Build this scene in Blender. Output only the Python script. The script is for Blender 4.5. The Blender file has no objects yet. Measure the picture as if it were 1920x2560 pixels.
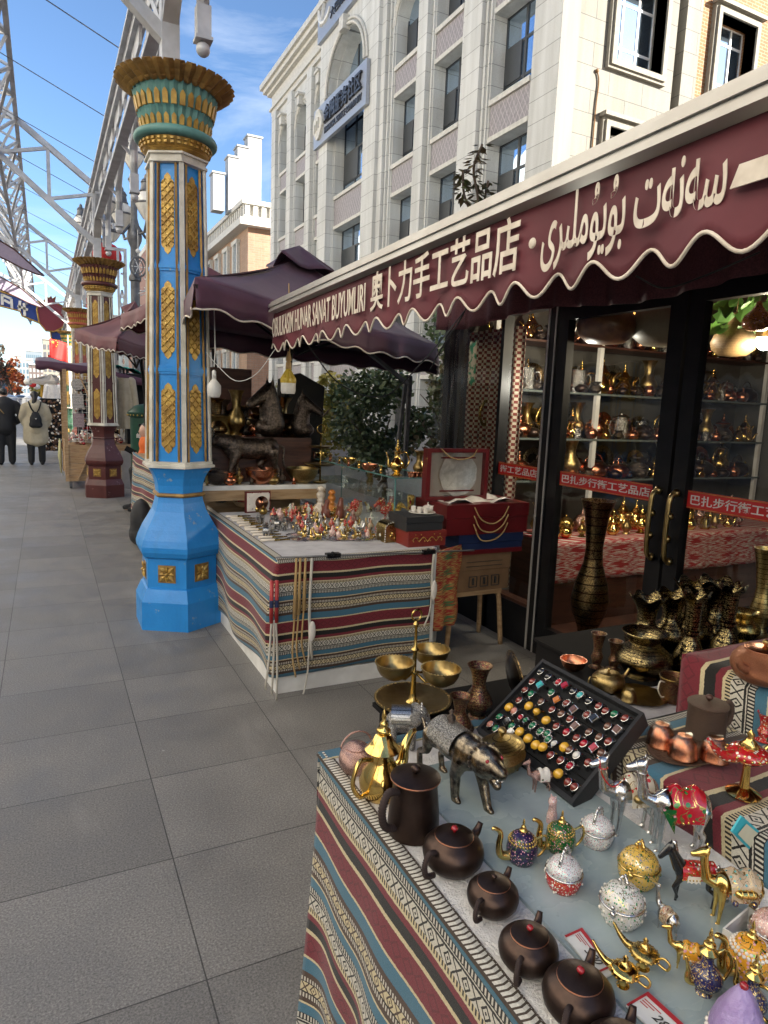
import bpy, bmesh, math, random
from math import sin, cos, pi, radians
from mathutils import Vector, Matrix
V = Vector
S = bpy.context.scene
COL = S.collection
rnd = random.Random(7)

# ---------------------------------------------------------------- camera
F, CX, CY, EYE = 1680.0, 960.0, 1280.0, 1.6
_yd = V((110 - CX, 982 - CY, F))
_u = -427.0
_dn = V((_u, (-(F * F) - _yd.x * _u) / _yd.y, F)).normalized()
_yd.normalize()
_z = -_dn
_x = _yd.cross(_z)
RW = Matrix(((_x.x, _yd.x, _z.x), (_x.y, _yd.y, _z.y), (_x.z, _yd.z, _z.z)))   # world -> camera (x right, y down, z forward)
cam = bpy.data.cameras.new('camera')
cam.sensor_width = 36.0
cam.lens = F / 2560 * 36.0
cam.clip_start, cam.clip_end = 0.05, 2000
camo = bpy.data.objects.new('camera', cam)
COL.objects.link(camo)
_r, _d, _f = V(RW[0]), V(RW[1]), V(RW[2])
camo.matrix_world = Matrix(((_r.x, -_d.x, -_f.x, 0), (_r.y, -_d.y, -_f.y, 0), (_r.z, -_d.z, -_f.z, EYE), (0, 0, 0, 1)))
S.camera = camo


def at(px, py, x=None, y=None, z=None):
    """survey: the world point seen at a pixel of the photograph, on a plane x=, y= or z= (metres)"""
    d = RW.transposed() @ V((px - CX, py - CY, F))
    t = x / d.x if x is not None else (y / d.y if y is not None else (z - EYE) / d.z)
    return V((0, 0, EYE)) + d * t


def dep(p):
    return (RW @ (V(p) - V((0, 0, EYE)))).z


# ---------------------------------------------------------------- light
SUN = V((0.60, -0.66, 0.34)).normalized()
W = bpy.data.worlds.new('World')
S.world = W
W.use_nodes = True
nt = W.node_tree
bg = nt.nodes['Background']
sky = nt.nodes.new('ShaderNodeTexSky')
sky.sky_type = 'NISHITA'
sky.sun_disc = False
sky.sun_elevation = math.asin(SUN.z)
sky.sun_rotation = math.atan2(SUN.x, SUN.y)
sky.air_density, sky.dust_density, sky.ozone_density = 0.9, 0.35, 3.0
_tc = nt.nodes.new('ShaderNodeTexCoord'); _mp = nt.nodes.new('ShaderNodeMapping'); _nz = nt.nodes.new('ShaderNodeTexNoise'); _rp = nt.nodes.new('ShaderNodeValToRGB'); _mx = nt.nodes.new('ShaderNodeMix')
_mp.inputs[3].default_value = (1.6, 1.6, 5.0); _nz.inputs['Scale'].default_value = 1.7; _nz.inputs['Detail'].default_value = 7; _nz.inputs['Roughness'].default_value = 0.62; _nz.inputs['Distortion'].default_value = 0.5
_rp.color_ramp.elements[0].position = 0.50; _rp.color_ramp.elements[1].position = 0.78; _rp.color_ramp.elements[1].color = (.55, .55, .55, 1)
_mx.data_type = 'RGBA'; _mx.inputs[7].default_value = (5.2, 5.5, 5.9, 1)
nt.links.new(_tc.outputs['Generated'], _mp.inputs[0]); nt.links.new(_mp.outputs[0], _nz.inputs['Vector']); nt.links.new(_nz.outputs[0], _rp.inputs[0])
nt.links.new(_rp.outputs[0], _mx.inputs[0]); nt.links.new(sky.outputs[0], _mx.inputs[6]); nt.links.new(_mx.outputs[2], bg.inputs[0])
bg.inputs[1].default_value = 0.06
sl = bpy.data.lights.new('sun', 'SUN')
sl.energy = 4.9
sl.angle = radians(0.5)
sl.color = (1.0, 0.90, 0.74)
slo = bpy.data.objects.new('sun', sl)
COL.objects.link(slo)
slo.rotation_euler = SUN.to_track_quat('Z', 'Y').to_euler()
S.view_settings.view_transform = 'Standard'
S.view_settings.look = 'None'
S.view_settings.gamma = 1
S.view_settings.exposure = 2.05
S.view_settings.use_white_balance = True
S.view_settings.white_balance_temperature = 6150
S.cycles.max_bounces = 8
S.cycles.transparent_max_bounces = 12


# ---------------------------------------------------------------- mesh helpers
class B:
    """collects shapes into one mesh"""

    def __init__(s):
        s.v, s.f, s.m, s.uv, s.mi = [], [], [], [], 0

    def add(s, vs, fs, uv=None):
        o = len(s.v)
        s.v += [tuple(p) for p in vs]
        s.f += [tuple(i + o for i in f) for f in fs]
        s.m += [s.mi] * len(fs)
        s.uv += uv if uv else [(p[0] + p[1], p[2]) for p in vs]
        return s

    def slab(s, x0, x1, y0, y1, z0, z1):
        vs = [(x, y, z) for z in (z0, z1) for y in (y0, y1) for x in (x0, x1)]
        return s.add(vs, [(0, 2, 3, 1), (4, 5, 7, 6), (0, 1, 5, 4), (2, 6, 7, 3), (0, 4, 6, 2), (1, 3, 7, 5)])

    def box(s, c, d, rz=0, M=None):
        M = M or Matrix.Rotation(rz, 3, 'Z')
        vs = [V(c) + M @ V((x * d[0] / 2, y * d[1] / 2, z * d[2] / 2)) for z in (-1, 1) for y in (-1, 1) for x in (-1, 1)]
        return s.add(vs, [(0, 2, 3, 1), (4, 5, 7, 6), (0, 1, 5, 4), (2, 6, 7, 3), (0, 4, 6, 2), (1, 3, 7, 5)])

    def bar(s, p, q, w, h=None, up=(0, 0, 1)):
        p, q = V(p), V(q)
        h = h or w
        t = (q - p).normalized()
        a = t.cross(V(up))
        a = a.normalized() if a.length > 1e-4 else V((1, 0, 0))
        b = a.cross(t)
        vs = [e + a * (i * w / 2) + b * (j * h / 2) for e in (p, q) for j in (-1, 1) for i in (-1, 1)]
        return s.add(vs, [(0, 1, 3, 2), (4, 6, 7, 5), (0, 4, 5, 1), (2, 3, 7, 6), (0, 2, 6, 4), (1, 5, 7, 3)])

    def lathe(s, prof, n=24, c=(0, 0, 0), mod=None, ph=0.0, sx=1, sy=1):
        vs, fs = [], []
        k = len(prof)
        for i, (r, z) in enumerate(prof):
            for j in range(n):
                a = ph + 2 * pi * j / n
                rr, zz = (r, z) if mod is None else mod(i, j, r, z)
                rr = max(rr, 1e-5)
                vs.append((c[0] + rr * cos(a) * sx, c[1] + rr * sin(a) * sy, c[2] + zz))
        for i in range(k - 1):
            for j in range(n):
                fs.append((i * n + j, i * n + (j + 1) % n, (i + 1) * n + (j + 1) % n, (i + 1) * n + j))
        if prof[0][0] > 1e-4:
            fs.append(tuple(range(n - 1, -1, -1)))
        if prof[-1][0] > 1e-4:
            fs.append(tuple((k - 1) * n + j for j in range(n)))
        return s.add(vs, fs)

    def tube(s, pts, r, n=8, closed=False):
        pts = [V(p) for p in pts]
        k = len(pts)
        rs = r if isinstance(r, (list, tuple)) else [r] * k
        vs, fs = [], []
        t = (pts[1] - pts[0]).normalized()
        a = t.orthogonal().normalized()
        for i, p in enumerate(pts):
            if closed:
                t = (pts[(i + 1) % k] - pts[i - 1]).normalized()
            else:
                t = (pts[min(i + 1, k - 1)] - pts[max(i - 1, 0)]).normalized()
            a = a - t * a.dot(t)
            a = a.normalized() if a.length > 1e-6 else t.orthogonal().normalized()
            b = t.cross(a)
            for j in range(n):
                w = 2 * pi * j / n
                vs.append(p + (a * cos(w) + b * sin(w)) * rs[i])
        for i in range(k if closed else k - 1):
            i2 = (i + 1) % k
            for j in range(n):
                fs.append((i * n + j, i * n + (j + 1) % n, i2 * n + (j + 1) % n, i2 * n + j))
        if not closed:
            fs.append(tuple(range(n - 1, -1, -1)))
            fs.append(tuple((k - 1) * n + j for j in range(n)))
        return s.add(vs, fs)

    def ball(s, c, r, n=12, M=None):
        r = r if isinstance(r, (list, tuple, Vector)) else (r, r, r)
        m = max(5, n // 2 + 1)
        vs = []
        for i in range(1, m):
            a = pi * i / m
            for j in range(n):
                b = 2 * pi * j / n
                vs.append(V((sin(a) * cos(b) * r[0], sin(a) * sin(b) * r[1], -cos(a) * r[2])))
        vs += [V((0, 0, -r[2])), V((0, 0, r[2]))]
        if M:
            vs = [M @ p for p in vs]
        vs = [p + V(c) for p in vs]
        fs = [(i * n + j, i * n + (j + 1) % n, (i + 1) * n + (j + 1) % n, (i + 1) * n + j) for i in range(m - 2) for j in range(n)]
        t = (m - 1) * n
        fs += [(t, (j + 1) % n, j) for j in range(n)] + [(t + 1, (m - 2) * n + j, (m - 2) * n + (j + 1) % n) for j in range(n)]
        return s.add(vs, fs)

    def caps(s, p, q, r0, r1, n=12):
        p, q = V(p), V(q)
        t = (q - p).normalized()
        pts, rs = [], []
        for a in (-80, -50, -20):
            pts.append(p + t * (sin(radians(a)) * r0)); rs.append(cos(radians(a)) * r0)
        for k in (0.0, 0.35, 0.65, 1.0):
            pts.append(p.lerp(q, k)); rs.append(r0 + (r1 - r0) * k)
        for a in (20, 50, 80):
            pts.append(q + t * (sin(radians(a)) * r1)); rs.append(cos(radians(a)) * r1)
        return s.tube(pts, rs, n)

    def prism(s, poly, fn, d0, d1):
        """poly in 2D; fn(a,b,d) -> 3D"""
        n = len(poly)
        vs = [fn(a, b, d0) for a, b in poly] + [fn(a, b, d1) for a, b in poly]
        fs = [tuple(range(n)), tuple(range(2 * n - 1, n - 1, -1))] + [(i, n + i, n + (i + 1) % n, (i + 1) % n) for i in range(n)]
        return s.add(vs, fs, [(a, b) for a, b in poly] * 2)

    def grid(s, nu, nv, fn, th=0.0):
        """sheet fn(u,v)->(point, uv) for u,v in 0..1"""
        vs, uv = [], []
        for j in range(nv + 1):
            for i in range(nu + 1):
                p, w = fn(i / nu, j / nv)
                vs.append(p); uv.append(w)
        fs = [(j * (nu + 1) + i, j * (nu + 1) + i + 1, (j + 1) * (nu + 1) + i + 1, (j + 1) * (nu + 1) + i) for j in range(nv) for i in range(nu)]
        return s.add(vs, fs, uv)

    def build(s, name, mat, parent=None, smooth=False, solid=0.0, fix=True):
        me = bpy.data.meshes.new(name)
        me.from_pydata(s.v, [], s.f)
        if len(s.uv) == len(s.v):
            l = me.uv_layers.new(name='UVMap')
            l.data.foreach_set('uv', [c for lp in me.loops for c in s.uv[lp.vertex_index]])
        for m in (mat if isinstance(mat, (list, tuple)) else [mat]):
            me.materials.append(m)
        if any(s.m):
            me.polygons.foreach_set('material_index', s.m)
        if fix:
            bm = bmesh.new(); bm.from_mesh(me)
            bmesh.ops.recalc_face_normals(bm, faces=bm.faces)
            if solid:
                bmesh.ops.solidify(bm, geom=bm.faces[:], thickness=solid)
            bm.to_mesh(me); bm.free()
        if smooth:
            me.polygons.foreach_set('use_smooth', [True] * len(me.polygons))
            if smooth != True:
                me.set_sharp_from_angle(angle=radians(smooth))
        o = bpy.data.objects.new(name, me)
        COL.objects.link(o)
        if parent:
            o.parent = parent
        return o


def tag(o, label, cat, group=None, kind=None):
    if label: o['label'] = label
    if cat: o['category'] = cat
    if group: o['group'] = group
    if kind: o['kind'] = kind
    return o


def thing(name, label, cat, loc=(0, 0, 0), rz=0.0, group=None, sc=1.0):
    o = bpy.data.objects.new(name, None)
    COL.objects.link(o)
    o.empty_display_size = 0.05
    o.location = loc
    o.rotation_euler = (0, 0, rz)
    o.scale = (sc, sc, sc) if not isinstance(sc, (tuple, list)) else sc
    return tag(o, label, cat, group)


def dup(root, loc, rz=0.0, label=None, group=None, sc=None):
    r = root.copy(); COL.objects.link(r)
    r.location = loc; r.rotation_euler = (0, 0, rz)
    if sc is not None: r.scale = (sc, sc, sc) if not isinstance(sc, (tuple, list)) else sc
    if label: r['label'] = label
    if group: r['group'] = group
    for ch in list(root.children):
        c = ch.copy(); COL.objects.link(c); c.parent = r
        for g in ch.children:
            d = g.copy(); COL.objects.link(d); d.parent = c
    return r


def organic(name, shapes, mat, parent=None, vox=0.01, it=3, squash=None):
    """capsules ('c',p,q,r0,r1) and ellipsoids ('e',c,(rx,ry,rz)[,rot]) fused into one continuous skin"""
    b = B()
    for s in shapes:
        if s[0] == 'c':
            b.caps(*s[1:], n=12)
        else:
            b.ball(s[1], s[2], 14, s[3] if len(s) > 3 else None)
    t = b.build(name + '_raw', mat)
    md = t.modifiers.new('r', 'REMESH'); md.mode = 'VOXEL'; md.voxel_size = vox
    dg = bpy.context.evaluated_depsgraph_get()
    me = bpy.data.meshes.new_from_object(t.evaluated_get(dg))
    old = t.data
    bpy.data.objects.remove(t); bpy.data.meshes.remove(old)
    bm = bmesh.new(); bm.from_mesh(me)
    for _ in range(it):
        bmesh.ops.smooth_vert(bm, verts=bm.verts, factor=0.5, use_axis_x=True, use_axis_y=True, use_axis_z=True)
    bm.to_mesh(me); bm.free()
    me.polygons.foreach_set('use_smooth', [True] * len(me.polygons))
    me.materials.clear()
    me.materials.append(mat)
    me.name = name
    o = bpy.data.objects.new(name, me); COL.objects.link(o)
    if parent: o.parent = parent
    return o


def text(name, body, mat, M, width=None, height=None, parent=None, bold=0.0, th=0.003, align='LEFT', shear=0.0):
    """lettering as a thin mesh; M places its local x (along), y (up), z (out); fits width and/or height"""
    c = bpy.data.curves.new(name, 'FONT')
    c.body = body; c.size = 1; c.offset = bold; c.extrude = 0.5; c.shear = shear
    c.resolution_u = 3
    t = bpy.data.objects.new(name + '_c', c); COL.objects.link(t)
    dg = bpy.context.evaluated_depsgraph_get()
    me = bpy.data.meshes.new_from_object(t.evaluated_get(dg))
    bpy.data.objects.remove(t); bpy.data.curves.remove(c)
    xs = [v.co.x for v in me.vertices]; ys = [v.co.y for v in me.vertices]
    x0, x1, y0, y1 = min(xs), max(xs), min(ys), max(ys)
    kx = width / (x1 - x0) if width else None
    ky = height / (y1 - y0) if height else None
    kx = kx or ky; ky = ky or kx
    for v in me.vertices:
        v.co = M @ V(((v.co.x - (x0 if align == 'LEFT' else (x0 + x1) / 2)) * kx, (v.co.y - y0) * ky, (v.co.z + 0.5) * th))
    me.materials.clear(); me.materials.append(mat)
    me.name = name
    o = bpy.data.objects.new(name, me); COL.objects.link(o)
    if parent: o.parent = parent
    return o


def frame(o, x, y, z):
    x, y, z = V(x), V(y), V(z)
    return Matrix(((x.x, y.x, z.x, o[0]), (x.y, y.y, z.y, o[1]), (x.z, y.z, z.z, o[2]), (0, 0, 0, 1)))


def arc(c, r, a0, a1, n, ax=(1, 0, 0), ay=(0, 0, 1)):
    c, ax, ay = V(c), V(ax), V(ay)
    return [c + ax * (r * cos(radians(a0 + (a1 - a0) * i / n))) + ay * (r * sin(radians(a0 + (a1 - a0) * i / n))) for i in range(n + 1)]


def spline(pts, n=6):
    pts = [V(p) for p in pts]
    q = [pts[0] * 2 - pts[1]] + pts + [pts[-1] * 2 - pts[-2]]
    out = []
    for i in range(1, len(q) - 2):
        for k in range(n):
            t = k / n
            a, b, c, d = q[i - 1], q[i], q[i + 1], q[i + 2]
            out.append(0.5 * ((2 * b) + (c - a) * t + (2 * a - 5 * b + 4 * c - d) * t * t + (3 * b - a - 3 * c + d) * t ** 3))
    return out + [pts[-1]]


# ---------------------------------------------------------------- materials
class NT:
    def __init__(s, m):
        s.t = m.node_tree; s.n = s.t.nodes; s.l = s.t.links

    def new(s, k, **kw):
        x = s.n.new(k)
        for a, b in kw.items(): setattr(x, a, b)
        return x

    def put(s, sock, val):
        if isinstance(val, (int, float)): sock.default_value = val
        elif isinstance(val, tuple): sock.default_value = val if len(val) == len(sock.default_value) else val + (1,)
        else: s.l.new(val, sock)

    def m(s, op, a, b=0.0, c=0.0):
        x = s.new('ShaderNodeMath', operation=op)
        for i, k in enumerate((a, b, c)): s.put(x.inputs[i], k)
        return x.outputs[0]

    def mix(s, f, a, b, bt='MIX'):
        x = s.new('ShaderNodeMix', data_type='RGBA', blend_type=bt)
        s.put(x.inputs[0], f); s.put(x.inputs[6], a); s.put(x.inputs[7], b)
        return x.outputs[2]

    def coord(s, k='Object'):
        return s.new('ShaderNodeTexCoord').outputs[k]

    def mapv(s, v, sc=(1, 1, 1), lo=(0, 0, 0)):
        x = s.new('ShaderNodeMapping'); s.l.new(v, x.inputs[0])
        x.inputs[3].default_value = sc; x.inputs[1].default_value = lo
        return x.outputs[0]

    def noise(s, v, sc, det=3, rough=0.55, dist=0.0):
        x = s.new('ShaderNodeTexNoise'); s.l.new(v, x.inputs['Vector'])
        x.inputs['Scale'].default_value = sc; x.inputs['Detail'].default_value = det
        x.inputs['Roughness'].default_value = rough; x.inputs['Distortion'].default_value = dist
        return x.outputs[0]

    def voro(s, v, sc, feat='F1', out=0):
        x = s.new('ShaderNodeTexVoronoi', feature=feat); s.l.new(v, x.inputs['Vector'])
        x.inputs['Scale'].default_value = sc
        return x.outputs[out]

    def ramp(s, f, stops, interp='LINEAR'):
        x = s.new('ShaderNodeValToRGB'); r = x.color_ramp; r.interpolation = interp
        s.l.new(f, x.inputs[0])
        while len(r.elements) < len(stops): r.elements.new(0.5)
        for e, (p, c) in zip(r.elements, stops):
            e.position = p; e.color = c if len(c) == 4 else tuple(c) + (1,)
        return x.outputs[0]

    def bump(s, h, st, dist=0.01):
        x = s.new('ShaderNodeBump'); s.l.new(h, x.inputs['Height'])
        x.inputs['Strength'].default_value = st; x.inputs['Distance'].default_value = dist
        return x.outputs[0]


def newmat(name):
    m = bpy.data.materials.new(name); m.use_nodes = True
    return m, NT(m), m.node_tree.nodes['Principled BSDF']


def mat(name, c, rough=0.6, metal=0.0, c2=None, ns=20.0, bump=0.0, bs=None, rv=0.0, spec=0.5, det=3, lo=0.4, hi=0.6, sheen=0.0, coat=0.0, st=(1, 1, 1)):
    m, t, p = newmat(name)
    o = t.mapv(t.coord(), st)
    p.inputs['Roughness'].default_value = rough; p.inputs['Metallic'].default_value = metal
    p.inputs['Specular IOR Level'].default_value = spec
    if sheen: p.inputs['Sheen Weight'].default_value = sheen
    if coat: p.inputs['Coat Weight'].default_value = coat
    if c2:
        f = t.noise(o, ns, det)
        t.l.new(t.ramp(f, [(lo, c), (hi, c2)]), p.inputs['Base Color'])
    else:
        f = t.noise(o, ns, det)
        k = tuple(x * 0.86 for x in c)
        t.l.new(t.ramp(f, [(0.3, k), (0.7, c)]), p.inputs['Base Color'])
    if rv:
        t.l.new(t.m('MULTIPLY_ADD', t.noise(o, ns * 1.7, 2), rv * 2, rough - rv), p.inputs['Roughness'])
    if bump:
        t.l.new(t.bump(t.noise(o, bs or ns * 3, 3), bump), p.inputs['Normal'])
    return m
MAT = {}
A_ = MAT
A_['paving'] = None


def mk_paving():
    m, t, p = newmat('granite_paving')
    o = t.coord()
    # slabs: long in x (width 0.62 along y rows, 0.92 along x)
    br = t.new('ShaderNodeTexBrick', offset=0.0, squash=1.0)
    t.l.new(t.mapv(o, (1, 1, 1), (0.265, -0.005, 0)), br.inputs['Vector'])
    br.inputs['Color1'].default_value = (0.205, 0.196, 0.186, 1); br.inputs['Color2'].default_value = (0.160, 0.153, 0.146, 1)
    br.inputs['Mortar'].default_value = (0.05, 0.048, 0.046, 1)
    br.inputs['Scale'].default_value = 1.0; br.inputs['Mortar Size'].default_value = 0.0024; br.inputs['Mortar Smooth'].default_value = 0.2
    br.inputs['Bias'].default_value = 0.0; br.inputs['Brick Width'].default_value = 0.615; br.inputs['Row Height'].default_value = 0.555
    g = t.noise(o, 150, 4, 0.75)
    g2 = t.noise(o, 3.0, 5, 0.6)
    c = t.mix(0.9, br.outputs[0], t.ramp(g, [(0.33, (0.42, 0.42, 0.42)), (0.5, (0.95, 0.95, 0.95)), (0.68, (1.7, 1.69, 1.67))]), 'MULTIPLY')
    c = t.mix(1.0, c, t.ramp(g2, [(0.3, (0.82, 0.815, 0.81)), (0.7, (1.08, 1.07, 1.06))]), 'MULTIPLY')
    c = t.mix(t.ramp(t.noise(o, 0.9, 6, 0.7, 0.6), [(0.54, (0,) * 3), (0.66, (0.22,) * 3)]), c, (0.105, 0.10, 0.097))
    c = t.mix(t.ramp(t.noise(t.mapv(o, (1, .25, 1)), 2.2, 5, 0.7), [(0.56, (0,) * 3), (0.7, (0.4,) * 3)]), c, (0.26, 0.25, 0.235))
    sp = t.voro(o, 3.1)
    c = t.mix(t.ramp(sp, [(0.0, (0.75,) * 3), (0.028, (0,) * 3)]), c, (0.46, 0.45, 0.43))
    t.l.new(c, p.inputs['Base Color'])
    t.l.new(t.ramp(g2, [(0.3, (0.42,) * 3), (0.7, (0.72,) * 3)]), p.inputs['Roughness'])
    h = t.m('SUBTRACT', t.m('MULTIPLY', g, 0.35), t.m('MULTIPLY', br.outputs['Fac'], 1.2))
    t.l.new(t.bump(h, 0.35, 0.006), p.inputs['Normal'])
    return m


A_['paving'] = mk_paving()


def mk_stone(name, ax, c1, c2, bw, bh, mortar, off=0.5, ms=0.012, ns=60.0, mort=(0.08, 0.08, 0.08), lo=(0, 0, 0)):
    """coursed cladding on a face whose horizontal axis is ax (0 = x, 1 = y)"""
    m, t, p = newmat(name)
    o = t.coord()
    sx = t.new('ShaderNodeSeparateXYZ'); t.l.new(o, sx.inputs[0])
    cb = t.new('ShaderNodeCombineXYZ')
    t.l.new(sx.outputs[ax], cb.inputs[0]); t.l.new(sx.outputs[2], cb.inputs[1])
    br = t.new('ShaderNodeTexBrick', offset=off)
    t.l.new(t.mapv(cb.outputs[0], (1, 1, 1), lo), br.inputs['Vector'])
    br.inputs['Color1'].default_value = c1 + (1,); br.inputs['Color2'].default_value = c2 + (1,); br.inputs['Mortar'].default_value = mort + (1,)
    br.inputs['Scale'].default_value = 1.0; br.inputs['Mortar Size'].default_value = ms
    br.inputs['Brick Width'].default_value = bw; br.inputs['Row Height'].default_value = bh
    g = t.noise(o, ns, 4, 0.7); g2 = t.noise(t.mapv(o, (2.2, 2.2, 0.22)), 1.3, 6)
    c = t.mix(0.7, br.outputs[0], t.ramp(g, [(0.3, (0.72,) * 3), (0.7, (1.18,) * 3)]), 'MULTIPLY')
    c = t.mix(0.8, c, t.ramp(g2, [(0.3, (0.74, 0.73, 0.70)), (0.7, (1.08, 1.08, 1.08))]), 'MULTIPLY')
    t.l.new(c, p.inputs['Base Color']); p.inputs['Roughness'].default_value = 0.8
    t.l.new(t.bump(t.m('SUBTRACT', t.m('MULTIPLY', g, 0.2), br.outputs['Fac']), 0.4, 0.02), p.inputs['Normal'])
    return m


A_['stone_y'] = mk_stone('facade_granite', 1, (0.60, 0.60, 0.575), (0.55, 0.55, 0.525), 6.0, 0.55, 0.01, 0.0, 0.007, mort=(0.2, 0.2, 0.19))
A_['stone_x'] = mk_stone('facade_granite_side', 0, (0.205, 0.195, 0.168), (0.185, 0.176, 0.152), 1.15, 0.535, 0.01, 0.5, 0.009, lo=(0.1, 0.1, 0))  # same granite as the street face, darkened against clipping in sunlight
A_['trim_end'] = mat('end_wall_trim', (0.22, 0.205, 0.17), 0.75, c2=(0.18, 0.165, 0.135), ns=9, bump=0.1)  # copy of the facade trim, darkened for the sunlit end wall
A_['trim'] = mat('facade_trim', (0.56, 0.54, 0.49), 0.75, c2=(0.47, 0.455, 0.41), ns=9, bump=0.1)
A_['brick_o'] = mk_stone('orange_brick', 0, (0.27, 0.118, 0.034), (0.22, 0.092, 0.027), 0.24, 0.085, 0.01, 0.5, 0.012, 30, (0.30, 0.22, 0.14))
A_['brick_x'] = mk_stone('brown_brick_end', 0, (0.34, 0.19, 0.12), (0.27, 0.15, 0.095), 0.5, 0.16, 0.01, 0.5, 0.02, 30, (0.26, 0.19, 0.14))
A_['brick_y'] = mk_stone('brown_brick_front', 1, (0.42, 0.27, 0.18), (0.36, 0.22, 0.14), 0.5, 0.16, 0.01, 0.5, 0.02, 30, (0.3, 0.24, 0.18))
A_['concrete'] = mat('pale_concrete', (0.52, 0.50, 0.46), 0.85, c2=(0.42, 0.41, 0.38), ns=4, bump=0.1)


def mk_panel():
    m, t, p = newmat('diamond_panel')
    o = t.coord()
    sx = t.new('ShaderNodeSeparateXYZ'); t.l.new(o, sx.inputs[0])
    y, z = sx.outputs[1], sx.outputs[2]
    a = t.m('FRACT', t.m('MULTIPLY', t.m('ADD', y, t.m('MULTIPLY', z, 0.62)), 5.2))
    b = t.m('FRACT', t.m('MULTIPLY', t.m('SUBTRACT', y, t.m('MULTIPLY', z, 0.62)), 5.2))
    l = t.m('MAXIMUM', t.m('LESS_THAN', a, 0.1), t.m('LESS_THAN', b, 0.1))
    c = t.mix(l, t.ramp(t.noise(o, 14, 4), [(0.3, (0.20, 0.18, 0.19)), (0.7, (0.29, 0.265, 0.27))]), (0.40, 0.37, 0.36))
    t.l.new(c, p.inputs['Base Color']); p.inputs['Roughness'].default_value = 0.6
    t.l.new(t.bump(l, 0.3, 0.01), p.inputs['Normal'])
    return m


A_['panel'] = mk_panel()


def mk_winglass():
    m, t, p = newmat('window_glass')
    p.inputs['Base Color'].default_value = (0.44, 0.56, 0.70, 1); p.inputs['Metallic'].default_value = 0.9
    p.inputs['Roughness'].default_value = 0.02
    p.inputs['Specular IOR Level'].default_value = 1.0
    p.inputs['IOR'].default_value = 2.2
    t.l.new(t.bump(t.noise(t.coord(), 0.9, 2), 0.05, 0.1), p.inputs['Normal'])
    return m


A_['winglass'] = mk_winglass()
A_['winframe'] = mat('dark_aluminium', (0.055, 0.06, 0.065), 0.45, 0.3)
A_['steel'] = mat('grey_painted_steel', (0.56, 0.57, 0.59), 0.42, 0.2, c2=(0.44, 0.45, 0.465), ns=6, bump=0.12, bs=40, rv=0.1)


def mk_worn(name, c, c2, chip, thr=0.635):
    m, t, p = newmat(name)
    o = t.coord()
    k = t.ramp(t.noise(o, 9, 8, 0.75), [(thr, (0,) * 3), (thr + .02, (1,) * 3)])
    base = t.ramp(t.noise(t.mapv(o, (1, 1, .4)), 4, 5, 0.65), [(0.3, c2), (0.7, c)])
    base = t.mix(t.ramp(t.noise(t.mapv(o, (3, 3, .3)), 6, 4), [(0.55, (0,) * 3), (0.75, (.35,) * 3)]), base, tuple(x * .55 for x in c))
    t.l.new(t.mix(t.m('MULTIPLY', k, 0.8), base, chip), p.inputs['Base Color'])
    t.l.new(t.ramp(t.noise(o, 7, 4), [(0.3, (0.33,) * 3), (0.7, (0.52,) * 3)]), p.inputs['Roughness'])
    t.l.new(t.bump(t.m('SUBTRACT', t.noise(o, 55, 3), k), 0.16), p.inputs['Normal'])
    return m


A_['blue'] = mk_worn('blue_paint', (0.028, 0.26, 0.66), (0.018, 0.21, 0.57), (0.30, 0.36, 0.40))
A_['maroonp'] = mk_worn('maroon_paint', (0.090, 0.019, 0.016), (0.068, 0.014, 0.012), (0.3, 0.2, 0.18))
A_['orangep'] = mat('vermilion_paint', (0.42, 0.10, 0.05), 0.45, c2=(0.30, 0.06, 0.035), ns=7)
A_['greenp'] = mat('green_paint', (0.03, 0.10, 0.05), 0.45, c2=(0.02, 0.07, 0.04), ns=7)
A_['teal'] = mat('teal_paint', (0.115, 0.275, 0.25), 0.5, c2=(0.085, 0.215, 0.195), ns=9, bump=0.1)
A_['gold'] = mat('gold_paint', (0.52, 0.335, 0.075), 0.42, 0.35, c2=(0.34, 0.20, 0.045), ns=14, bump=0.25, bs=60)
A_['goldd'] = mat('aged_gold_paint', (0.37, 0.215, 0.055), 0.5, 0.3, c2=(0.22, 0.125, 0.035), ns=10, bump=0.25, bs=50)
A_['cream'] = mat('cream_paint', (0.62, 0.595, 0.52), 0.5, c2=(0.48, 0.45, 0.375), ns=9, bump=0.1)
A_['lampglass'] = mat('milk_glass', (0.80, 0.76, 0.68), 0.25)
A_['lampiron'] = mat('grey_lamp_iron', (0.16, 0.16, 0.165), 0.45, 0.4, c2=(0.11, 0.11, 0.115), ns=8)
A_['white'] = mat('white_paint', (0.74, 0.73, 0.70), 0.5, c2=(0.62, 0.61, 0.58), ns=6)
A_['black'] = mat('black_paint', (0.007, 0.007, 0.008), 0.4, c2=(0.011, 0.011, 0.012), ns=10, spec=0.25)
A_['wood'] = mat('pine_board', (0.40, 0.265, 0.14), 0.6, c2=(0.30, 0.185, 0.09), ns=5, bump=0.2, st=(1.2, 1.2, 9))
A_['woodd'] = mat('dark_wood', (0.085, 0.035, 0.022), 0.4, c2=(0.05, 0.02, 0.014), ns=5, st=(1, 1, 8), bump=0.1)
A_['canvas'] = mat('maroon_canvas', (0.080, 0.026, 0.050), 0.6, c2=(0.062, 0.020, 0.040), ns=4, bump=0.15, bs=14, sheen=0.08)
A_['canvas2'] = mat('faded_maroon_canvas', (0.125, 0.032, 0.038), 0.7, c2=(0.095, 0.024, 0.03), ns=4, bump=0.15, bs=14, sheen=0.08)
A_['awning'] = mat('maroon_awning_cloth', (0.135, 0.024, 0.034), 0.7, c2=(0.098, 0.018, 0.026), ns=2.2, bump=0.3, bs=7, det=6)
A_['ivory'] = mat('ivory_vinyl', (0.74, 0.66, 0.55), 0.55, c2=(0.60, 0.52, 0.42), ns=16)
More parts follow.
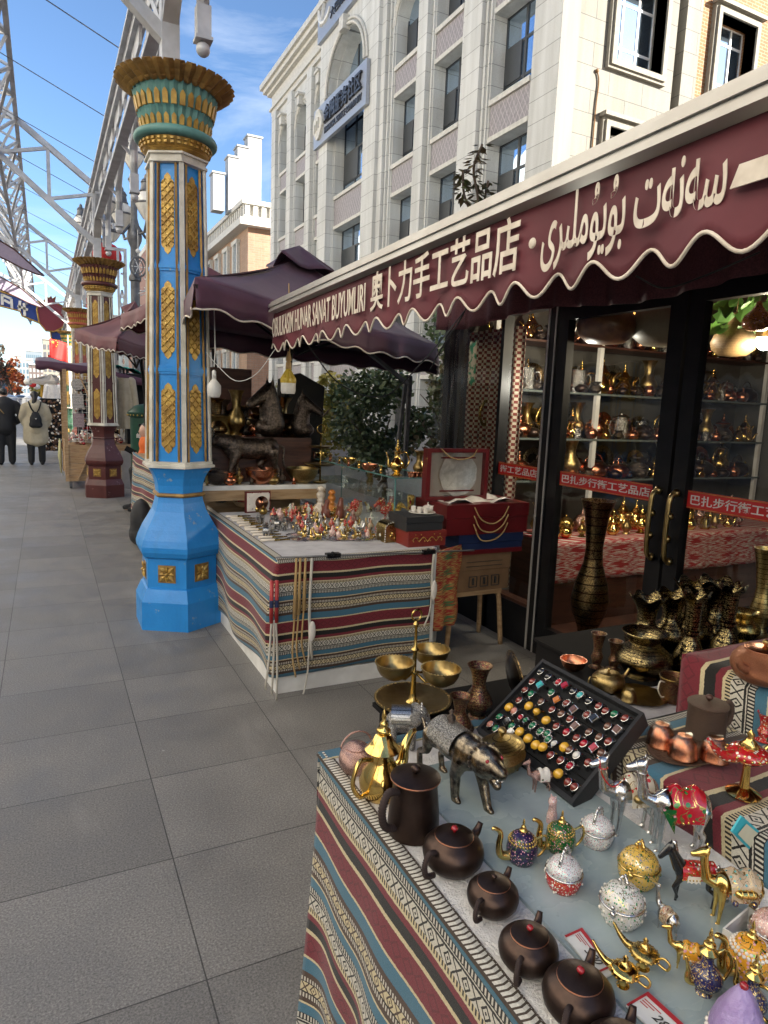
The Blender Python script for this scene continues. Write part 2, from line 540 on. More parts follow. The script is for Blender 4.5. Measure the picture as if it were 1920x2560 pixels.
A_['alu'] = mat('brushed_aluminium', (0.50, 0.485, 0.455), 0.35, 0.4, c2=(0.42, 0.40, 0.37), ns=4)
A_['red'] = mat('red_vinyl', (0.55, 0.025, 0.022), 0.45)
A_['flag'] = mat('red_flag_cloth', (0.62, 0.03, 0.025), 0.7)
A_['beige'] = mat('beige_canvas', (0.40, 0.36, 0.31), 0.8)
A_['greencl'] = mat('turquoise_tarpaulin', (0.03, 0.36, 0.27), 0.6, c2=(0.02, 0.28, 0.21), ns=8)

# metals of the wares
A_['brass'] = mat('brass', (0.50, 0.36, 0.115), 0.26, 1.0, c2=(0.38, 0.265, 0.085), ns=18, bump=0.05, rv=0.06)
A_['brassd'] = mat('aged_brass', (0.42, 0.31, 0.13), 0.32, 1.0, c2=(0.29, 0.205, 0.08), ns=16, bump=0.15, rv=0.08)
A_['goldm'] = mat('polished_gold', (0.80, 0.57, 0.18), 0.13, 1.0, c2=(0.72, 0.48, 0.14), ns=12)
A_['silver'] = mat('polished_silver', (0.70, 0.69, 0.67), 0.18, 1.0, c2=(0.55, 0.54, 0.52), ns=22, bump=0.1)
A_['silverd'] = mat('antique_silver', (0.44, 0.43, 0.41), 0.27, 1.0, c2=(0.16, 0.155, 0.15), ns=60, bump=0.5, bs=90)
A_['bronze'] = mat('antique_bronze', (0.33, 0.275, 0.20), 0.24, 1.0, c2=(0.12, 0.10, 0.075), ns=14, bump=0.15, bs=70)
A_['bronzed'] = mat('dark_bronze', (0.135, 0.105, 0.085), 0.3, 0.9, c2=(0.06, 0.048, 0.04), ns=30, bump=0.55, bs=46)
A_['cpd'] = mat('dark_copper', (0.066, 0.042, 0.033), 0.36, 0.85, c2=(0.050, 0.033, 0.027), ns=3, bump=0.04, bs=30, rv=0.08)
A_['cpr'] = mat('copper_rim', (0.42, 0.19, 0.11), 0.32, 1.0)
A_['copper'] = mat('copper', (0.62, 0.27, 0.155), 0.24, 1.0, c2=(0.50, 0.20, 0.11), ns=20, bump=0.1)
A_['rose'] = mat('rose_gold', (0.62, 0.40, 0.34), 0.25, 1.0, c2=(0.42, 0.27, 0.235), ns=50, bump=0.4, bs=70)
A_['wrap'] = mat('leather_wrap', (0.035, 0.018, 0.014), 0.55, bump=0.4, bs=200)
A_['iron'] = mat('brown_cast_iron', (0.10, 0.062, 0.042), 0.55, 0.3, c2=(0.075, 0.045, 0.03), ns=60, bump=0.4, bs=160)
A_['redstone'] = mat('red_stone', (0.30, 0.012, 0.018), 0.15, spec=0.8)
A_['pearl'] = mat('pearl', (0.76, 0.71, 0.64), 0.22, coat=0.5)


def mk_hammer():
    m, t, p = newmat('hammered_copper')
    o = t.coord()
    d = t.voro(o, 95)
    t.l.new(t.ramp(d, [(0.1, (0.60, 0.27, 0.15)), (0.6, (0.36, 0.145, 0.075))]), p.inputs['Base Color'])
    p.inputs['Metallic'].default_value = 1; p.inputs['Roughness'].default_value = 0.3
    t.l.new(t.bump(d, 0.6, 0.004), p.inputs['Normal'])
    return m


A_['hammer'] = mk_hammer()


def mk_engr(name, base, line, sc=42.0, thr=0.5, metal=1.0, rough=0.28, dist=1.6, c3=None):
    """scrolling engraved ornament: line metal over a dark ground, plain bands left by height"""
    m, t, p = newmat(name)
    o = t.coord()
    n = t.noise(o, sc, 2, 0.4, dist)
    w = t.m('ABSOLUTE', t.m('SUBTRACT', t.m('FRACT', t.m('MULTIPLY', n, 5.0)), 0.5))
    k = t.m('GREATER_THAN', w, 0.5 - thr * 0.5)
    sx = t.new('ShaderNodeSeparateXYZ'); t.l.new(o, sx.inputs[0])
    z = sx.outputs[2]
    band = t.m('LESS_THAN', t.m('FRACT', t.m('MULTIPLY', z, 18.0)), 0.16)
    k = t.m('MULTIPLY', k, t.m('SUBTRACT', 1.0, band))
    c = t.mix(k, base, line)
    if c3:
        c = t.mix(t.m('GREATER_THAN', t.noise(o, sc * 0.8, 1), 0.56), c, c3)
    t.l.new(c, p.inputs['Base Color'])
    p.inputs['Metallic'].default_value = metal; p.inputs['Roughness'].default_value = rough
    t.l.new(t.bump(k, 0.15, 0.002), p.inputs['Normal'])
    return m


A_['engr'] = mk_engr('black_gold_engraving', (0.006, 0.005, 0.005), (0.62, 0.48, 0.22), 34, 0.30, 1.0, 0.26, 1.2)
A_['engrg'] = mk_engr('gold_engraving', (0.10, 0.075, 0.03), (0.56, 0.42, 0.16), 50, 0.62)
A_['engrc'] = mk_engr('painted_engraving', (0.010, 0.009, 0.011), (0.36, 0.22, 0.09), 34, 0.36, 0.7, 0.32, 1.2, (0.09, 0.018, 0.015))
A_['engrs'] = mk_engr('silver_engraving', (0.05, 0.05, 0.05), (0.62, 0.61, 0.58), 60, 0.6)
A_['engrp'] = mk_engr('dark_plate_engraving', (0.03, 0.02, 0.013), (0.30, 0.20, 0.09), 50, 0.5)


def mk_enamel(name, base, line, dots, sc=60.0, rough=0.18):
    m, t, p = newmat(name)
    o = t.coord(); sc *= .2
    d = t.voro(o, sc * 1.4)
    k = t.m('LESS_THAN', d, 0.27)
    w = t.m('ABSOLUTE', t.m('SUBTRACT', t.noise(o, sc, 1, 0.4, 1.0), 0.5))
    l = t.m('LESS_THAN', w, 0.022)
    c = t.mix(l, base, line); c = t.mix(k, c, dots)
    t.l.new(c, p.inputs['Base Color'])
    t.l.new(t.m('MULTIPLY', l, 0.9), p.inputs['Metallic'])
    p.inputs['Roughness'].default_value = rough; p.inputs['Coat Weight'].default_value = 0.5
    t.l.new(t.bump(t.m('MAXIMUM', l, k), 0.4, 0.002), p.inputs['Normal'])
    return m


GLD = (0.70, 0.48, 0.16)
A_['e_purple'] = mk_enamel('purple_enamel', (0.022, 0.010, 0.06), (0.06, 0.16, 0.05), (0.62, 0.30, 0.36), 60)
A_['e_green'] = mk_enamel('green_enamel', (0.006, 0.095, 0.02), GLD, (0.62, 0.30, 0.34), 60)
A_['e_yellow'] = mk_enamel('yellow_enamel', (0.66, 0.30, 0.02), (0.10, 0.28, 0.05), (0.66, 0.34, 0.40), 40)
A_['e_red'] = mk_enamel('red_enamel', (0.42, 0.012, 0.016), GLD, (0.72, 0.66, 0.58), 55)
A_['e_crystal'] = mk_enamel('crystal_enamel', (0.66, 0.65, 0.65), (0.20, 0.48, 0.46), (0.52, 0.10, 0.16), 80)
A_['e_silverpot'] = mk_enamel('jewelled_silver', (0.62, 0.61, 0.59), (0.70, 0.50, 0.18), (0.03, 0.24, 0.09), 55)
A_['e_goldpot'] = mk_enamel('jewelled_gold', (0.62, 0.40, 0.07), (0.75, 0.70, 0.6), (0.03, 0.14, 0.05), 55)
A_['e_pink'] = mk_enamel('pink_enamel', (0.58, 0.36, 0.33), (0.72, 0.60, 0.5), (0.74, 0.68, 0.64), 70)
A_['e_blue'] = mk_enamel('navy_enamel', (0.02, 0.02, 0.09), GLD, (0.5, 0.4, 0.2), 70)
A_['e_teal'] = mk_enamel('teal_jewelled_gold', (0.46, 0.36, 0.24), GLD, (0.12, 0.38, 0.36), 70)
A_['e_saddle'] = mk_enamel('red_saddle_enamel', (0.40, 0.01, 0.02), GLD, (0.05, 0.2, 0.05), 40)
A_['e_saddle2'] = mk_enamel('jewelled_saddle', (0.62, 0.55, 0.42), GLD, (0.48, 0.02, 0.02), 46)
A_['e_mixed'] = mk_enamel('mixed_trinket_enamel', (0.40, 0.32, 0.2), (0.5, 0.08, 0.06), (0.62, 0.56, 0.46), 60)
A_['velvet'] = mat('black_velvet', (0.008, 0.007, 0.007), 0.9, spec=0.15)
A_['foam'] = mat('black_display_foam', (0.006, 0.006, 0.007), 0.95)
A_['traybox'] = mat('black_box_leather', (0.022, 0.022, 0.024), 0.5, bump=0.2, bs=400)
A_['leaf'] = mat('dark_leaves', (0.05, 0.085, 0.03), 0.5, c2=(0.085, 0.11, 0.045), ns=3)
A_['leafb'] = mat('bronze_leaves', (0.13, 0.10, 0.045), 0.5, c2=(0.07, 0.11, 0.035), ns=4)
A_['leafy'] = mat('yellow_leaves', (0.30, 0.24, 0.03), 0.55, c2=(0.16, 0.16, 0.03), ns=2)
A_['leafg'] = mat('vine_leaves', (0.06, 0.17, 0.025), 0.45, c2=(0.10, 0.22, 0.035), ns=6)
A_['leafr'] = mat('red_tree_leaves', (0.42, 0.07, 0.03), 0.6, c2=(0.55, 0.20, 0.04), ns=1.5)
A_['bark'] = mat('bark', (0.10, 0.075, 0.055), 0.85, bump=0.5)
A_['skin'] = mat('skin', (0.52, 0.32, 0.24), 0.5)
A_['hair'] = mat('black_hair', (0.010, 0.008, 0.008), 0.45)
A_['coat'] = mat('cream_wool', (0.47, 0.41, 0.29), 0.85, c2=(0.40, 0.345, 0.24), ns=9, bump=0.2)
A_['blackcl'] = mat('black_cloth', (0.012, 0.012, 0.014), 0.75, bump=0.2)
A_['orangecl'] = mat('orange_cloth', (0.62, 0.13, 0.02), 0.75)
A_['rope'] = mat('white_rope', (0.58, 0.54, 0.47), 0.8, bump=0.6, bs=400)
A_['ropet'] = mat('tan_twine', (0.44, 0.29, 0.12), 0.8, bump=0.4, bs=300)
A_['cable'] = mat('black_cable', (0.012, 0.012, 0.012), 0.5)
A_['cardb'] = mat('cardboard', (0.20, 0.115, 0.055), 0.85, c2=(0.16, 0.09, 0.042), ns=6)
A_['paper'] = mat('white_card', (0.70, 0.70, 0.68), 0.6)
A_['ink'] = mat('dark_ink', (0.03, 0.03, 0.03), 0.6)
A_['redink'] = mat('red_ink', (0.40, 0.02, 0.03), 0.6)
A_['redbox'] = mat('dark_red_gift_box', (0.125, 0.008, 0.011), 0.35, coat=0.2)
A_['navy'] = mat('navy_gift_box', (0.012, 0.025, 0.085), 0.45)
A_['pailgreen'] = mat('post_green', (0.006, 0.045, 0.024), 0.4)
A_['redprint'] = mat('red_tape_print', (0.55, 0.018, 0.016), 0.3)
A_['fleece'] = mat('white_fleece', (0.80, 0.77, 0.74), 0.95, c2=(0.70, 0.67, 0.64), ns=40, bump=0.8, bs=240, sheen=0.4)
A_['plush'] = mat('lilac_grey_plush', (0.30, 0.29, 0.32), 0.9, c2=(0.24, 0.23, 0.26), ns=12, bump=0.3, sheen=0.4)


def mk_tableglass():
    m, t, p = newmat('frosted_table_glass')
    o = t.coord()
    c = t.ramp(t.noise(o, 6, 5, 0.65), [(0.3, (0.25, 0.315, 0.33)), (0.7, (0.36, 0.425, 0.44))])
    c = t.mix(t.ramp(t.noise(t.mapv(o, (1, 6, 1)), 30, 4), [(0.62, (0,) * 3), (0.75, (0.5,) * 3)]), c, (0.42, 0.45, 0.45))
    t.l.new(c, p.inputs['Base Color'])
    t.l.new(t.m('MULTIPLY_ADD', t.noise(o, 9, 4), 0.3, 0.12), p.inputs['Roughness'])
    return m


A_['tglass'] = mk_tableglass()


def mk_clear(name, tint=(1, 1, 1), refl=0.75, base=0.035, rough=0.0):
    """thin sheet glass: mostly clear, mirror-like at a slant"""
    m = bpy.data.materials.new(name); m.use_nodes = True
    t = NT(m); t.n.clear()
    out = t.new('ShaderNodeOutputMaterial')
    tr = t.new('ShaderNodeBsdfTransparent'); tr.inputs[0].default_value = tint + (1,)
    gl = t.new('ShaderNodeBsdfGlossy'); gl.inputs['Roughness'].default_value = rough
    gl.inputs[0].default_value = (0.9, 0.93, 0.92, 1)
    lw = t.new('ShaderNodeLayerWeight'); lw.inputs[0].default_value = 0.5
    f = t.m('MULTIPLY_ADD', t.m('POWER', lw.outputs['Facing'], 4.0), refl, base)
    mx = t.new('ShaderNodeMixShader')
    t.l.new(f, mx.inputs[0]); t.l.new(tr.outputs[0], mx.inputs[1]); t.l.new(gl.outputs[0], mx.inputs[2])
    t.l.new(mx.outputs[0], out.inputs[0])
    return m


A_['shopglass'] = mk_clear('shop_glass', (0.84, 0.87, 0.85), 0.55, 0.045)
A_['caseglass'] = mk_clear('case_glass', (0.9, 0.95, 0.92), 0.6, 0.05)
A_['bag'] = mk_clear('poly_bag', (0.86, 0.84, 0.86), 0.7, 0.22, 0.22)
A_['plastic'] = mk_clear('clear_plastic_film', (0.90, 0.89, 0.87), 0.5, 0.05, 0.16)


def mk_emit(name, c, st):
    m, t, p = newmat(name)
    p.inputs['Base Color'].default_value = c + (1,)
    p.inputs['Emission Color'].default_value = c + (1,)
    p.inputs['Emission Strength'].default_value = st
    return m


A_['bulb'] = mk_emit('lit_bulb', (1.0, 0.96, 0.88), 9.0)
A_['bulboff'] = mat('unlit_bulb', (0.62, 0.60, 0.56), 0.35)
A_['bulbyellow'] = mat('yellow_lamp_collar', (0.46, 0.33, 0.03), 0.4)

# ---------------------------------------------------------------- striped woven cloth
BLUE, CRM, MAR, BLK, WHT, BRN = (0.058, 0.145, 0.21), (0.52, 0.44, 0.27), (0.155, 0.023, 0.032), (0.018, 0.017, 0.016), (0.52, 0.49, 0.42), (0.068, 0.042, 0.030)


def mk_cloth(name, per=0.335, swap=False, wave=0.0):
    """UV in metres: u along the stripe, v across it"""
    m, t, p = newmat(name)
    uv = t.coord('UV')
    sx = t.new('ShaderNodeSeparateXYZ'); t.l.new(uv, sx.inputs[0])
    u, v = sx.outputs[0], sx.outputs[1]
    v = t.m('ADD', v, t.m('MULTIPLY', t.m('SUBTRACT', t.noise(uv, 160, 2), 0.5), 0.004))
    q = t.m('FRACT', t.m('DIVIDE', v, per))
    base = [(0, BLUE), (.105, CRM), (.125, MAR), (.30, CRM), (.33, BLK), (.41, MAR), (.455, CRM), (.475, CRM), (.51, WHT), (.60, BLK), (.615, WHT), (.625, BLK), (.675, BLUE), (.75, CRM), (.765, BRN), (.80, BRN), (.835, BLK), (.845, CRM), (.915, BLK), (.925, BRN), (.955, BRN)]
    alt = [(0, BLUE), (.125, (0.08, 0.016, 0.02)), (.30, CRM), (.475, BLK), (.51, BLK), (.60, BLK), (.625, WHT), (.675, BLUE), (.80, WHT), (.835, BLK), (.845, BRN), (.915, BLK), (.925, WHT), (.955, BRN)]
    flg = [(0, (0, 0, 0)), (.125, (0, 0, 1)), (.30, (0, 0, 0)), (.475, (1, 0, 0)), (.51, (0, 1, 0)), (.60, (0, 0, 0)), (.63, (1, 0, 0)), (.67, (0, 0, 0)), (.80, (1, 0, 0)), (.835, (0, 0, 0)), (.845, (0, 1, 0)), (.915, (0, 0, 0)), (.925, (1, 0, 0)), (.955, (0, 0, 0))]
    cb = t.ramp(q, base, 'CONSTANT'); ca = t.ramp(q, alt, 'CONSTANT'); cf = t.ramp(q, flg, 'CONSTANT')
    sf = t.new('ShaderNodeSeparateColor'); t.l.new(cf, sf.inputs[0])
    teeth = t.m('MULTIPLY', sf.outputs[0], t.m('LESS_THAN', t.m('FRACT', t.m('MULTIPLY', u, 110.0)), 0.48))
    cell = t.m('MULTIPLY', u, 36.0)
    fu = t.m('ABSOLUTE', t.m('SUBTRACT', t.m('FRACT', cell), 0.5))
    odd = t.m('LESS_THAN', t.m('FRACT', t.m('MULTIPLY', cell, 0.5)), 0.5)
    ctr = t.m('MULTIPLY_ADD', t.m('GREATER_THAN', q, 0.7), 0.325, 0.555)
    vl = t.m('MULTIPLY', t.m('ABSOLUTE', t.m('SUBTRACT', q, ctr)), 11.0)
    X = t.m('LESS_THAN', t.m('ABSOLUTE', t.m('SUBTRACT', fu, vl)), 0.09)
    dd = t.m('ADD', fu, vl)
    O = t.m('MAXIMUM', t.m('LESS_THAN', t.m('ABSOLUTE', t.m('SUBTRACT', dd, 0.40)), 0.085), t.m('LESS_THAN', dd, 0.12))
    xo = t.m('MULTIPLY', sf.outputs[1], t.m('ADD', t.m('MULTIPLY', odd, X), t.m('MULTIPLY', t.m('SUBTRACT', 1.0, odd), O)))
    zz = t.m('ABSOLUTE', t.m('SUBTRACT', t.m('FRACT', t.m('MULTIPLY', u, 22.0)), 0.5))
    zv = t.m('ABSOLUTE', t.m('SUBTRACT', q, 0.2125))
    dia = t.m('LESS_THAN', t.m('ABSOLUTE', t.m('SUBTRACT', t.m('ADD', zz, t.m('MULTIPLY', zv, 9.0)), 0.42)), 0.07)
    dk = t.m('MULTIPLY', t.m('MULTIPLY', sf.outputs[2], dia), 0.55)
    k = t.m('MINIMUM', t.m('ADD', t.m('ADD', teeth, xo), dk), 1.0)
    c = t.mix(k, cb, ca)
    kn = t.noise(t.mapv(uv, (260, 620, 1)), 1.0, 3, 0.7)
    c = t.mix(0.8, c, t.ramp(kn, [(0.3, (0.58,) * 3), (0.68, (1.28,) * 3)]), 'MULTIPLY')
    t.l.new(c, p.inputs['Base Color'])
    p.inputs['Roughness'].default_value = 0.92; p.inputs['Sheen Weight'].default_value = 0.15
    p.inputs['Specular IOR Level'].default_value = 0.15
    t.l.new(t.bump(kn, 0.5, 0.002), p.inputs['Normal'])
    return m


A_['cloth'] = mk_cloth('striped_woven_cloth')
A_['cloth2'] = mk_cloth('striped_step_cloth', 0.42)


def mk_braid():
    m, t, p = newmat('braided_edge')
    uv = t.coord('UV')
    sx = t.new('ShaderNodeSeparateXYZ'); t.l.new(uv, sx.inputs[0])
    u, v = sx.outputs[0], sx.outputs[1]
    vv = t.m('MULTIPLY', v, 1.0)
    tri = t.m('ABSOLUTE', t.m('SUBTRACT', vv, 0.5))
    k = t.m('LESS_THAN', t.m('FRACT', t.m('ADD', t.m('MULTIPLY', u, 95.0), t.m('MULTIPLY', tri, 1.1))), 0.62)
    k = t.m('MULTIPLY', k, t.m('LESS_THAN', tri, 0.36))
    kn = t.noise(t.mapv(uv, (300, 12, 1)), 1.0, 3)
    c = t.mix(k, (0.07, 0.05, 0.035), (0.60, 0.57, 0.49))
    c = t.mix(0.6, c, t.ramp(kn, [(0.3, (0.65,) * 3), (0.7, (1.2,) * 3)]), 'MULTIPLY')
    t.l.new(c, p.inputs['Base Color']); p.inputs['Roughness'].default_value = 0.9
    t.l.new(t.bump(k, 0.4, 0.003), p.inputs['Normal'])
    return m


A_['braid'] = mk_braid()


def mk_ikat(name, base, line, third, sc):
    m, t, p = newmat(name)
    uv = t.coord('UV')
    sx = t.new('ShaderNodeSeparateXYZ'); t.l.new(uv, sx.inputs[0])
    u, v = sx.outputs[0], sx.outputs[1]
    jag = t.m('MULTIPLY', t.m('SUBTRACT', t.noise(t.mapv(uv, (2, 150, 1)), 1.0, 2), 0.5), 1.1)
    cu = t.m('ABSOLUTE', t.m('SUBTRACT', t.m('FRACT', t.m('ADD', t.m('MULTIPLY', u, sc * .6), jag)), 0.5))
    cv = t.m('ABSOLUTE', t.m('SUBTRACT', t.m('FRACT', t.m('MULTIPLY', v, sc * 1.9)), 0.5))
    s = t.m('FRACT', t.m('MULTIPLY', t.m('ADD', cu, t.m('MULTIPLY', cv, 0.8)), 4.0))
    c = t.mix(t.m('LESS_THAN', s, 0.36), base, line)
    c = t.mix(t.m('MULTIPLY', t.m('LESS_THAN', cu, 0.12), t.m('LESS_THAN', cv, 0.2)), c, third)
    t.l.new(c, p.inputs['Base Color']); p.inputs['Roughness'].default_value = 0.8
    return m


A_['ikat'] = mk_ikat('red_white_ikat', (0.36, 0.02, 0.025), (0.58, 0.54, 0.48), (0.30, 0.015, 0.02), 4.0)
A_['ikat2'] = mk_ikat('red_yellow_ikat', (0.33, 0.025, 0.02), (0.46, 0.34, 0.10), (0.08, 0.16, 0.06), 5.0)


def mk_curtain():
    m, t, p = newmat('woven_curtain')
    uv = t.coord('UV')
    ck = t.new('ShaderNodeTexChecker'); t.l.new(t.mapv(uv, (70, 46, 1)), ck.inputs['Vector'])
    ck.inputs['Scale'].default_value = 1.0
    ck.inputs['Color1'].default_value = (0.20, 0.036, 0.026, 1); ck.inputs['Color2'].default_value = (0.62, 0.53, 0.40, 1)
    t.l.new(t.mix(0.7, ck.outputs[0], t.ramp(t.noise(t.mapv(uv, (6, 60, 1)), 1, 3), [(0.3, (0.5,) * 3), (0.7, (1.2,) * 3)]), 'MULTIPLY'), p.inputs['Base Color'])
    p.inputs['Roughness'].default_value = 0.9
    return m


A_['curtain'] = mk_curtain()
# ================================================================ ground
b = B(); b.slab(-300, 300, -120, 700, -0.3, 0.0)
tag(b.build('pavement', MAT['paving']), None, None, kind='structure')
for i, y in enumerate((17.2, 20.2, 27.5)):
    b = B(); b.slab(-14, 4.2, y, y + 0.10, 0.0, 0.004)
    tag(b.build('drain_channel', MAT['lampiron']), 'dark drain grating across the pavement beyond the walkers, ' + ('nearest of the three', 'middle of the three', 'farthest of the three')[i], 'drain', 'drain gratings across the street')


def rnd_wall(b, pieces, x0, x1):
    for y0, y1, z0, z1 in pieces: b.slab(x0, x1, y0, y1, z0, z1)


# ================================================================ white granite building (street face x = XB, end face y = YB)
XB, YB, YE = 11.3, 14.0, 36.9
wb = thing('granite_building', 'pale granite building with tall pilasters, arched top windows and two roof-level signs', 'building', (XB, YB, 0))
L = lambda x, y, z: (x - XB, y - YB, z)
BAYS = [(15.06, 16.84, 0), (18.4, 20.04, 1), (21.1, 22.8, 1), (24.7, 28.2, 2), (29.3, 30.5, 1), (31.6, 33.25, 1), (34.35, 35.75, 1)]
ROWS = [(0.3, 2.55), (3.6, 5.75), (6.8, 8.95), (10.03, 12.22), (13.22, 15.4)]
w = B()
ys = YB
T = 0.55
for y0, y1, k in BAYS:
    w.slab(0, T, ys - YB, y0 - YB, 0, 16.4)                       # pier
    zprev = 0
    rows = ROWS if k != 2 else ROWS[:3] + [(10.27, 13.0), (13.0, 15.95)]
    for ri, (z0, z1) in enumerate(rows):
        if z0 > zprev: w.slab(0.06, T, y0 - YB, y1 - YB, zprev, z0)
        zprev = z1
        if ri == 4 and k >= 1:                                    # arched head
            r = (y1 - y0) / 2; zc = z1 - r; yc = (y0 + y1) / 2 - YB
            n = 14
            arcp = [(yc + r * cos(pi - pi * i / n), zc + r * sin(pi * i / n)) for i in range(n + 1)]
            for (a, c), (a2, c2) in zip(arcp, arcp[1:]):
                w.prism([(a, c), (a2, c2), (a2, 16.4), (a, 16.4)], lambda p, q, d: (d, p, q), 0, T)
            zprev = None
    if zprev is not None: w.slab(0, T, y0 - YB, y1 - YB, zprev, 16.4)
    ys = y1
w.slab(0, T, ys - YB, YE - YB, 0, 16.4)
w.slab(T + 2.2, 16, 1.2, YE - YB, 0, 17.2)
w.build('street_wall', MAT['stone_y'], wb)
# pilasters and flutings on the piers
pl = B()
edges = [YB] + [e for bb in BAYS for e in bb[:2]] + [YE]
for i in range(0, len(edges), 2):
    a, c = edges[i] - YB, edges[i + 1] - YB
    wd = c - a
    if i == 0:
        continue
    m0 = a + wd * 0.22; m1 = c - wd * 0.22
    pl.slab(-0.2, 0.0, m0, m1, 0, 16.35)
    pl.slab(-0.06, 0.0, a + 0.05, a + 0.12, 0, 16.3); pl.slab(-0.06, 0.0, c - 0.12, c - 0.05, 0, 16.3)
    if wd > 1.3: pl.slab(-0.09, 0, m0 - 0.14, m0 - 0.04, 0, 16.3); pl.slab(-0.09, 0, m1 + 0.04, m1 + 0.14, 0, 16.3)
pl.build('pilaster', MAT['stone_y'], wb)
ca = B()
for d, z0, z1 in ((0.12, 16.4, 16.62), (0.22, 16.62, 16.72), (0.10, 16.72, 17.35), (0.30, 17.35, 17.5), (0.48, 17.5, 17.7), (0.62, 17.7, 17.95)):
    ca.slab(-d, T, 0.0 if z0 < 17.3 else -d, YE - YB + d, z0, z1)
ca.build('cornice', MAT['trim'], wb)
fr = B()                                                            # projecting frontispiece round the great arch
y0, y1 = 23.55 - YB, 29.25 - YB
fr.slab(-0.34, 0, y0, 24.62 - YB, 0, 18.6); fr.slab(-0.34, 0, 28.28 - YB, y1, 0, 18.6)
r = 1.83; yc = 26.45 - YB; zc = 14.12
arcp = [(yc + r * cos(pi - pi * i / 18), zc + r * sin(pi * i / 18)) for i in range(19)]
for (a, c), (a2, c2) in zip(arcp, arcp[1:]):
    fr.prism([(a, c), (a2, c2), (a2, 18.6), (a, 18.6)], lambda p, q, d: (d, p, q), -0.34, 0)
fr.build('frontispiece', MAT['stone_y'], wb)
am = B()
for rr, d in ((1.90, 0.42), (2.06, 0.38)):
    am.tube([(-d, yc + rr * cos(pi * i / 24), zc + rr * sin(pi * i / 24)) for i in range(25)], 0.06, 6)
for y0, y1, k in BAYS:
    if k == 1:
        r1 = (y1 - y0) / 2; c1 = (y0 + y1) / 2 - YB
        for rr in (r1 + 0.08, r1 + 0.2):
            am.tube([(-0.03, c1 + rr * cos(pi * i / 16), 15.4 - r1 + rr * sin(pi * i / 16)) for i in range(17)], 0.045, 5)
        am.box((-0.1, c1, 15.55), (0.3, 0.34, 0.42)); am.box((-0.14, c1, 15.78), (0.36, 0.5, 0.1))
am.box((-0.45, yc, zc + 1.98), (0.3, 0.42, 0.5))
am.build('arch_moulding', MAT['trim'], wb)
for y0, y1, k in BAYS:
    rows = ROWS if k != 2 else ROWS[:3] + [(10.27, 13.0)]
    for z0, z1 in rows:
        si = B()
        si.slab(-0.05, 0.30, y0 - YB + 0.004, y1 - YB - 0.004, z0 - 0.14, z0 + 0.0); si.build('sill', MAT['trim'], wb); si = B()
        if z1 < 12.5 or k == 0: si.slab(-0.02, 0.056, y0 - YB + 0.004, y1 - YB - 0.004, z1, z1 + 0.13)
        if si.v: si.build('lintel', MAT['trim'], wb)
for bi, (y0, y1, k) in enumerate(BAYS):
    rows = ROWS if k != 2 else ROWS[:3] + [(10.27, 13.0), (13.0, 15.95)]
    zs = [z for r_ in rows for z in r_][1:]
    for j in range(1, len(rows)):
        a, c = rows[j - 1][1] + 0.13, rows[j][0] - 0.14
        if c - a > 0.2:
            p_ = B(); p_.slab(0.02, 0.058, y0 - YB + 0.02, y1 - YB - 0.02, a + 0.004, c - 0.004)
            p_.build('spandrel_panel', MAT['panel'], wb)
    for ri, (z0, z1) in enumerate(rows):
        if ri == 0: continue
        f_ = B(); X = 0.42
        nv = 3 if k == 2 else 2
        for q in range(nv + 1):
            yy = y0 + (y1 - y0) * q / nv
            f_.slab(X, X + 0.08, yy - YB - 0.04, yy - YB + 0.04, z0, z1)
        for fz in (0, 0.2, 0.62, 1):
            zz = z0 + (z1 - z0) * fz
            f_.slab(X + 0.005, X + 0.075, y0 - YB, y1 - YB, zz - 0.035, zz + 0.035)
        f_.slab(X - 0.02, X + 0.02, y1 - YB - (y1 - y0) * 0.42, y1 - YB - 0.05, z0 + (z1 - z0) * 0.2, z0 + (z1 - z0) * 0.62)
        fo = f_.build('window', MAT['winframe'], wb)
        g_ = B(); g_.slab(X + 0.03, X + 0.05, y0 - YB, y1 - YB, z0, z1)
        g_.build('pane', MAT['winglass'], fo)
bk = B(); bk.slab(1.6, 1.7, 0.6, YE - YB, 0, 16.4)
bk.build('room_wall', MAT['winframe'], wb)
# end face
s = B()
WX = [(12.95, 14.55)]; WZ = [(3.55, 5.55), (6.9, 8.78), (10.32, 12.35), (13.7, 15.7)]
xs = XB
for a, c in WX:
    s.slab(max(xs - XB, .006), a - XB, 0.004, 0.5, 0, 16.4)
    zp = 0
    for z0, z1 in WZ: s.slab(a - XB, c - XB, 0.004, 0.5, zp, z0); zp = z1
    s.slab(a - XB, c - XB, 0.004, 0.5, zp, 16.4); xs = c
s.slab(xs - XB, 15.1 - XB, 0.004, 0.5, 0, 16.4); s.slab(15.1 - XB, 15.34 - XB, 0.3, 0.5, 0, 16.4)
s.slab(15.34 - XB, 15.9 - XB, -0.06, 0.5, 0, 16.4)
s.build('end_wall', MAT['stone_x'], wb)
s = B(); OX = [(16.55, 18.0), (20.2, 21.7)]
xs = 15.9
for a, c in OX:
    s.slab(xs - XB, a - XB, 0.03, 0.5, 0, 16.4)
    zp = 0
    for z0, z1 in WZ: s.slab(a - XB, c - XB, 0.03, 0.5, zp, z0); zp = z1
    s.slab(a - XB, c - XB, 0.03, 0.5, zp, 16.4); xs = c
s.slab(xs - XB, 30 - XB, 0.03, 0.5, 0, 16.4)
s.build('brick_wall', MAT['brick_o'], wb)
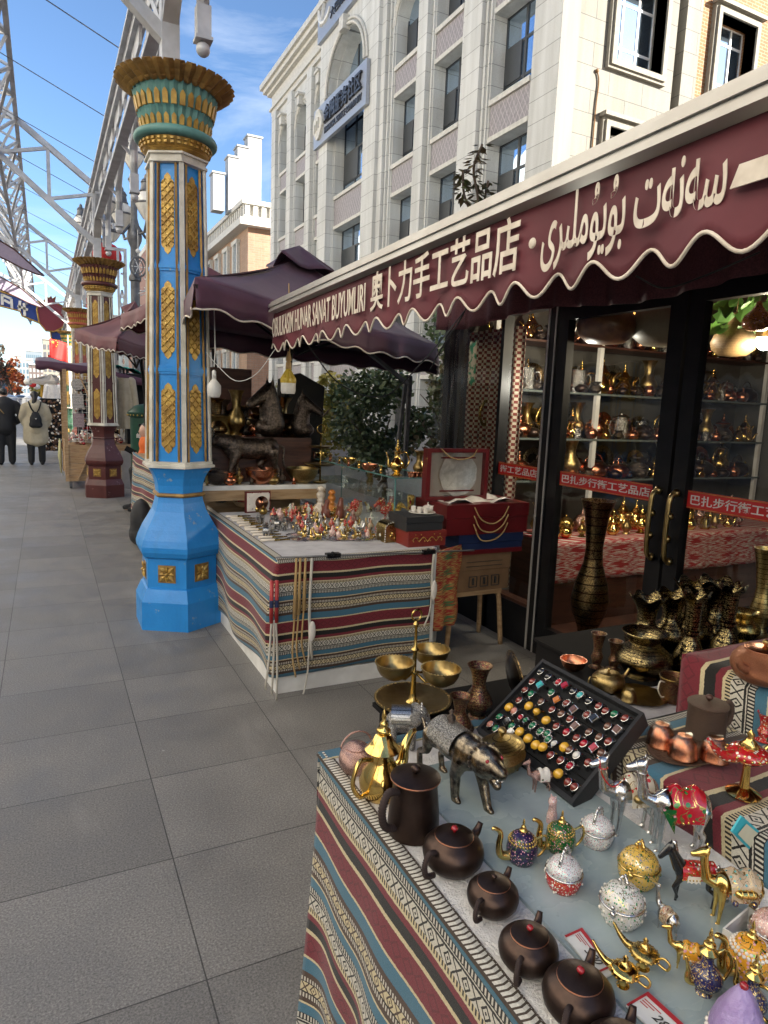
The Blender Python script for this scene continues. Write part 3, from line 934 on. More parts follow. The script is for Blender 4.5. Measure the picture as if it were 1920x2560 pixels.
for a, c in WX + OX:
    for z0, z1 in WZ[1:]:
        f_ = B()
        for d, e in ((0.0, 0.13), (0.06, 0.20)):
            pj = -0.16 + d
            f_.slab(a - XB - e, a - XB + 0.0, pj, 0.25, z0 - e, z1 + e); f_.slab(c - XB, c - XB + e, pj, 0.25, z0 - e, z1 + e)
            f_.slab(a - XB, c - XB, pj, 0.25, z1, z1 + e); f_.slab(a - XB, c - XB, pj, 0.25, z0 - e, z0)
        f_.slab(a - XB - 0.26, c - XB + 0.26, -0.24, 0.0, z1 + 0.2, z1 + 0.3)
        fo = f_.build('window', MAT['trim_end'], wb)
        g_ = B()
        for q in range(4):
            xx = a + (c - a) * q / 3; g_.slab(xx - XB - 0.03, xx - XB + 0.03, 0.30, 0.36, z0, z1)
        for q in (0, 0.27, 0.78, 1): g_.slab(a - XB, c - XB, 0.305, 0.355, z0 + (z1 - z0) * q - 0.03, z0 + (z1 - z0) * q + 0.03)
        g_.build('sash', MAT['white'], fo)
        g_ = B(); g_.slab(a - XB, c - XB, 0.32, 0.34, z0, z1); g_.build('pane', MAT['winglass'], fo)
bk = B(); bk.slab(0.6, 19, 1.0, 1.1, 0, 16.4); bk.build('room_wall', MAT['winframe'], wb)
b = B(); pts = [at(x, y, y=YB - 0.03) for x, y in ((1493, 177), (1497, 205), (1490, 262), (1484, 330), (1478, 398))]
b.tube(spline(pts, 5), 0.022, 6); b.ball(pts[0], 0.05, 8)
tag(b.build('hanging_pipe', MAT['cardb'], smooth=True), 'thin brown crooked pipe hanging down the sunlit end wall of the granite building', 'pipe')

# signs
sg = thing('facade_sign', 'grey facade sign with cream emblem, reading Financial Service Community under four raised characters', 'sign', (XB - 0.36, 26.8, 13.2))
b = B(); b.slab(-0.14, 0, -2.68, 2.68, -0.78, 0.76); b.build('board', MAT['alu'] if False else mat('grey_sign_board', (0.34, 0.36, 0.40), 0.35, 0.3), sg)
dark = mat('dark_raised_letters', (0.035, 0.035, 0.04), 0.4)
Mx = lambda y, z: frame((-0.14, y, z), (0, -1, 0), (0, 0, 1), (-1, 0, 0))
text('raised_letters', '金融服务社区', dark, Mx(1.35, -0.18), 3.7, 0.70, sg, 0.02, 0.09)
text('caption', 'FINANCIAL SERVICE COMMUNITY', dark, Mx(1.35, -0.52), 3.7, 0.24, sg, 0.012, 0.04)
b = B()
b.prism([(2.0 + (0.42 + 0.10 * abs(cos(2 * a))) * cos(a), 0.02 + (0.52 + 0.08 * abs(cos(2 * a))) * sin(a)) for a in [i * pi / 18 for i in range(36)]], lambda p, q, d: (d, p, q), -0.25, -0.14)
b.build('emblem', MAT['cream'], sg)
b = B()
for q in range(3): b.bar((-0.262, 2.2 - q * 0.2, -0.28 + 0.05 * q), (-0.262, 2.2 - q * 0.2, 0.05 + 0.1 * q), 0.10, 0.02)
b.build('emblem_relief', MAT['trim'], sg)
sg = thing('roof_sign', 'grey sign board near the roof with pale emblem and red and black characters', 'sign', (XB - 0.36, 26.7, 17.6))
b = B(); b.slab(-0.14, 0, -2.55, 2.55, -1.1, 1.1); b.build('board', bpy.data.materials['grey_sign_board'], sg)
b = B()
b.tube(arc((-0.17, 1.72, 0.06), 0.62, -150, 70, 14, (0, 1, 0), (0, 0, 1)), [0.03 + 0.06 * sin(pi * i / 14) for i in range(15)], 6)
b.bar((-0.17, 2.15, -0.6), (-0.17, 1.5, 0.5), 0.14, 0.04); b.bar((-0.17, 1.55, 0.1), (-0.17, 1.95, 0.45), 0.2, 0.04)
b.build('emblem', MAT['white'], sg)
text('black_letters', '大巴扎街道', dark, Mx(1.1, -0.75), 2.2, 0.36, sg, 0.01, 0.05)
text('letters_above', '中国共产党', dark, Mx(1.1, -0.1), 1.55, 0.42, sg, 0.01, 0.05)
text('red_letters', '党群', MAT['red'], Mx(-0.65, -0.15), 1.2, 0.6, sg, 0.03, 0.05)

# ================================================================ brown brick building with rooftop boxes
X2, Y2 = 13.48, 50.0
bb = thing('brick_building', 'brown brick building with cream cornice balustrade and framed windows behind the blue column', 'building', (X2, Y2, 0))
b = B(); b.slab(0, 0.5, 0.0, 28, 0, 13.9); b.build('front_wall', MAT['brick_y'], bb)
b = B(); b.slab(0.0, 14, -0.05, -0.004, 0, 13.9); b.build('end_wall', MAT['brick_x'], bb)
b = B()
b.slab(-0.75, 14, -0.75, 28, 13.9, 14.35); b.slab(-0.4, 14, -0.4, 28, 14.35, 14.6); b.slab(-0.55, 14, -0.55, 28, 15.35, 15.65)
for i in range(46): b.slab(-0.4, -0.1, -0.3 + i * 0.6, 0.02 + i * 0.6, 14.6, 15.35)
for i in range(22): b.slab(-0.3 + i * 0.6, 0.02 + i * 0.6, -0.4, -0.1, 14.6, 15.35)
b.slab(-0.12, 14, -0.12, 28, 14.6, 15.35)
b.build('cornice', MAT['trim'], bb)
for yy in (3.0, 6.0, 9.0, 12.0, 15.0):
    for zz in (10.6, 6.6, 2.8):
        f_ = B()
        y0, y1, z0, z1 = yy - 0.75, yy + 0.75, zz, zz + 2.6
        f_.slab(-0.22, 0.0, y0, y0 + 0.3, z0, z1); f_.slab(-0.22, 0.0, y1 - 0.3, y1, z0, z1)
        f_.slab(-0.28, 0, y0 - 0.1, y1 + 0.1, z1, z1 + 0.3); f_.slab(-0.25, 0, y0 - 0.1, y1 + 0.1, z0 - 0.25, z0)
        fo = f_.build('window', MAT['trim'], bb)
        g_ = B(); g_.slab(-0.06, -0.01, y0 + 0.3, y1 - 0.3, z0, z1); g_.build('pane', MAT['winglass'], fo)
for i, (px0, px1, py) in enumerate(((530, 558, 438), (568, 592, 398), (591, 617, 373), (616, 651, 348))):
    p = at((px0 + px1) / 2, py, y=53.0); wd = (px1 - px0) / F * dep(p)
    b = B(); b.slab(p.x - wd / 2, p.x + wd / 2, 52.6, 53.6, 15.4, p.z); b.slab(p.x - wd / 2 - 0.08, p.x + wd / 2 + 0.08, 52.5, 53.7, p.z, p.z + 0.12)
    tag(b.build('antenna_box', mat('antenna_white_%d' % i, (.30, .30, .30), .6)), 'tall white antenna cover on the brick roof, ' + ('leftmost and shortest', 'second from the left', 'third from the left', 'rightmost and tallest')[i], 'antenna cover', 'white antenna covers on the brick roof')


def block(name, label, px0, px1, pyt, y, deep, m, winc, floors, cols, base=0):
    p0, p1 = at(px0, pyt, y=y), at(px1, pyt, y=y)
    w, h = p1.x - p0.x, p0.z
    t = thing(name, label, 'building', (p0.x, y, 0))
    b = B(); b.slab(0, w, 0, deep, base, h); b.build('walls', m, t)
    b = B(); b.slab(-w * .02, w * 1.02, -0.3, deep, h, h + 0.03 * h); b.build('roof_edge', MAT['trim'], t)
    for i in range(cols):
        for j in range(floors):
            b = B()
            x = w * (i + 0.5) / cols; z = h * (0.12 + 0.82 * (j + 0.5) / floors)
            b.slab(x - w / cols * 0.3, x + w / cols * 0.3, -0.06, 0.1, z - h / floors * 0.27, z + h / floors * 0.27)
            b.build('window', winc, t)
    return t


pw = mat('far_white_render', (0.26, 0.27, 0.27), 0.8); pg = mat('blue_grey_render', (0.15, 0.18, 0.21), 0.7); pb = mat('brown_render', (0.12, 0.09, 0.085), 0.8)  # one plain colour per far building wall
pr = mat('rose_brown_render', (0.26, 0.15, 0.12), 0.85); wg = mat('grey_blue_panes', (0.10, 0.15, 0.19), 0.2); wgd = mat('dark_panes', (0.10, 0.10, 0.11), 0.2)
block('apartment_block', 'far white building with blue windows behind the walkers', 30, 80, 897, 190, 16, pw, wg, 5, 6)
block('apartment_block', 'far low white building with a stepped roof at the left edge', -14, 29, 925, 205, 16, pw, wg, 6, 5)
block('apartment_block', 'far white roof block rising behind the blue windowed building', 28, 54, 889, 215, 12, pw, wg, 3, 2)
block('office_tower', 'far blue grey office tower with glass facade', 64, 104, 877, 240, 18, pg, wg, 8, 8)
block('apartment_block', 'far dark brown building right of the blue windowed building', 71, 108, 912, 150, 10, pb, pw, 5, 4)
block('cream_tower', 'tall cream tower with crenellated top behind the red flag', 106, 150, 848, 130, 14, MAT['trim_end'], wgd, 7, 4)
t = block('brown_tower', 'rose brown tower with arched openings between the two near columns', 366, 412, 622, 62, 8, pr, wgd, 3, 2)
block('brown_annex', 'rose brown lower wing with small arched windows below the tower', 330, 392, 770, 60, 8, pr, wgd, 3, 5)
block('grey_building', 'grey stone building with window rows behind the far columns', 228, 345, 790, 75, 10, mat('grey_stone_render', (0.30, 0.285, 0.27), 0.8), wgd, 6, 8)
b = B(); b.slab(-40, 40, 265, 268, 0, 7.5); b.build('x', pb)
bpy.data.objects['x'].name = 'far_terrace'
tag(bpy.data.objects['far_terrace'], 'long low brown terrace closing the far end of the street', 'building')

# unseen houses: one added to shade the bazaar, one shaped to bounce sunlight
t = thing('shading_house', 'unseen tall brick house beside the bazaar, placed to shade the stalls', 'building', (8, -42, 0))
b = B(); b.slab(0, 8, 0, 47, 0, 14.5); b.build('walls', MAT['brick_y'], t)  # unseen block, sized so its shade covers the street
b = B(); b.slab(-0.3, 8.3, -0.3, 47.3, 14.5, 15.0); b.build('cornice', MAT['trim'], t)
t = thing('opposite_bounce_house', 'unseen house across the street, mirrored in the panes, made cream to bounce sunlight', 'building', (-9.8, -45, 0))
b = B(); b.slab(-9, 0, 0, 150, 0, 21); b.build('walls', mat('bounce_cream_render', (0.82, 0.78, 0.70), 0.9), t)  # tall, near and pale so its sunlit wall fills the street with light
for i in range(12):
    for j in range(5): b = B(); b.slab(0, 0.05, 2 + i * 12, 3.6 + i * 12, 1.6 + j * 4, 3.8 + j * 4); b.build('window', MAT['winglass'], t)

# ================================================================ columns
def sq(o):
    for v in o.data.vertices: v.co.z = 3.295 + (v.co.z - 3.295) * .74


def column(name, label, loc, P, tier, main):
    t = thing(name, label, 'column', loc, 0, 'ornamental columns along the street')
    ph = -pi / 2
    hexp = lambda R, z0, z1: [(R, z0), (R, z1)]
    b = B()
    b.lathe([(.325, 0), (.325, .20), (.285, .285), (.272, .29), (.272, .50), (.300, .515), (.318, .55), (.320, .585), (.305, .63), (.272, .70), (.232, .765), (.200, .82), (.180, .88), (.172, .915),
             (.172, .95), (.176, 1.0), (.190, 1.05), (.212, 1.09), (.235, 1.125)], 6, ph=ph)
    b.build('base', P, t)
    b = B()
    b.lathe([(.172, .918), (.186, .922), (.192, .932), (.186, .944), (.172, .948)], 6, ph=ph)
    b.build('neck_ring', MAT['goldd'] if main != 'm' else P, t)
    b = B(); b.lathe([(.232, 1.122), (.262, 1.128), (.262, 1.145), (.245, 1.15), (.245, 1.168), (.225, 1.17)], 6, ph=ph)
    b.lathe([(.19, 3.085), (.212, 3.09), (.212, 3.105), (.2, 3.108), (.2, 3.135), (.218, 3.138), (.218, 3.15), (.19, 3.153)], 6, ph=ph)
    b.build('white_ring', MAT['cream'], t)
    R0, R1, Z0, Z1 = .225, .186, 1.168, 3.09
    RZ = lambda z: R0 + (R1 - R0) * (z - Z0) / (Z1 - Z0)
    b = B(); b.lathe([(R0 - .012, Z0), (R1 - .012, Z1)], 6, ph=ph)
    for z in (1.785, 2.45):
        for h, e in ((0.012, 0.012), (0.028, 0.006)):
            b.lathe([(RZ(z) - .014, z - h), (RZ(z) + e - .006, z - h), (RZ(z) + e - .006, z + h), (RZ(z) - .014, z + h)], 6, ph=ph)
    for i in range(6):                                              # raised face borders
        a0, a1 = ph + i * pi / 3, ph + (i + 1) * pi / 3
        for (za, zb) in ((1.17, 1.205), (3.05, 3.088)):
            for z_ in (0,):
                pass
    b.build('shaft', P, t)
    st, gs = B(), B()
    for i in range(6):
        a = ph + i * pi / 3
        for off, w, bld, pr in ((0, .030, st, 0.004), (-.032, .014, gs, -0.001), (.032, .014, gs, -0.001)):
            d = V((-sin(a), cos(a), 0))
            o_ = V((cos(a), sin(a), 0))
            k = -abs(off) * 0.5
            bld.bar(o_ * (R0 + pr + k) + d * off * 1.0 + V((0, 0, Z0)), o_ * (R1 + pr + k) + d * off + V((0, 0, Z1)), w, .014, up=o_)
    st.build('corner_strip', MAT['cream'], t)
    gs.build('corner_beading', MAT['goldd'] if main != 'm' else MAT['cream'], t)
    # gold lattice panels: three per face
    for i in range(6):
        a = ph + (i + 0.5) * pi / 3
        n_, d_ = V((cos(a), sin(a), 0)), V((-sin(a), cos(a), 0))
        if n_.y > 0.3: continue
        for z0, z1 in ((1.225, 1.70), (1.855, 2.36), (2.525, 3.03)):
            zc = (z0 + z1) / 2; h = (z1 - z0) / 2
            sl = (R1 - R0) * .866 / (Z1 - Z0)
            w = .046 * (RZ(zc) / .21)
            fn = lambda p, q, dd: n_ * ((RZ(zc + q) - .012) * .866 + dd) + d_ * p + V((0, 0, zc + q))
            top = [(w, h - .06), (w * .8, h - .045), (w * .55, h - .04), (w * .5, h - .022), (w * .3, h - .012), (0, h)]
            right = top[:]
            poly = [(p, q) for p, q in right] + [(-p, q) for p, q in reversed(right[:-1])]
            poly = poly + [(p, -q) for p, q in [(-a_, b_) for a_, b_ in right]] + [(p, -q) for p, q in reversed([(a_, b_) for a_, b_ in right[:-1]])]
            b = B(); b.prism(poly, fn, -.004, .004)
            pn = b.build('gold_panel', MAT['gold'], t)
            b = B(); s_ = 2 * w
            for sg_ in (1, -1):
                q = -h - s_
                while q < h:
                    pts_ = []
                    for k in range(7):
                        u = -w * .93 + 2 * w * .93 * k / 6; vv = q + (k / 6) * s_ * 1.0
                        if abs(vv) < h - .035: pts_.append(fn(sg_ * u, vv, .006 + .003 * sin(pi * k / 6)))
                    if len(pts_) > 2: b.tube(pts_, .0045, 5)
                    q += s_ * 0.62
            b.build('lattice', MAT['gold'], pn, smooth=True)
        fn = lambda p, q, dd: n_ * (.272 * .866 + dd) + d_ * p + V((0, 0, .395 + q))
        b = B(); e = .062
        b.prism([(-e, -e), (e, -e), (e, e), (-e, e)], fn, -.004, .003)
        rc = b.build('rosette', MAT['goldd'], t)
        b = B()
        for k in range(8):
            aa = k * pi / 4; L_ = .056 if k % 2 == 0 else .074
            b.add([fn(.01 * cos(aa), .01 * sin(aa), .012), fn(L_ * .6 * cos(aa + .42), L_ * .6 * sin(aa + .42), .008), fn(L_ * cos(aa), L_ * sin(aa), .014), fn(L_ * .6 * cos(aa - .42), L_ * .6 * sin(aa - .42), .008), fn(L_ * .5 * cos(aa), L_ * .5 * sin(aa), .02)],
                  [(0, 1, 4), (1, 2, 4), (2, 3, 4), (3, 0, 4)])
        b.ball(fn(0, 0, .016), .013, 8)
        b.build('flower', MAT['gold'], rc)
    # capital
    N = 30
    b = B()
    b.lathe([(.18, 3.153), (.19, 3.16), (.205, 3.172), (.198, 3.178), (.21, 3.19), (.225, 3.235)], 40); b.build('dentil_ring', MAT['gold'], t, smooth=40)
    b = B()
    for i in range(34):
        a = 2 * pi * i / 34
        for z, rr in ((3.197, .216), (3.218, .224)): b.box((cos(a) * rr, sin(a) * rr, z), (.014, .02, .015), a)
    b.build('dentil', MAT['gold'], t)
    b = B(); b.lathe([(.225, 3.232), (.252, 3.236), (.264, 3.25), (.266, 3.265), (.258, 3.283), (.236, 3.295), (.215, 3.297)], 40); b.build('torus', tier, t, smooth=True)
    star = lambda i, j, r, z: ((r * (1.0 if j % 2 else .945)), z)
    b = B()
    b.lathe([(.212, 3.295), (.222, 3.36), (.236, 3.425), (.244, 3.445), (.225, 3.448)], N * 2, mod=star)
    b.lathe([(.236, 3.440), (.250, 3.52), (.268, 3.61), (.278, 3.64), (.25, 3.645)], N * 2, mod=star)
    sq(b.build('flutes', tier, t))
    b = B()
    for i in range(N):
        a = 2 * pi * (i + 0.5) / N
        n_, d_ = V((cos(a), sin(a), 0)), V((-sin(a), cos(a), 0))
        for za, ra, zb, rb, wd in ((3.300, .2165, 3.385, .2315, .0145), (3.448, .2415, 3.56, .2605, .0165)):
            P5 = [(-wd, 0), (wd, 0), (wd, .72), (wd * .5, .9), (0, 1), (-wd * .5, .9), (-wd, .72)]
            b.prism(P5, lambda p, q, d: n_ * (ra + (rb - ra) * q + d) + d_ * p + V((0, 0, za + (zb - za) * q)), -.008, .0035)
    sq(b.build('gold_niche', MAT['gold'], t))
    b = B()
    for i in range(34):
        a = 2 * pi * i / 34
        n_, d_ = V((cos(a), sin(a), 0)), V((-sin(a), cos(a), 0))
        for tier_, (r0, z0, r1, z1, w0, w1) in enumerate(((.262, 3.612, .292, 3.642, .021, .026), (.272, 3.632, .325, 3.672, .022, .030), (.295, 3.655, .368, 3.715, .026, .036))):
            vs = []
            for k in range(5):
                f = k / 4; rr = r0 + (r1 - r0) * f ** 0.8; zz = z0 + (z1 - z0) * f ** 1.3; ww = w0 + (w1 - w0) * sin(f * pi * .72)
                if k == 4: ww *= .8
                vs += [n_ * rr + d_ * (-ww) + V((0, 0, zz + .008)), n_ * (rr + .012) + V((0, 0, zz - .006)), n_ * rr + d_ * ww + V((0, 0, zz + .008)), n_ * (rr - .02) + V((0, 0, zz + .014))]
            fs = []
            for k in range(4):
                for q in range(4): fs.append((k * 4 + q, k * 4 + (q + 1) % 4, k * 4 + 4 + (q + 1) % 4, k * 4 + 4 + q))
            fs += [(0, 1, 2, 3), (16, 17, 18, 19)]
            b.add(vs, fs)
    b.lathe([(.25, 3.63), (.30, 3.655), (.335, 3.69), (.1, 3.692)], 34)
    sq(b.build('petal_crown', MAT['goldd'], t))
    return t


column('ornamental_column', 'bright blue six-sided column with gold lattice panels and teal and gold flared capital', (.835, 4.9, 0), MAT['blue'], MAT['teal'], 'b')
column('ornamental_column', 'dark maroon six-sided column with gold panels beside the wooden cart', (.82, 11.6, 0), MAT['maroonp'], MAT['maroonp'], 'm')
column('ornamental_column', 'vermilion and gold column standing behind the maroon column', (.82, 18.3, 0), MAT['orangep'], MAT['orangep'], 'm')
column('ornamental_column', 'dark green and gold column, fourth along the street', (.80, 25.0, 0), MAT['greenp'], MAT['greenp'], 'm')
column('ornamental_column', 'small far green and gold column, fifth and last along the street', (.78, 31.7, 0), MAT['greenp'], MAT['greenp'], 'm')

# ================================================================ steel arches
YC = [4.9, 11.6, 18.3, 25.0, 31.7]
ORD = ('nearest the camera, above the blue column', 'above the maroon column', 'above the vermilion column', 'above the first green column', 'above the farthest column')
tops = [(.80, 4.68), (-.22, 5.42), (-1.3, 6.02), (-2.8, 6.42), (-4.6, 6.5), (-6.4, 6.1), (-8.0, 5.2), (-9.2, 4.1)]
bots = [(.80, 3.85), (-.46, 4.92), (-1.5, 5.40), (-2.9, 5.72), (-4.6, 5.8), (-6.2, 5.5), (-7.6, 4.7), (-8.6, 3.8)]
for yi, y in enumerate(YC):
    t = thing('arched_truss', 'grey steel truss arching over the street, ' + ORD[yi], 'truss', (0, y, 0), 0, 'steel trusses over the street')
    b = B(); b.slab(.745, .855, -.055, .055, 3.58, 4.66); b.slab(.70, .90, -.10, .10, 3.58, 3.60)
    b.build('post', MAT['steel'], t)
    b = B(); b.slab(-9.0, -8.8, -.1, .1, 0, 4.2); b.build('post', MAT['steel'], t)
    b = B()
    for P_ in (tops, bots):
        for (x0, z0), (x1, z1) in zip(P_, P_[1:]): b.bar((x0, 0, z0), (x1, 0, z1), .075, .085, (0, 1, 0))
    b.build('chord', MAT['steel'], t)
    b = B()
    xs_ = [.30, -.22, -.46, -1.3, -2.0, -2.9, -3.8, -4.7, -5.6, -6.4, -7.2]

    def zat(P_, x):
        for (x0, z0), (x1, z1) in zip(P_, P_[1:]):
            if x1 <= x <= x0: return z0 + (z1 - z0) * (x0 - x) / (x0 - x1)
        return P_[-1][1]
    b.bar((.17, 0, zat(tops, .17)), (.17, 0, zat(bots, .17)), .05, .05)
    b.bar((.76, 0, 4.57), (.17, 0, zat(bots, .17) + .03), .045, .045)
    b.bar((.17, 0, zat(tops, .17) - .03), (-.44, 0, 4.94), .045, .045)
    for k, x in enumerate(xs_[2:]):
        x2_ = xs_[min(k + 3, len(xs_) - 1)]
        b.bar((x, 0, zat(tops, x)), (x, 0, zat(bots, x)), .045, .045)
        if x2_ < x: b.bar((x, 0, zat(bots, x)), (x2_, 0, zat(tops, x2_)), .045, .045)
    b.build('web_bar', MAT['steel'], t)
    b = B()
    b.bar((.80, -.02, 3.95), (.80, -.62, 4.45), .05, .10, (1, 0, 0)); b.bar((.80, .02, 3.95), (.80, .62, 4.45), .05, .10, (1, 0, 0))
    b.build('knee_brace', MAT['steel'], t)
    # longitudinal arcade to the next column
    y1 = 6.7
    tb = thing('arcade_beam', 'grey steel beam with hanging arches running along the columns, ' + ORD[yi].replace('nearest the camera, above', 'from'), 'beam', (.80, y, 0), 0, 'arcade beams along the columns')
    ya = -5.0 if yi == 0 else 0.06
    b = B(); b.slab(-.05, .05, ya, y1 - .06, 4.58, 4.66); b.slab(-.045, .045, ya, y1 - .06, 4.15, 4.20)
    b.slab(-.09, -.05, ya, y1 - .06, 4.66, 4.69)
    b.build('chord', MAT['steel'], tb)
    b = B(); k = 0; yy = ya + .35
    while yy < y1 - .2:
        b.bar((0, yy, 4.59), (0, yy, 4.19), .03, .03)
        b.slab(-.012, .012, yy - .35, yy + .2, 4.43, 4.58)
        yy += .8
    b.build('web_bar', MAT['steel'], tb)
    ends = [y1 - 6.7 + q for q in (1.4, 3.0, 4.6, 6.2)]
    if yi == 0: ends = [-2.0, -.45] + ends
    prev = .06 if yi else -3.4
    for e in ends:
        b = B()
        yc_, r_ = (prev + e) / 2, (e - prev) / 2
        pts_ = [(.12, prev, 3.85)] + [(.12, yc_ - r_ * cos(pi * i / 14), 4.0 + .42 * sin(pi * i / 14) ** .8) for i in range(15)] + [(.12, e, 3.85)]
        for p_, q_ in zip(pts_, pts_[1:]): b.tube([p_, q_], .038, 8)
        b.build('hanging_arch', MAT['steel'], tb, smooth=40)
        b = B(); b.box((.12, e, 3.80), (.082, .082, .18)); b.box((.12, e, 3.71), (.10, .10, .018)); b.ball((.12, e, 3.66), .042, 12); b.bar((0, e, 4.17), (.12, e, 4.05), .03)
        b.build('pendant', MAT['steel'], tb, smooth=30)
        prev = e
    # ridge lattice
    tr = thing('ridge_lattice', 'grey three-chord lattice girder along the ridge, ' + ORD[yi].replace('above', 'from above'), 'girder', (0, y, 0), 0, 'ridge lattice girders')
    A1, A2, A3 = V((-.22, 0, 5.42)), V((-.46, 0, 4.92)), V((-.95, 0, 5.72))
    b = B(); ya = -4.5 if yi == 0 else 0
    for A in (A1, A2, A3): b.bar(A + V((0, ya, 0)), A + V((0, y1, 0)), .055, .055)
    b.build('chord', MAT['steel'], tr)
    b = B(); n = int((y1 - ya) / .84)
    for k in range(n):
        f0, f1 = ya + (y1 - ya) * k / n, ya + (y1 - ya) * (k + 1) / n
        for Pq, Qq in ((A1, A2), (A2, A3), (A3, A1)):
            b.bar(Pq + V((0, f0, 0)), Qq + V((0, f0, 0)), .03, .03)
            if k % 2: b.bar(Pq + V((0, f0, 0)), Qq + V((0, f1, 0)), .034, .034)
            else: b.bar(Qq + V((0, f0, 0)), Pq + V((0, f1, 0)), .034, .034)
    b.build('web_bar', MAT['steel'], tr)
    if 1 < yi < 4:
        b = B()
        P_ = [(-.50, 4.80), (.10, 4.28), (-.05, 4.30), (-.36, 4.40), (-.62, 4.52), (-1.3, 4.80), (-1.9, 5.0), (-1.9, 5.42), (-1.2, 5.16)]
        b.prism(P_, lambda p, q, d: (p, d + y, q), -.16, -.12)
        o_ = b.build('valance_board', mat('mauve_board', (0.30, 0.25, 0.34), 0.6), None)
        tag(o_, 'mauve scalloped board with dark border under the truss ' + ORD[yi], 'board', 'mauve boards under the trusses')
        b = B(); pp = [V((p, -.17 + y, q)) for p, q in P_]
        b.tube(pp, .018, 5, True); o2 = b.build('border', MAT['woodd'], o_)
# wires
for k in range(16):
    y0 = 5.4 + k * 1.7
    b = B(); b.tube([(.80, y0, 4.68), (-3.5, y0 + .2, 6.5 + .0 * k), (-9, y0 + .5, 8.2)], .0055, 4)
    tag(b.build('overhead_wire', MAT['lampiron']), 'thin dark wire strung across the sky from the arcade beam', 'wire', 'thin wires across the sky')

# blue arch sign with pomegranate
t = thing('street_arch_sign', 'blue arched street sign with white characters, gold edge and a red pomegranate', 'sign', (0, 30.0, 0))
S_ = lambda pts: [(lambda p: (p.x, p.z))(at(px, py, y=30.0)) for px, py in pts]
blue = S_([(-60, 700), (0, 728), (60, 748), (108, 757), (112, 770), (140, 800), (165, 852), (128, 848), (125, 820), (92, 805), (55, 790), (50, 778), (0, 765), (-60, 745)])
b = B(); b.prism(blue, lambda p, q, d: (p, d, q), 0, .25); b.build('board', mat('royal_blue_board', (0.012, 0.045, 0.26), 0.4), t)
b = B(); b.tube([(p, -.03, q) for p, q in blue], .035, 5, True); b.build('gold_edge', MAT['gold'], t)
pg_ = S_([(92, 775), (97, 758), (112, 753), (115, 742), (122, 747), (128, 742), (131, 749), (139, 742), (137, 756), (155, 765), (171, 780), (168, 800), (155, 820), (135, 830), (115, 828), (98, 808)])
b = B(); b.prism(pg_, lambda p, q, d: (p, d, q), -.14, -.02); b.build('pomegranate', mat('pomegranate_red', (0.20, 0.018, 0.03), 0.4), t)
b = B(); b.tube([(p, -.15, q) for p, q in pg_], .03, 5, True); b.build('pomegranate_edge', MAT['gold'], t)
b = B()
for (x0, y0), (x1, y1) in (((5, 735), (6, 762)), ((5, 737), (28, 747)), ((28, 747), (30, 772)), ((10, 750), (25, 758)), ((50, 752), (48, 780)), ((60, 758), (62, 790)), ((44, 765), (70, 775)), ((150, 762), (160, 775))):
    p, q = at(x0, y0, y=29.97), at(x1, y1, y=29.97); b.bar((p.x, -.03, p.z), (q.x, -.03, q.z), .09, .05, (0, 1, 0))
b.build('white_characters', MAT['white'], t)
p0, p1 = at(165, 870, y=30), at(-420, 640, y=30)
b = B(); b.bar((p0.x + .1, 0.12, 0), (p0.x + .1, 0.12, p0.z), .12, .12); b.bar((p1.x, .12, 0), (p1.x, .12, p1.z), .12, .12); b.bar((p1.x, .2, p1.z), (at(-60, 722, y=30).x, .2, at(-60, 722, y=30).z), .3, .5)
b.build('post', MAT['steel'], t)

# ================================================================ street lamps
def lamp_globe(b, g, ir, c, r):
    g.lathe([(0, -1.55 * r), (.25 * r, -1.3 * r), (.72 * r, -.6 * r), (1.0 * r, 0), (.98 * r, .3 * r), (.7 * r, .8 * r), (.45 * r, 1.0 * r)], 16, c)
    ir.lathe([(.5 * r, .95 * r), (.62 * r, 1.02 * r), (.5 * r, 1.2 * r), (.42 * r, 1.7 * r), (.5 * r, 1.75 * r), (.36 * r, 2.0 * r), (.2 * r, 2.1 * r), (.2 * r, 2.3 * r), (.05 * r, 2.5 * r)], 12, c)
    for k in range(4):
        a = k * pi / 2
        ir.tube([(c[0] + cos(a) * rr * r * 1.02, c[1] + sin(a) * rr * r * 1.02, c[2] + zz * r) for rr, zz in ((.5, .95), (.75, .78), (1.0, .25), (1.0, -.05), (.72, -.6), (.28, -1.3))], r * .025, 4)
    ir.lathe([(1.0 * r, -.02), (1.03 * r, 0), (1.0 * r, .02)], 16, c)


def street_lamp(label, px, y, z_hi, z_lo, r):
    x = at(px, 540, y=y).x
    t = thing('street_lamp', label, 'street lamp', (x, y, 0), 0, 'street lamps with onion globes')
    b = B()
    b.lathe([(.22, 0), (.22, .5), (.13, .7), (.10, 1.0), (.095, z_lo - 1.3), (.13, z_lo - 1.28), (.13, z_lo - 1.2), (.095, z_lo - 1.15), (.085, z_lo - .6), (.15, z_lo - .45), (.16, z_lo - .35), (.12, z_lo - .2), (.07, z_lo), (.06, z_hi - .6), (.12, z_hi - .5), (.05, z_hi - .4)], 12)
    b.build('pole', MAT['lampiron'], t, smooth=40)
    g, ir = B(), B()
    lamp_globe(b, g, ir, (0, 0, z_hi), r)
    g.build('globe', MAT['lampglass'], t, smooth=True); ir.build('ironwork', MAT['lampiron'], t, smooth=40)
    for k in range(4):
        a = k * pi / 2 + .3; g, ir = B(), B()
        c = (cos(a) * .62, sin(a) * .62, z_lo + .18)
        lamp_globe(b, g, ir, c, r)
        ir.tube([(cos(a) * q, sin(a) * q, z_lo - .3 + e) for q, e in ((.05, .2), (.25, -.05), (.5, -.05), (.62, .15))], .03, 6)
        g.build('globe', MAT['lampglass'], t, smooth=True); ir.build('ironwork', MAT['lampiron'], t, smooth=40)
    return t


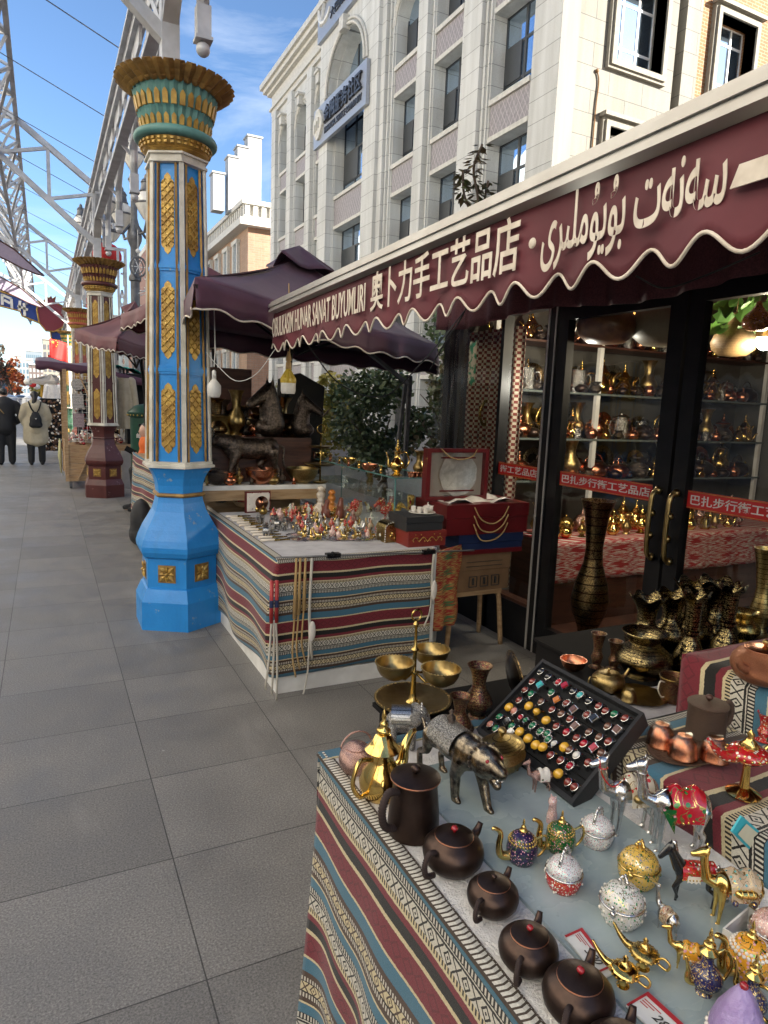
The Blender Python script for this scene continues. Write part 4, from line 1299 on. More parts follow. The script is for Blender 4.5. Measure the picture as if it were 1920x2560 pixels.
street_lamp('ornate grey street lamp with onion globes rising behind the blue column', 335, 16.0, 6.62, 5.35, .235)
street_lamp('more distant grey street lamp half hidden by the arcade beam', 243, 30.0, 9.3, 7.9, .30)
t = thing('lamp_wheel_ornament', 'round ornate metal wheel ornament fixed to the street lamp pole', 'ornament', at(345, 668, y=15.8))
b = B()
b.tube([(.16 * cos(i * pi / 10), -.05, .20 * sin(i * pi / 10)) for i in range(20)], .022, 6, True); b.tube([(.10 * cos(i * pi / 10), -.05, .13 * sin(i * pi / 10)) for i in range(20)], .014, 6, True)
b.build('rim', MAT['lampiron'], t)
b = B()
for k in range(6): b.bar((0, -.05, 0), (.15 * cos(k * pi / 3), -.05, .19 * sin(k * pi / 3)), .015)
for k in range(5): b.tube([(.1 + .1 * sin(k), -.02, -.2 - .07 * k), (.22, -.06, -.3 - .05 * k), (.12 + .12 * cos(k), 0, -.42 - .04 * k)], .012, 5)
b.ball((0, -.05, .32), .05); b.bar((0, -.05, .2), (0, -.05, .75), .012)
b.build('scrollwork', MAT['white'], t)
c = at(268, 640, y=14.2)
t = thing('red_lantern', 'red round lantern behind the maroon column capital', 'lantern', c)
b = B(); b.ball((0, 0, 0), (.26, .26, .24), 20); b.build('shade', MAT['flag'], t, smooth=True)
b = B(); b.lathe([(.08, .22), (.08, .27)], 12); b.bar((0, 0, .27), (0, 0, .6), .012); b.build('cap', MAT['gold'], t)
t = thing('white_lattice_screen', 'white fretwork screen standing behind the maroon column', 'screen', (0, 13.4, 0))
b = B()
x0, x1 = at(270, 620, y=13.4).x, at(316, 620, y=13.4).x
b.slab(x1 - .05, x1, -.02, .02, 0, 4.15); b.slab(x0, x1, -.02, .02, 4.15, 4.2); b.slab(x0 + .14, x0 + .18, -.02, .02, 0, 4.15)
for k in range(9):
    z = 3.3 - k * .36; xm = (x0 + .18 + x1 - .05) / 2; h = (x1 - x0 - .23) / 2
    for sx_, sz in ((1, 1), (1, -1), (-1, 1), (-1, -1)): b.bar((xm + sx_ * h, 0, z), (xm, 0, z + sz * .18), .03, .03, (0, 1, 0))
    if k % 3 == 0: b.tube([(xm + .06 * cos(q * pi / 4), 0, z + .06 * sin(q * pi / 4)) for q in range(8)], .012, 4, True)
for z in (3.95, 3.75): b.slab(x0 + .2, x1 - .06, -.015, .015, z, z + .03); b.slab(x0 + .24, x0 + .27, -.015, .015, z - .2, z)
b.build('fretwork', MAT['white'], t)
# ================================================================ shop awning
A0, A1 = V((1.30, 4.13, 0)), V((1.128, 0.05, 0))
AL = (A1 - A0).length
AD = (A1 - A0) / AL
AN = AD.cross(V((0, 0, 1))).normalized()                     # outward, to the street
ZB = 2.178


def sv(px, py):
    d = RW.transposed() @ V((px - CX, py - CY, F))
    t = (A0 - V((0, 0, EYE))).dot(AN) / d.dot(AN)
    p = V((0, 0, EYE)) + d * t
    return (p - A0).dot(AD), p.z


aw = thing('shop_awning', 'maroon shop awning with scalloped valance lettered in Latin, Chinese and Uyghur script', 'awning', A0)
vb = B()
VH = 0.207
per = 0.158


def val(u, v):
    s = u * AL
    zt = ZB - 0.045
    sc_ = 0.024 * (sin(2 * pi * s / per)) + 0.0
    zb = ZB - 0.045 - VH + sc_
    z = zt + (zb - zt) * v
    off = 0.012 * v * sin(2 * pi * s / per * 0.5 + 1.0) + 0.01 * sin(s * 2.1) * v
    return AD * s + AN * (0.02 + off) + V((0, 0, z)), (s, z)


vb.grid(320, 8, val); vb.build('valance', MAT['awning'], aw, smooth=True, solid=0.003)
pb_ = B()
pb_.tube([val(i / 400, 1.0)[0] for i in range(401)], 0.0044, 6)
pb_.build('piping', MAT['ivory'], aw, smooth=True)
fb = B()
for dz, h, o in ((0.0, 0.024, 0.034), (-0.022, 0.018, 0.026), (-0.038, 0.016, 0.034), (0.024, 0.012, 0.022)):
    p, q = AN * o / 2 + V((0, 0, ZB + dz * .8)), AD * AL + AN * o / 2 + V((0, 0, ZB + dz * .8))
    fb.bar(p, q, 0.04 + o, h * .8)
fb.build('front_rail', MAT['alu'], aw)
rb = B()
rb.grid(40, 6, lambda u, v: (AD * (u * AL) + AN * (0.03) * (1 - v) + V((v * (3.02 - 1.2), 0, ZB + 0.030 + v * 0.50 - 0.06 * sin(pi * v))), (u, v)))
rb.build('roof_cloth', MAT['awning'], aw, solid=0.004)
for s in (0.25, 2.0, 3.75):
    ab = B(); p = AD * s + V((0, 0, ZB)); ab.bar(p, p + V((0.75, -.1, 0.10)), .03, .03); ab.bar(p + V((0.75, -.1, 0.10)), p + V((1.5, 0.0, .3)), .03, .03)
    ab.build('folding_arm', MAT['black'], aw)


def vtext(name, body, s0, s1, z0, h, bold):
    M = frame(AD * s0 + AN * 0.033 + V((0, 0, z0)), AD, (0, 0, 1), AN)
    return text(name, body, MAT['ivory'], M, s1 - s0, h, aw, bold, 0.0015)


s0 = 0.02
vtext('latin_lettering', 'OBULKASIM HUNAR SANAT BUYUMLIRI', s0, sv(932, 730)[0], ZB - 0.190, 0.114, 0.010)
vtext('chinese_lettering', '奥卜力手工艺品店', sv(946, 730)[0], sv(1322, 640)[0], ZB - 0.202, 0.152, 0.014)
sd = sv(1357, 620)[0]
db = B(); db.ball(AD * sd + AN * 0.034 + V((0, 0, ZB - 0.142)), (0.005, 0.014, 0.014), 12); db.build('dot', MAT['ivory'], aw)
vtext('uyghur_lettering', '\ufeef\ufeae\ufbe9\ufee0\ufee3\ufbd8\ufef3\ufbd8\ufe91 \ufe95\ufeea\ufee7\ufeea\ufeb3', sv(1382, 600)[0], sv(1850, 450)[0], ZB - 0.224, 0.172, 0.010)
p = AD * sv(1868, 430)[0] + AN * 0.036
db = B(); db.prism([(0, 0), (.10, 0.0), (.115, .038), (.015, .038)], lambda a, c, d: p + AD * a + AN * d + V((0, 0, ZB - 0.165 + c)), 0, .004); db.build('dash', MAT['ivory'], aw)

# ================================================================ craft shop
GX = 2.92
sh = thing('craft_shop', 'glass fronted craft shop with black door frames full of copper and brass wares', 'shop', (GX, 0, 0))
b = B(); b.slab(0.0, 3.4, -2.5, 4.72, 0.0, 0.05); b.build('floor', MAT['woodd'], sh)
b = B(); b.slab(0.06, 3.4, 4.62, 4.72, 0.05, 2.6); b.build('end_wall', mat('grey_green_wall', (0.095, 0.09, 0.08), 0.8), sh)
b = B(); b.slab(3.4, 3.5, -2.5, 4.72, 0.0, 2.6); b.build('back_wall', bpy.data.materials['grey_green_wall'], sh)
b = B(); b.slab(0.0, 3.5, -2.5, 4.72, 2.6, 2.72); b.slab(0.0, 3.5, -2.6, -2.5, 0, 2.6); b.build('roof', MAT['woodd'], sh)
b = B()
for y0, y1 in ((4.66, 4.74), (3.955, 3.99), (3.30, 3.50), (-1.2, -1.1)): b.slab(-.03, .05, y0 + (.10 if y0 == 3.30 else 0), y1, 0.0, 2.45)
b.slab(-.03, .05, -1.1, 4.74, 2.26, 2.45); b.slab(-.03, .05, 3.5, 4.66, 0.0, 0.28); b.slab(-.03, .045, -1.1, 3.4, 0.0, 0.07)
b.build('frame', MAT['black'], sh)
b = B(); b.slab(-.036, -.03, 3.475, 3.49, 0.0, 2.26); b.slab(-.036, -.03, 3.41, 3.42, 0.0, 2.26); b.build('frame_edge', MAT['alu'], sh)
for y0, y1, lab in ((2.45, 3.395, 'far'), (0.9, 2.43, 'near')):
    d = B()
    s_ = 0.085
    d.slab(-.025, .03, y0, y0 + s_ + .015, .07, 2.255); d.slab(-.025, .03, y1 - s_, y1, .07, 2.255); d.slab(-.024, .029, y0 + s_, y1 - s_, .07, .20); d.slab(-.024, .029, y0 + s_, y1 - s_, 2.17, 2.255)
    do = d.build('door', MAT['black'], sh)
    g = B(); g.add([(0, y0 + s_, .2), (0, y1 - s_, .2), (0, y1 - s_, 2.17), (0, y0 + s_, 2.17)], [(0, 1, 2, 3)]); g.build('pane', MAT['shopglass'], do)
    yh = y0 + 0.05 if lab == 'far' else y1 - 0.045
    h = B(); h.tube(spline([(-.03, yh, 1.22), (-.075, yh, 1.20), (-.085, yh, 1.1), (-.085, yh, .98), (-.075, yh, .88), (-.03, yh, .86)], 4), .013, 8)
    for z in (1.22, 1.10, .98, .86): h.ball((-.07 if z in (1.10, .98) else -.04, yh, z), .022, 8)
    h.build('handle', MAT['brassd'], do, smooth=True)
for y0, y1 in ((3.99, 4.66), (3.50, 3.955), (-1.1, 0.9)):
    g = B(); g.add([(0, y0, .28), (0, y1, .28), (0, y1, 2.26), (0, y0, 2.26)], [(0, 1, 2, 3)]); g.build('pane', MAT['shopglass'], sh)
b = B(); b.slab(-0.02, 0.06, 3.5, 4.66, 0.28, 0.30); b.build('sill', MAT['woodd'], sh)
# fringed pelmet over the glass
b = B()
b.grid(180, 6, lambda u, v: (V((-.10 - 0.02 * sin(u * 150) * (0.3 + v), 4.78 - u * 5.6, 2.55 - v * (0.33 + 0.025 * sin(u * 21)))), (u * 5, v)))
tag(b.build('pelmet', mat('dark_maroon_brocade', (0.06, 0.014, 0.02), 0.85, c2=(0.095, 0.028, 0.035), ns=120, bump=0.3), None, True, 0.004), 'dark maroon pleated brocade pelmet hanging above the shop glass', 'pelmet')
bpy.data.objects['pelmet'].location = (GX, 0, 0)
cu = B()
cu.grid(70, 4, lambda u, v: (V((GX + 0.12 + 0.03 * sin(u * 46), 4.62 - u * 0.68, 2.2 - v * 1.9)), (u * 0.68, v * 1.9)))
tag(cu.build('curtain', MAT['curtain'], None, True, 0.002), 'brown and cream checked curtain hanging inside the far shop window', 'curtain')
pf = B()
pf.grid(30, 10, lambda u, v: (V((GX - 0.09 + 0.015 * sin(u * 17 + v * 4) + .01 * sin(u * 40), 4.70 - u * 0.42, 2.28 - v * 1.25)), (u, v)))
tag(pf.build('plastic_sheet', MAT['plastic'], None, True), 'creased clear plastic sheet hanging over the corner of the shop', 'plastic sheet')
fb_ = B(); q0 = at(1182, 905, x=GX - .13)
fb_.grid(6, 10, lambda u, v: (V((q0.x, q0.y - (u - .5) * .09, q0.z + .14 - v * .30 + 0.01 * sin(u * 9))), (u, v)))
tag(fb_.build('fringed_ornament', mat('cream_green_ornament', (0.62, 0.54, 0.36), 0.8, c2=(0.05, 0.26, 0.12), ns=14, lo=.48, hi=.54), None, True, 0.004), 'small cream, green and yellow ornament hanging at the shop corner', 'ornament')
for lab, y0, y1, body in (('left end of the red tape, behind the post, reading only the last characters', 3.955, 3.505, '街工艺品店'), ('red printed tape on the far door glass with white characters', 3.30, 2.56, '巴扎步行街工艺品店'), ('red printed tape on the near door glass, cut off by the frame', 2.34, 1.0, '巴扎步行街工艺品店 · 巴扎步行街工艺品店')):
    t = thing('printed_tape', lab, 'tape', (GX - .004, 0, 1.195), 0, 'red tapes on the shop glass')
    b = B(); b.slab(-.002, 0, y1, y0, -.045, .045); b.build('tape', MAT['redprint'], t)
    b = B()
    for z in (-.040, .040): b.slab(-.003, -.002, y1, y0, z - .0015, z + .0015)
    b.build('yellow_line', MAT['gold'], t)
    text('lettering', body, MAT['white'], frame((-.002, y0 - .02, -.025), (0, -1, 0), (0, 0, 1), (-1, 0, 0)), abs(y0 - y1) - .04 if 'near' not in lab else 1.26, .052, t, .012, .0015)

# interior shelves on the end wall
SY0, SY1 = 4.26, 4.61
SHZ = [2.16, 1.775, 1.40, 1.06]
t = thing('wall_shelves', 'wall of glass shelves with white uprights inside the shop', 'shelf', (GX, 0, 0))
for z in SHZ:
    b = B(); b.slab(.12, 3.38, SY0, SY1, z - .016, z); b.build('shelf', MAT['woodd'] if z > 2 else mat('shelf_glass_%d' % (z * 100), (0.13, 0.15, 0.14), 0.15), t)
for x in (.14, 1.19, 2.26, 3.34):
    b = B(); b.slab(x - .02, x + .02, SY0 + .005, SY0 + .04, .05, 2.5); b.build('upright', MAT['white'], t)
t = thing('ikat_counter', 'long counter covered with red and white ikat cloth inside the shop', 'counter', (GX, 0, 0))
b = B(); b.slab(.34, 3.2, 3.70, 4.18, .05, .66); b.build('counter_top', MAT['woodd'], t)
b = B(); b.grid(40, 8, lambda u, v: (V((.36 + u * 2.8, 3.68 - .012 * sin(u * 60) * v, .675 - v * .30)), (u * 2.8, v * .3))); b.build('ikat_cloth', MAT['ikat'], t, True, 0.003)
b = B(); b.slab(.34, 3.2, 3.68, 4.2, .661, .676); b.build('cover', MAT['ikat'], t)
# lit lamps in the shop
for i, (px, py, y, r) in enumerate(((1576, 796, 3.5, .032), (1912, 852, 2.7, .05))):
    p = at(px, py, y=y)
    t = thing('pendant_bulb', ('lit shop bulb with ribbed golden collar behind the brown gourd', 'large lit shop bulb among vine leaves at the right edge')[i], 'light bulb', p, 0, 'lit bulbs in the shop')
    b = B(); b.ball((0, 0, 0), (r, r, r * 1.15), 16); b.build('bulb', MAT['bulb'], t, True)
    b = B(); b.lathe([(r * 1.02, r * .4), (r * 1.1, r * 1.2), (r * .9, r * 2.0), (r * .4, r * 2.3)], 20, mod=lambda i_, j, rr, z: (rr * (1 if j % 2 else .92), z)); b.build('collar', MAT['goldd'], t)
    b = B(); b.tube([(0, 0, r * 2.3), (0, 0, 2.6 - p.z)], .004, 5); b.build('cord', MAT['cable'], t)
    ld = bpy.data.lights.new('bulb_light', 'POINT'); ld.energy = 7 if i == 0 else 9; ld.color = (1, .80, .54); ld.shadow_soft_size = .05
    lo = bpy.data.objects.new('bulb_light', ld); COL.objects.link(lo); lo.location = p + V((0, -.10, -r - .06))
p = at(1430, 860, y=4.1)
ld = bpy.data.lights.new('bulb_light', 'POINT'); ld.energy = 6; ld.color = (1, .9, .74); ld.shadow_soft_size = .03
t = thing('hanging_lamp', 'thin white cord and small lit lamp hanging before the middle shelves', 'lamp', at(1413, 905, y=3.7))
b = B(); b.ball((0, 0, -.10), .022, 10); b.build('bulb', MAT['bulb'], t, True)
b = B(); b.lathe([(.022, -.085), (.026, -.02), (.018, .05), (.006, .07)], 12); b.build('holder', MAT['black'], t, True)
b = B(); b.tube([(0, 0, .06), at(1448, 800, y=3.7) - t.location, at(1475, 770, y=3.7) - t.location], .004, 5); b.build('cord', MAT['white'], t)
lo = bpy.data.objects.new('bulb_light', ld); COL.objects.link(lo); lo.location = t.location + V((0, -.1, -.15))

# ================================================================ canopies
def canopy(name, label, peak, cs, vh, m, pole=None, per=.16, group='canopies over the stalls', ribs=True, cap=True):
    t = thing(name, label, 'canopy', (peak[0], peak[1], 0), 0, group)
    o = V((peak[0], peak[1], 0)); pk = V(peak) - o; cs = [V(c) - o for c in cs]
    b = B(); n = 10
    for i in range(4):
        a, c = cs[i], cs[(i + 1) % 4]

        def fn(u, v, a=a, c=c):
            e = a.lerp(c, u); p = pk.lerp(e, 0.04 + .96 * v)
            p.z -= 0.07 * sin(pi * v) * (0.5 + sin(pi * u) * .5) + .02 * sin(u * 9 + v * 3) * v * (1 - v) * 2
            p.z -= .03 * sin(pi * u) * v
            return p, (u, v)
        b.grid(n, n, fn)
    b.build('cloth', m, t, True, 0.003)
    vb, pp = B(), []
    for i in range(4):
        a, c = cs[i], cs[(i + 1) % 4]; Ln = (c - a).length
        nn = max(12, int(Ln / per * 8)); nw = max(1, round(Ln / per)) if per else 1

        def fv(u, v, a=a, c=c, Ln=Ln, nw=nw):
            e = a.lerp(c, u); e.z -= .03 * sin(pi * u)
            d = (c - a).cross(V((0, 0, 1))).normalized()
            h = vh * (1 + .16 * (cos(2 * pi * u * nw) - 1) * .5)
            e = e + d * (.012 * sin(u * Ln * 11) * v + .01 * v); e.z -= h * v
            return e, (u, v)
        vb.grid(nn, 3, fv)
        pp += [fv(k / nn, 1)[0] for k in range(nn)]
    vb.build('valance', m, t, True, 0.003)
    b = B(); b.tube(pp, .006, 5, True); b.build('piping', MAT['ivory'], t, True)
    if cap:
        b = B()
        for i in range(4):
            a, c = pk.lerp(cs[i], .24), pk.lerp(cs[(i + 1) % 4], .24)
            b.grid(6, 5, lambda u, v, a=a, c=c: ((pk + V((0, 0, .10))).lerp(a.lerp(c, u) + V((0, 0, .06)), .02 + .98 * v) + V((0, 0, -.03 * sin(pi * u) * v + .02 * sin(7 * u + 2) * v)), (u, v)))
        b.build('vent_cap', m, t, True, 0.003)
    if ribs:
        b = B()
        for c in cs: b.bar(pk + V((0, 0, -.06)), c + V((0, 0, -.05)), .022, .022)
        hub = V((0, 0, pk.z - .75))
        for c in cs: b.bar(hub, pk.lerp(c, .5) + V((0, 0, -.09)), .018, .018)
        b.build('rib', MAT['black'], t)
        b = B(); q = V(pole) - o if pole else V((0, 0, 0)); b.tube([(q.x, q.y, 0), (q.x, q.y, 1.6), (0, 0, pk.z - .02)], .024, 10); b.build('pole', MAT['black'], t)
    return t


NL, NR = at(488, 692, z=2.26), at(1094, 862, y=5.0)
FR, FL = at(1098, 868, y=6.4), V((1.0, 6.3, 2.25))
FR.z = 2.13
canopy('stall_canopy', 'large purple maroon canopy over the brass stall beside the blue column', (1.86, 5.35, 2.74), [NL, NR, FR, FL], .17, MAT['canvas'], (1.9, 5.75, 0), .30)
canopy('stall_canopy', 'faded maroon canopy with white piping left of the blue column, nearest of the far ones', at(338, 772, y=9.5), [at(293, 846, y=8.3), at(400, 870, y=9.0), V((1.55, 10.6, 2.25)), at(186, 822, y=9.5)], .15, MAT['canvas2'], (1.25, 9.9, 0), .16)
canopy('stall_canopy', 'maroon canopy corner just left of the blue column, highest of the far ones', V((1.55, 7.3, 2.85)), [V((.95, 6.35, 2.52)), V((2.3, 6.6, 2.45)), V((2.2, 8.2, 2.45)), at(302, 785, y=7.7)], .17, MAT['canvas2'], (1.7, 7.5, 0), .20)
canopy('stall_canopy', 'distant beige canopy above the white coat', at(128, 935, y=21), [at(75, 947, y=20), at(142, 952, y=20), at(150, 938, y=23), at(100, 940, y=23)], .1, MAT['beige'], None, .4, cap=False)
t = thing('cart_canopy', 'flat dark maroon canopy tilted over the wooden cart', 'canopy', (0, 13.0, 0))
p0, p1, p2 = at(88, 903, y=13.0), at(225, 930, y=13.0), at(375, 955, y=13.0)
b = B()
b.grid(24, 6, lambda u, v: (V((p0.x + (p2.x - p0.x) * u, -.25 + v * 1.6, p0.z + (p2.z - p0.z) * u + .06 * sin(pi * u) + .03 * sin(u * 15) * v + v * .12)), (u, v))); b.build('cloth', MAT['canvas'], t, True, .004)
b = B()
b.grid(30, 2, lambda u, v: (V((p0.x + (p2.x - p0.x) * u, -.25, p0.z + (p2.z - p0.z) * u + .06 * sin(pi * u) - v * (.13 + .02 * sin(u * 40)))), (u, v))); b.grid(10, 2, lambda u, v: (V((p0.x, -.25 + u * 1.6, p0.z + u * .12 - v * .13)), (u, v)))
b.build('valance', MAT['canvas'], t, True, .004)
b = B()
b.grid(12, 5, lambda u, v: (V((p1.x + .05 + (p2.x - p1.x) * u, .0 + v * .9, p1.z + .0 + (p2.z - p1.z) * u + .05 + .14 * sin(pi * u) + .02 * sin(u * 20 + v * 7))), (u, v)))
tag(b.build('tarpaulin', MAT['greencl'], None, True, .004), 'crumpled turquoise tarpaulin lying on the cart canopy', 'tarpaulin')
bpy.data.objects['tarpaulin'].location = (0, 13.0, 0)

# ================================================================ tables and cloths
def sheet(name, m, fn, nu, nv, parent=None, th=.003):
    b = B(); b.grid(nu, nv, fn); return b.build(name, m, parent, True, th)


# --- brass stall beside the blue column
TX, TY = 1.10, 3.40
t = thing('stall_table', 'long stall table beside the blue column covered with striped woven cloth', 'table', (TX, TY, 0))
b = B(); b.slab(.015, 1.0, .015, 1.6, 0, .74); b.slab(1.0, 1.28, .42, 2.2, 0, .74); b.build('table_box', MAT['white'], t)
b = B(); b.slab(.003, 1.0, -.004, .014, 0, .10); b.slab(-.004, .014, .0, 2.2, 0, .10); b.build('plinth', MAT['white'], t)


def drape(u, v):
    Ltot = 2.25 + 0.97
    s = u * Ltot
    z = .765 - v * .665
    if s < 2.25:
        y = 2.25 - s
        bul = .035 * sin(pi * v) * (0.5 + .5 * sin(y * 2.2 + .6)) + .022 * sin(y * 7.5 + v * 2.5) * v
        return V((-.012 - bul - .02 * v, y - .0, z)), (s, .02 + v * .665 + .014 * sin(y * 5.2) * v)
    x = s - 2.25
    return V((x - .012 - .02 * v * max(0, 1 - x * 6), -.014 - .006 * sin(x * 9) * v, z + .02 * v * x)), (s, .02 + v * .665 + .004 * sin(x * 12))


c = sheet('cloth', MAT['cloth'], drape, 190, 30)
tag(c, 'striped woven cloth draped round the stall table beside the blue column', 'cloth', 'striped table cloths'); c.location = (TX, TY, 0)
b = B()
b.grid(60, 1, lambda u, v: (V((-.014 + v * .05, 2.2 - u * 2.2, .767 + .0 * v)), (u * 2.2, v))); b.grid(30, 1, lambda u, v: (V((-.014 + u * .98, -.016 + v * .035, .768)), (u * .98, v)))
b.grid(30, 1, lambda u, v: (V((-.014 + u * .98, -.0185, .768 - v * .022)), (u * .98, v)))
b.build('braid', MAT['braid'], c, False, .003)
b = B(); b.slab(.035, 1.0, .018, 1.58, .74, .767); b.slab(.91, 1.28, .42, 2.2, .74, .766); b.build('table_top', MAT['plush'], t)
bd = thing('display_board', 'pale board shelf raised behind the stall, carrying the bronze animals', 'shelf', (TX, TY, 0))
b = B(); b.slab(-.09, .9, 1.6, 2.25, .93, .965); b.build('board', MAT['white'], bd)
b = B(); b.slab(-.09, .9, 1.603, 1.63, .85, .93); b.slab(-.09, -.04, 1.63, 1.68, 0, .93); b.slab(.85, .9, 1.63, 1.68, 0, .93); b.slab(-.09, -.04, 2.2, 2.25, 0, .93); b.slab(.85, .9, 2.2, 2.25, 0, .93); b.slab(-.05, .86, 2.1, 2.13, .1, .9); b.build('support', MAT['wood'], bd)
b = B(); b.prism([(.80, .97), (1.22, .97), (1.25, 1.75), (1.02, 1.86), (.84, 1.80)], lambda p, q, d: (TX + p - .1, d, q), 5.72, 5.80)
tag(b.build('padded_screen', mat('charcoal_cover', (0.035, 0.033, 0.03), 0.8), None), 'dark grey padded panel standing behind the bronze animals', 'panel')
b = B(); b.slab(.98, 1.80, 6.5, 6.56, 0, 1.9)
tag(b.build('back_board', MAT['woodd']), 'dark wooden board closing the back of the stall under the canopy', 'board')

# --- far stall with striped cloth
t = thing('far_stall_table', 'second stall table with striped cloth seen left of the blue column', 'table', (1.05, 6.3, 0))
b = B(); b.slab(.03, .9, 0, 3.35, 0, .84); b.build('table_box', MAT['wood'], t)
c = sheet('cloth', MAT['cloth'], lambda u, v: (V((.0 - .05 * sin(pi * v) * sin(u * 8) - .04 * v + .03 * sin(u * 26) * v, 3.38 - u * 3.4, .86 - v * .80)), (u * 3.4, v * .8 + .05 * u + .02 * sin(u * 20) * v)), 70, 16)
tag(c, 'striped woven cloth hanging crookedly from the second stall left of the blue column', 'cloth', 'striped table cloths'); c.location = (1.05, 6.3, 0)

# --- near table
NX, NY = 0.575, 1.43
t = thing('front_table', 'near display table with frosted glass top covered with trinkets and teapots', 'table', (NX, NY, 0))
b = B(); b.slab(.02, .60, -1.5, -.02, 0, .72); b.build('table_box', MAT['white'], t)
b = B(); b.slab(.62, 2.2, -1.5, .0, 0, .72); b.slab(.27, 2.2, .0, .215, 0, .735); b.slab(1.08, 2.6, .215, .50, 0, .735); b.build('rear_box', MAT['velvet'], t)
b = B(); b.slab(.585, 2.2, -1.5, .0, .72, .745); b.build('grey_cover', MAT['plush'], t)
b = B(); b.slab(.25, 2.2, .0, .225, .735, .747); b.slab(1.07, 2.6, .225, .51, .735, .747); b.build('dark_cover', MAT['velvet'], t)


def drape2(u, v):
    y = -u * 1.55
    k = v * v
    w = .026 * sin(y * 13 + .8) * k + .016 * sin(y * 29) * k + .03 * v
    st = .016 * sin(y * 9.5 + v * 3.2) * (v ** 0.7) + .007 * sin(y * 21 + 1 + 4 * v) * v
    return V((-w, y - .004, .752 - v * .74)), (u * 1.55, -(v * .74) - st + .25)


c = sheet('cloth', MAT['cloth'], drape2, 130, 40)
tag(c, 'striped woven cloth hanging down the street side of the near trinket table', 'cloth', 'striped table cloths'); c.location = (NX, NY, 0)
b = B()
b.grid(110, 2, lambda u, v: (V((-.010 + v * .034, -u * 1.55 - .002, .757 - .006 * abs(v - .5))), (u * 1.55, v)))
b.build('braid', MAT['braid'], c, False, .003)
b = B()
b.grid(20, 8, lambda u, v: (V((-.004 + u * .60, .004, .755 - v * .7)), (u * .6, -v * .7 + .25))); b.grid(20, 3, lambda u, v: (V((-.004 + u * .60, .004 - v * .04, .7565)), (u * .6, v * .04)))
b.build('end_panel', MAT['cloth'], c, False, .003)
fl = B()
fl.slab(.026, .60, -1.5, -.035, .742, .753)
f_ = fl.build('fleece', MAT['fleece'], None)
rnd2 = random.Random(3)
fz = B()
for i in range(2600):
    s = rnd2.random() * 1.46
    x = .026 + rnd2.uniform(-.002, .006); L_ = rnd2.uniform(.004, .010); a = rnd2.uniform(-.9, .9)
    p = V((x, -.035 - s, .7525)); q = p + V((-L_ * cos(a), L_ * sin(a), rnd2.uniform(.0, .004)))
    d = V((sin(a), cos(a), 0)) * .0009
    fz.add([p - d, p + d, q], [(0, 1, 2)])
for i in range(1400):
    p = V((rnd2.uniform(.03, .14), -.036 - rnd2.random() * 1.45, .753)); a = rnd2.uniform(0, 6.28); L_ = rnd2.uniform(.004, .009)
    q = p + V((L_ * cos(a), L_ * sin(a), .0035)); d = V((-sin(a), cos(a), 0)) * .0008
    fz.add([p - d, p + d, q], [(0, 1, 2)])
fzo = fz.build('fleece_fringe', MAT['fleece'], f_, fix=False); fzo['kind'] = 'stuff'
tag(f_, 'white fluffy fleece runner along the street edge of the near trinket table', 'fleece'); f_.location = (NX, NY, 0)
b = B(); b.slab(.142, .50, -1.5, -.16, .7535, .7595)
tag(b.build('glass_sheet', MAT['tglass']), 'frosted blue grey glass sheet lying on the trinket table', 'glass sheet'); bpy.data.objects['glass_sheet'].location = (NX, NY, 0)
# --- striped steps
def steps(name, label, x0, x1, z0, z1, y0, y1, off):
    t = thing(name, label, 'riser', (0, 0, 0), 0, 'cloth covered steps')
    b = B(); b.slab(x0 + .01, x1, y0, y1 - .01, .745, z1 - .006); b.build('box', MAT['wood'], t)
    H = z1 - z0; Wd = x1 - x0
    def fn(u, v):
        y = y1 - u * (y1 - y0)
        s = v * (H + Wd); r = .018
        wv = .004 * sin(y * 25)
        if s < Wd: return V((x1 - s, y, z1 + .002 * sin(y * 30 + s * 20))), (s, off + (y1 - y))
        k = (s - Wd) / H
        return V((x0 - .004 + wv * k - .012 * k, y - .02 * k, z1 - (s - Wd))), (s, off + (y1 - y))
    b = B(); b.grid(60, 30, fn)
    b.grid(20, 6, lambda u, v: (V((x0 + u * Wd, y1 + .002, z1 - v * H)), (u * Wd, off - .002 * v)))
    b.build('cloth_cover', MAT['cloth2'], t, True, .003)


steps('cloth_step', 'lower step covered with striped cloth behind the silver camels', 1.175, 1.54, .75, .83, .2, 1.14, .255)
steps('cloth_step', 'upper step covered with striped cloth under the hammered copper teapot', 1.545, 2.3, .75, .96, .2, 1.20, .065)
